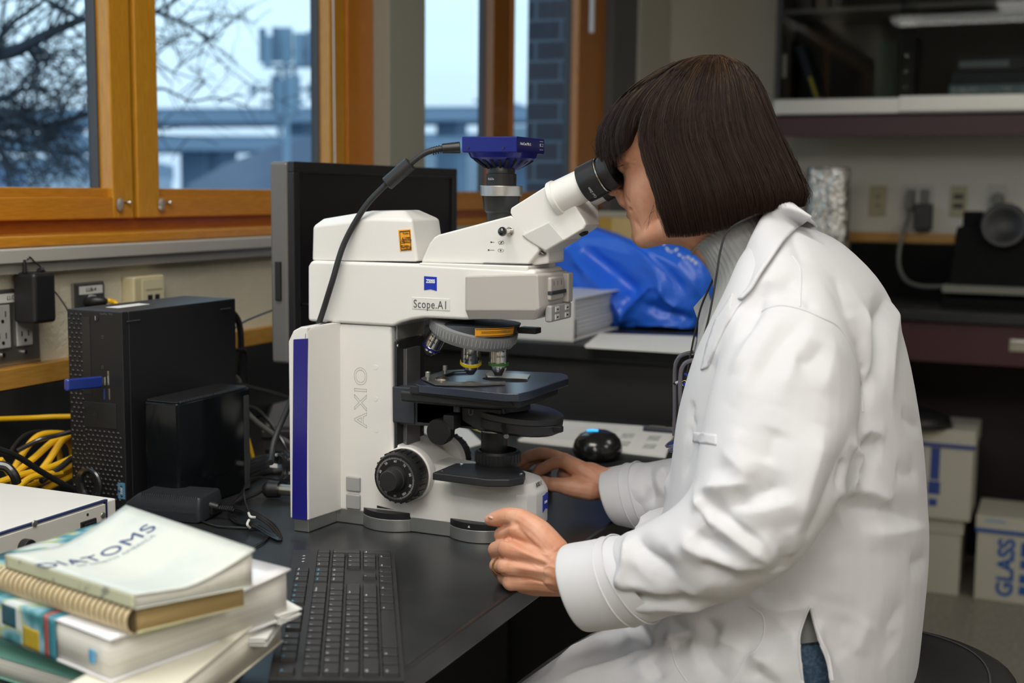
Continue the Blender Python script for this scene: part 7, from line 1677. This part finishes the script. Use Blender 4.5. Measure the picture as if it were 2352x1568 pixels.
c = PZ(1232, 1082, BZ+.030); t = thing('control_knob', 'two-tier round black control knob beneath the far hand', 'knob', (c.x, c.y, BZ))
MB().lathe([(BZ+.001, .026), (BZ+.022, .024), (BZ+.023, .019), (BZ+.026, .019), (BZ+.027, .0235), (BZ+.034, .0235), (BZ+.036, .020), (BZ+.0362, 0)], (c.x, c.y, 0), (0, 0, 1), 40).build('dial', BLACK, t)
MB().lathe([(BZ+.0363, .019), (BZ+.037, .017), (BZ+.0372, 0)], (c.x, c.y, 0), (0, 0, 1), 32).build('cap', DGREY, t)

# ================================================================== far wall
MAR = M('maroon_laminate', (.055, .014, .018), .45); MARU = M('maroon_laminate_upper', (.060, .018, .024), .45)
BLKL = M('far_black_laminate', (.004, .004, .004), .8, spec=.2)
XC0 = 4.42
t = thing('far_counter', 'black-topped counter with maroon drawers along the far wall', 'counter', (4.8, -.5, 0))
MB().box((XC0-.03, -3.9, .950), (XB-.003, 1.25, .985)).build('worktop', BENCHM, t, bevel=.003)
MB().box((XB-.022, -3.9, .986), (XB-.002, 1.25, 1.18)).build('backsplash', BLKL, t, smooth=False)
dy = PX(2095, 780, XC0).y+.12
for k in range(5):
    y1 = dy-k*.62
    d_ = MB().box((XC0, y1-.60, .812), (XC0+.02, y1, .946)).build('drawer', MAR, t, bevel=.002)
    hy = PX(2345, 790, XC0).y-k*.62; hz = .885
    h = MB().box((XC0-.004, hy-.05, hz-.022), (XC0-.0005, hy+.035, hz+.018)).build('handle', M('satin_nickel', (.45, .44, .36), .35, .8), d_, bevel=.002)
    MB().box((XC0-.012, hy-.048, hz+.006), (XC0-.004, hy+.033, hz+.014)).build('grip', CHROME, h, bevel=.002)
MB().box((XC0+.0205, -3.9, .80), (XB-.03, 1.25, .949)).build('carcass', BLKL, t, smooth=False)
MB().box((XB-.06, -3.9, .0), (XB-.04, 1.25, .80)).build('rear_panel', M('knee_space_dark', (.020, .010, .010), .6), t, smooth=False)
for y in (PX(2285, 1100, 4.65).y, 1.2): pass
yp = PX(2262, 1100, 4.60).y; MB().box((4.60, -3.9, .09), (XB-.061, yp-.26, .799)).build('base_cabinet', M('deep_maroon_laminate', (.030, .008, .010), .5), t, smooth=False)
MB().box((4.62, .60, .0), (XB-.061, 1.25, .799)).build('base_cabinet', M('deep_maroon_laminate', (.030, .008, .010), .5), t, smooth=False)
# oak edging on the far wall
struct(MB().box((XB-.024, -3.9, 1.185), (XB-.0005, 1.25, 1.222)).build('trim_12', WOODL, bevel=.002))
# cartons
CW = M('white_carton', (.50, .48, .40), .7); CBLUE = M('carton_blue_print', (.012, .09, .33), .6); CNAVY = M('carton_navy_print', (.03, .06, .26), .6)
def carton(label, X, y0, y1, z0_, z1_, lidh=.055, band=CBLUE, glass=False, partial=False):
    t = thing('carton', label, 'box', (X+.17, (y0+y1)/2, z0_), None)
    MB().box((X, y0, z0_+.0005), (X+.26, y1, z1_-.002)).build('body', CW, t, bevel=.002)
    MB().box((X-.006, y0-.006, z1_-lidh), (X+.266, y1+.006, z1_)).build('lid', CW, t, bevel=.003)
    MB().box((X-.0066, y0-.0066, z1_-lidh-.001), (X-.005, y1+.0066, z1_-lidh+.012)).build('blue_band', band, t, smooth=False)
    return t
bx = PX(2236, 1376, 4.467); XG = 4.467
t = carton('white lidded carton marked GLASS under the far counter', XG, bx.y-.36, bx.y, .001, PX(2290, 1186, XG).z)
text('GLASS', .085, CBLUE, t, (XG-.0008, PX(2312, 1290, XG).y, .122), (0, 0, 1), (0, 1, 0), bold=.0028, sxy=(.84, .86), ext=.0004)
for k, (z_, h, w_) in enumerate(((.165, .05, .020), (.125, .03, .012), (.075, .03, .028), (.035, .03, .018))): MB().box((XG-.0012, PX(2344, 1280, XG).y-w_-.02, z_), (XG-.0002, PX(2344, 1280, XG).y, z_+h)).build('blue_print', CBLUE, t, smooth=False)
p = PX(2285, 1197, XG-.0068); MB().box((XG-.0072, p.y-.035, p.z-.004), (XG-.0062, p.y+.030, p.z+.004)).build('lid_print', M('carton_pale_blue', (.20, .34, .48), .6), t, smooth=False)
by = PX(2200, 1370, XG).y
t = carton('white lidded carton on the floor under the other white carton', XG, by, by+.36, .001, PX(2150, 1187, XG).z, .05, CW)
MB().box((XG-.001, by+.14, .10), (XG-.0002, by+.17, .25)).build('blue_print', CBLUE, t, smooth=False)
p = PX(2190, 1190, XG-.007); MB().box((XG-.0072, p.y-.015, p.z-.003), (XG-.0062, p.y+.012, p.z+.005)).build('lid_print', M('carton_pale_blue', (.20, .34, .48), .6), t, smooth=False)
by2 = PX(2228, 1180, XG-.03).y; ZU0 = PX(2150, 1187, XG).z+.0015; ZU1 = PX(2150, 984, XG-.03).z; KU = (ZU1-ZU0)/.3085
t = carton('upper white carton with navy pictures, stacked on another', XG-.03, by2, by2+.36, ZU0, ZU1, .06, CNAVY)
for yy, ww, z_, h in ((.105, .030, .44, .11), (.100, .040, .39, .045), (.108, .028, .35, .025), (.16, .02, .37, .17), (.165, .03, .36, .02)): MB().box((XG-.0312, by2+yy, ZU0+(z_-.3065)*KU), (XG-.0302, by2+yy+ww, ZU0+(z_+h-.3065)*KU)).build('navy_print', CNAVY, t, smooth=False)
o = MB().hull([(XG+.02+.12*math.cos(a)*k, by2+.20+.13*math.sin(a)*k, ZU1+.001+z_) for k, z_ in ((1, 0), (.9, .03), (.5, .05)) for a in [2*PI*i/18 for i in range(18)]]).build('dark_bag', BLACK, None, smooth=True); tag(o, 'dark soft bag on top of the upper white carton', 'bag')
# stool
sx_, sy_ = 1.54, .235
st_ = thing('lab_stool', 'black padded lab stool under the person in the white coat', 'stool', (sx_, sy_, 0))
SEAT = M('black_vinyl', (.014, .014, .014), .45, bump=(200, .2, .0008))
seat = []
for k, z_ in ((.90, .715), (1, .725), (1, .755), (.97, .770), (.90, .779), (.6, .786), (.2, .788)):
    seat += [(sx_+.235*k*(abs(math.cos(a))**.7)*(1 if math.cos(a) > 0 else -1), sy_+.220*k*(abs(math.sin(a))**.7)*(1 if math.sin(a) > 0 else -1), z_) for a in [2*PI*i/40+.01 for i in range(40)]]
s_ = MB().hull(seat).build('seat', SEAT, st_, smooth=True)
q = MB().tube([(sx_+.200*(abs(math.cos(a))**.7)*(1 if math.cos(a) > 0 else -1), sy_+.180*(abs(math.sin(a))**.7)*(1 if math.sin(a) > 0 else -1), .7815) for a in [2*PI*i/60+.01 for i in range(61)]], .0012, 5, smooth=False); q.build('stitching', M('stitch_grey', (.06, .06, .06), .6), s_)
MB().cyl((sx_, sy_, .08), (sx_, sy_, .715), .028, 24).build('column', BLACKM, st_)
for k in range(5):
    a = 2*PI*k/5+.3; l_ = MB().hull([(sx_+.03*math.cos(a), sy_+.03*math.sin(a), z_) for z_ in (.07, .12)]+[(sx_+.29*math.cos(a)+.02*math.sin(a)*s, sy_+.29*math.sin(a)-.02*math.cos(a)*s, z_) for s in (-1, 1) for z_ in (.05, .07)]+[(sx_+.03*math.cos(a)+.03*math.sin(a)*s, sy_+.03*math.sin(a)-.03*math.cos(a)*s, z_) for s in (-1, 1) for z_ in (.07, .12)]).build('leg', BLACKM, st_, bevel=.004)
    MB().cyl((sx_+.29*math.cos(a)-.012*math.sin(a), sy_+.29*math.sin(a)+.012*math.cos(a), .026), (sx_+.29*math.cos(a)+.012*math.sin(a), sy_+.29*math.sin(a)-.012*math.cos(a), .026), .025, 18).build('castor', BLACK, l_)
q = MB().tube([(sx_+.20*math.cos(a), sy_+.20*math.sin(a), .30) for a in [2*PI*i/40 for i in range(41)]], .010, 8, smooth=False); q.build('foot_ring', CHROME, st_)

# ---------------- upper cabinet
XU = 4.78; YU1 = PX(1782, 100, XU).y; YU0 = -3.0
zv0, zv1 = PX(2000, 313, XU).z, PX(2000, 266, XU).z; zr0, zr1 = PX(2000, 262, XU).z, PX(2000, 222, XU).z; ztop = 2.55
up = thing('upper_cabinet', 'maroon-based wall cabinet with sliding glass doors holding books', 'cabinet', (4.94, -.5, zv0))
MB().box((XU, YU0, zv0), (XU+.02, YU1, zv1)).build('valance', MARU, up, bevel=.002)
MB().box((XU+.021, YU0, zv1-.02), (XB-.003, YU1, zv1+.0)).build('bottom', M('cabinet_inside_grey', (.06, .058, .054), .6), up, smooth=False)
r1_ = MB().box((XU-.012, YU0, zr0), (XU+.016, YU1, zr1-.004)).build('door_rail', M('pale_aluminium_rail', (.62, .62, .58), .35, .5), up, bevel=.005, seg=3)
MB().box((XU-.018, YU0, zr0+.006), (XU-.0122, PX(2066, 240, XU).y, zr1)).build('door_rail', M('pale_aluminium_rail', (.62, .62, .58), .35, .5), up, bevel=.004, seg=3)
MB().box((XU, YU1-.012, zv1), (XB-.003, YU1, ztop)).build('side_panel', M('cabinet_side_grey', (.20, .19, .17), .6), up, smooth=False)
MB().box((XU-.002, YU1-.020, zr1-.003), (XU+.014, YU1-.0, ztop)).build('side_frame', BLACK, up, smooth=False)
MB().box((XB-.02, YU0, zv1), (XB-.003, YU1-.0125, ztop)).build('back_panel', M('cabinet_back_dark', (.030, .027, .024), .7), up, smooth=False)
MB().box((XU, YU0, ztop), (XB-.003, YU1, ztop+.02)).build('top', M('cabinet_inside_grey', (.06, .058, .054), .6), up, smooth=False)
zs1 = PX(2000, 22, XU+.05).z; MB().box((XU+.05, YU0, zs1-.004), (XB-.021, YU1-.013, zs1+.014)).build('shelf', M('shelf_grey', (.16, .155, .14), .5), up, bevel=.002)
GD = glass_mat('cabinet_glass', (.80, .81, .80), .18)
ys = PX(2066, 100, XU).y
MB().box((XU+.004, ys-.05, zr1-.006), (XU+.008, YU1-.018, ztop-.01)).build('glass_door', GD, up, smooth=False)
MB().box((XU-.006, YU0+.1, zr1-.004), (XU-.002, ys, ztop-.01)).build('glass_door', GD, up, smooth=False)
zf = zv1+.0005
DB = M('dark_blue_cloth', (.012, .018, .035), .6); DK = M('book_black', (.010, .010, .011), .5); YL = M('yellow_label', (.55, .48, .03), .6); GRN = M('dark_green_cloth', (.012, .045, .028), .6)
def shelf_book(label, mat, box=None, rot=0, cen=None, lab=None, labm=None, extra=None, group=None):
    t = thing('book', label, 'book', cen or ((box[0][0]+box[1][0])/2, (box[0][1]+box[1][1])/2, box[0][2]), group)
    R_ = Matrix.Rotation(rot, 3, 'X') if rot else None; c = Vector(cen) if cen else None
    MB().box(box[0], box[1], R_, c).build('cover', mat, t, bevel=.002)
    a, b = Vector(box[0]), Vector(box[1])
    MB().box((a.x+.004, min(a.y, b.y)+.003, a.z+.003), (b.x-.002, max(a.y, b.y)-.003, b.z+.0004), R_, c).build('pages', PGT, t, smooth=False)
    if lab:
        MB().box((a.x-.0008, lab[0], lab[1]), (a.x+.001, lab[2], lab[3]), R_, c).build('label', labm, t, smooth=False)
    return t
XBk = XU+.06
a = PX(1801, 178, XBk); b = PX(1801, 125, XBk)
shelf_book('black upright book with a white spine label at the cabinet end', DK, ((XBk, a.y-.018, zf), (XBk+.2, a.y+.018, zf+.30)), lab=(a.y-.007, a.z, a.y+.007, b.z), labm=WLAB)
cB = Vector((XBk, PX(1902, 220, XBk).y, zf)); L0 = PX(1848, 148, XBk)
shelf_book('leaning dark blue book with a yellow spine label', DB, ((XBk, cB.y, zf), (XBk+.2, cB.y+.030, zf+.29)), rot=-.36, cen=tuple(cB), lab=(cB.y+.007, zf+.05, cB.y+.019, zf+.165), labm=YL)
g = PX(2035, 150, XBk); shelf_book('tall dark green book in the middle of the cabinet', GRN, ((XBk, g.y-.038, zf), (XBk+.2, g.y+.038, zf+.27)))
g = PX(2082, 150, XBk); t = shelf_book('black ring binder beside the dark green book', DK, ((XBk, g.y-.026, zf), (XBk+.22, g.y+.026, zf+.29)))
for k in range(4): MB().cyl((XBk-.002, g.y, zf+.05+.055*k), (XBk+.002, g.y, zf+.05+.055*k), .005, 12).build('ring_hole', CHROME, t)
z_ = zf; yl_ = PX(2176, 200, XBk).y
for k, (h, m_, lab, off) in enumerate(((.022, DK, 'black book at the bottom of the flat stack in the cabinet', .0), (.046, M('navy_cloth', (.012, .016, .075), .55), 'navy book lying second from the bottom of the flat stack', .0), (.042, M('pale_blue_journal', (.16, .26, .32), .5), 'pale blue journal lying in the middle of the flat stack', -.004), (.046, M('dark_navy_cloth', (.010, .014, .035), .55), 'dark navy book lying second from the top of the flat stack', -.012), (.050, M('slate_cloth', (.035, .038, .05), .55), 'slate book with a pale spine label, topmost of the flat stack', -.03))):
    t = thing('book', lab, 'book', (XBk+.1, yl_-.2, z_)); MB().box((XBk, yl_-.36, z_), (XBk+.22, yl_+off, z_+h-.001)).build('cover', m_, t, bevel=.003)
    if k == 4: p = PX(2205, 111, XBk); p2_ = PX(2320, 111, XBk); MB().box((XBk-.001, p2_.y, z_+.012), (XBk+.001, p.y, z_+.034)).build('label', M('pale_blue_grey_label', (.26, .29, .32), .6), t, smooth=False)
    if k == 2: MB().box((XBk-.001, yl_-.36, z_+.010), (XBk+.001, yl_-.015, z_+.030)).build('label', M('pale_label', (.30, .42, .46), .6, noise=(30, (.55, .6, .6), .5, .55)), t, smooth=False)
    z_ += h
for k, (px, w_, h, m_, lab) in enumerate(((1850, .03, .16, DK, 'dark book on the upper cabinet shelf above the leaning book'), (1885, .035, .15, M('dull_tan_cover', (.14, .12, .07), .6), 'dull tan book on the upper cabinet shelf'), (1922, .03, .15, DB, 'dark blue book on the upper cabinet shelf'))):
    p = PX(px, 10, XBk); t = thing('book', lab, 'book', (XBk+.1, p.y, zs1+.0145)); MB().box((XBk+.01, p.y-w_/2, zs1+.0145), (XBk+.2, p.y+w_/2, zs1+h)).build('cover', m_, t, bevel=.002)
# ---------------- wall plates on the far wall
OWH = M('off_white_plate', (.46, .45, .40), .5); BE2 = M('dull_beige_plate', (.36, .33, .20), .5)
XPl = XB-.006
def wplate(label, px0, px1, py0, py1, mat, n=1, kind='outlet'):
    a, b = PX(px0, py1, XPl), PX(px1, py0, XPl); t = thing('wall_plate', label, 'outlet', (XB-.003, (a.y+b.y)/2, a.z))
    MB().box((XPl, b.y, a.z), (XB-.0003, a.y, b.z)).build('plate', mat, t, bevel=.002); return t, a, b
t, a, b = wplate('plain beige wall plate nearest the foil', 1995, 2038, 427, 496, BE2)
for f in (.35, .65): MB().cyl((XPl-.001, (a.y+b.y)/2, a.z+(b.z-a.z)*f), (XPl, (a.y+b.y)/2, a.z+(b.z-a.z)*f), .008, 12).build('knockout', M('plate_shadow', (.18, .16, .10), .6), t)
t, a, b = wplate('white double outlet plate with a black adapter', 2069, 2146, 424, 497, OWH)
for f in (.3, .72):
    y = a.y+(b.y-a.y)*f; MB().box((XPl-.003, y-.018, a.z+.018), (XPl, y+.018, b.z-.018)).build('receptacle', M('grey_receptacle', (.14, .14, .13), .5), t, bevel=.002)
t, a, b = wplate('beige data plate with two dark ports', 2180, 2222, 427, 497, BE2)
for f in (.35, .65): MB().box((XPl-.002, (a.y+b.y)/2-.018, a.z+(b.z-a.z)*f-.010), (XPl, (a.y+b.y)/2+.018, a.z+(b.z-a.z)*f+.010)).build('port', M('port_dark', (.04, .035, .03), .5), t, smooth=False)
t, a, b = wplate('white outlet plate with a grey plug above the black equipment', 2266, 2312, 424, 490, OWH)
MB().cyl((XPl-.03, (a.y+b.y)/2-.004, (a.z+b.z)/2), (XPl, (a.y+b.y)/2-.004, (a.z+b.z)/2), .024, 16).build('plug', M('grey_receptacle', (.14, .14, .13), .5), t, bevel=.003)
a, b = PX(2097, 528, XPl-.05), PX(2142, 468, XPl-.05); o = MB().box((XPl-.055, b.y, a.z), (XPl-.0035, a.y, b.z)).build('power_adapter', BLACK, None, bevel=.006); tag(o, 'black power adapter hanging from the white double outlet', 'power adapter')
GC = M('grey_white_cord', (.17, .17, .15), .5)
t = thing('charger_lead', 'grey cord drooping from the double outlet to the black equipment', 'cord', PX(2080, 600, 5.0))
MB().tube([PX(2088, 470, XPl-.012), PX(2086, 500, XPl-.03), PX(2072, 540, 4.98), PX(2064, 600, 4.93), PX(2078, 640, 4.86), PX(2110, 656, 4.78), PX(2160, 658, 4.72), PX(2186, 654, 4.70)], .007, 10).build('cord', GC, t)
p = PX(2088, 462, XPl-.01); MB().box((p.x-.018, p.y-.012, p.z-.03), (p.x+.004, p.y+.012, p.z+.03)).build('plug', M('grey_receptacle', (.14, .14, .13), .5), t, bevel=.003)
# black equipment on the far counter
zc_ = .9855
t = thing('black_equipment', 'black instrument with a round hand wheel on the far counter', 'instrument', (4.75, PX(2290, 600, 4.7).y, zc_))
a = PX(2195, 560, 4.70)
MB().hull([(4.66, a.y+.02, zc_+.03), (4.66, a.y-.55, zc_+.03), (4.95, a.y+.02, zc_+.03), (4.95, a.y-.55, zc_+.03), (4.70, a.y-.0, PX(2215, 520, 4.7).z), (4.92, a.y, PX(2215, 520, 4.7).z), (4.70, a.y-.55, PX(2215, 520, 4.7).z), (4.92, a.y-.55, PX(2215, 520, 4.7).z)]).build('body', BLKL, t, bevel=.01)
b = PX(2232, 505, 4.74); MB().box((4.74, b.y-.035, b.z-.03), (4.84, b.y+.03, b.z+.03)).build('top_block', BLKL, t, bevel=.006)
c = PX(2306, 520, 4.66); MB().lathe([(0, .072), (.02, .078), (.03, .072), (.03, .055), (.02, .04), (.02, 0)], (4.69, c.y, c.z), (-1, 0, .15), 32).build('hand_wheel', BLACK, t)
MB().box((4.60, a.y-.55, PX(2200, 672, 4.62).z), (4.66, a.y+.03, PX(2200, 655, 4.62).z)).build('pale_front_strip', M('dull_pale_strip', (.20, .20, .17), .5), t, bevel=.003)
MB().box((4.60, a.y-.55, zc_), (4.96, a.y+.03, zc_+.029)).build('base', BLKL, t, bevel=.003)
# foil
def foil():
    XF_ = 4.86; m_ = MB(); c = PX(1897, 500, XF_); n = 40; R_ = []; random.seed(2)
    yl2, yr2 = PX(1842, 500, XF_).y, PX(1955, 500, XF_).y; zt2 = PX(1900, 385, XF_).z; cy_, w_ = (yl2+yr2)/2, (yl2-yr2)/2
    for k in range(34):
        z = zc_+(zt2-zc_)*k/33; R_.append([Vector((XF_+w_*.55*(abs(math.cos(a))**.6)*(1 if math.cos(a) > 0 else -1), cy_+w_*(abs(math.sin(a))**.6)*(1 if math.sin(a) > 0 else -1)*(1-.10*(k/33)), z)) for a in [2*PI*i/n+.02 for i in range(n)]])
    m_.rings(R_); me = melt(m_, .006, 1); v = get_v(me); nn = get_n(me); r_ = np.random.RandomState(5); u_ = np.zeros(len(v))
    for _ in range(30): k = r_.normal(size=3)*r_.uniform(60, 260); u_ += np.abs(np.sin(v@k+r_.uniform(0, 6)))*40/np.linalg.norm(k)
    v = v+nn*((u_-u_.mean())[:, None]*.0032); v[:, 2] = np.maximum(v[:, 2], zc_+.0005); set_v(me, v); return me
me = foil(); o = link('foil_wrapped_stand', me, M('crumpled_foil', (.62, .61, .58), .22, 1.0, bump=(60, .6, .006)), None, smooth=False); tag(o, 'crumpled aluminium foil wrapped stand behind the shoulder', 'foil')
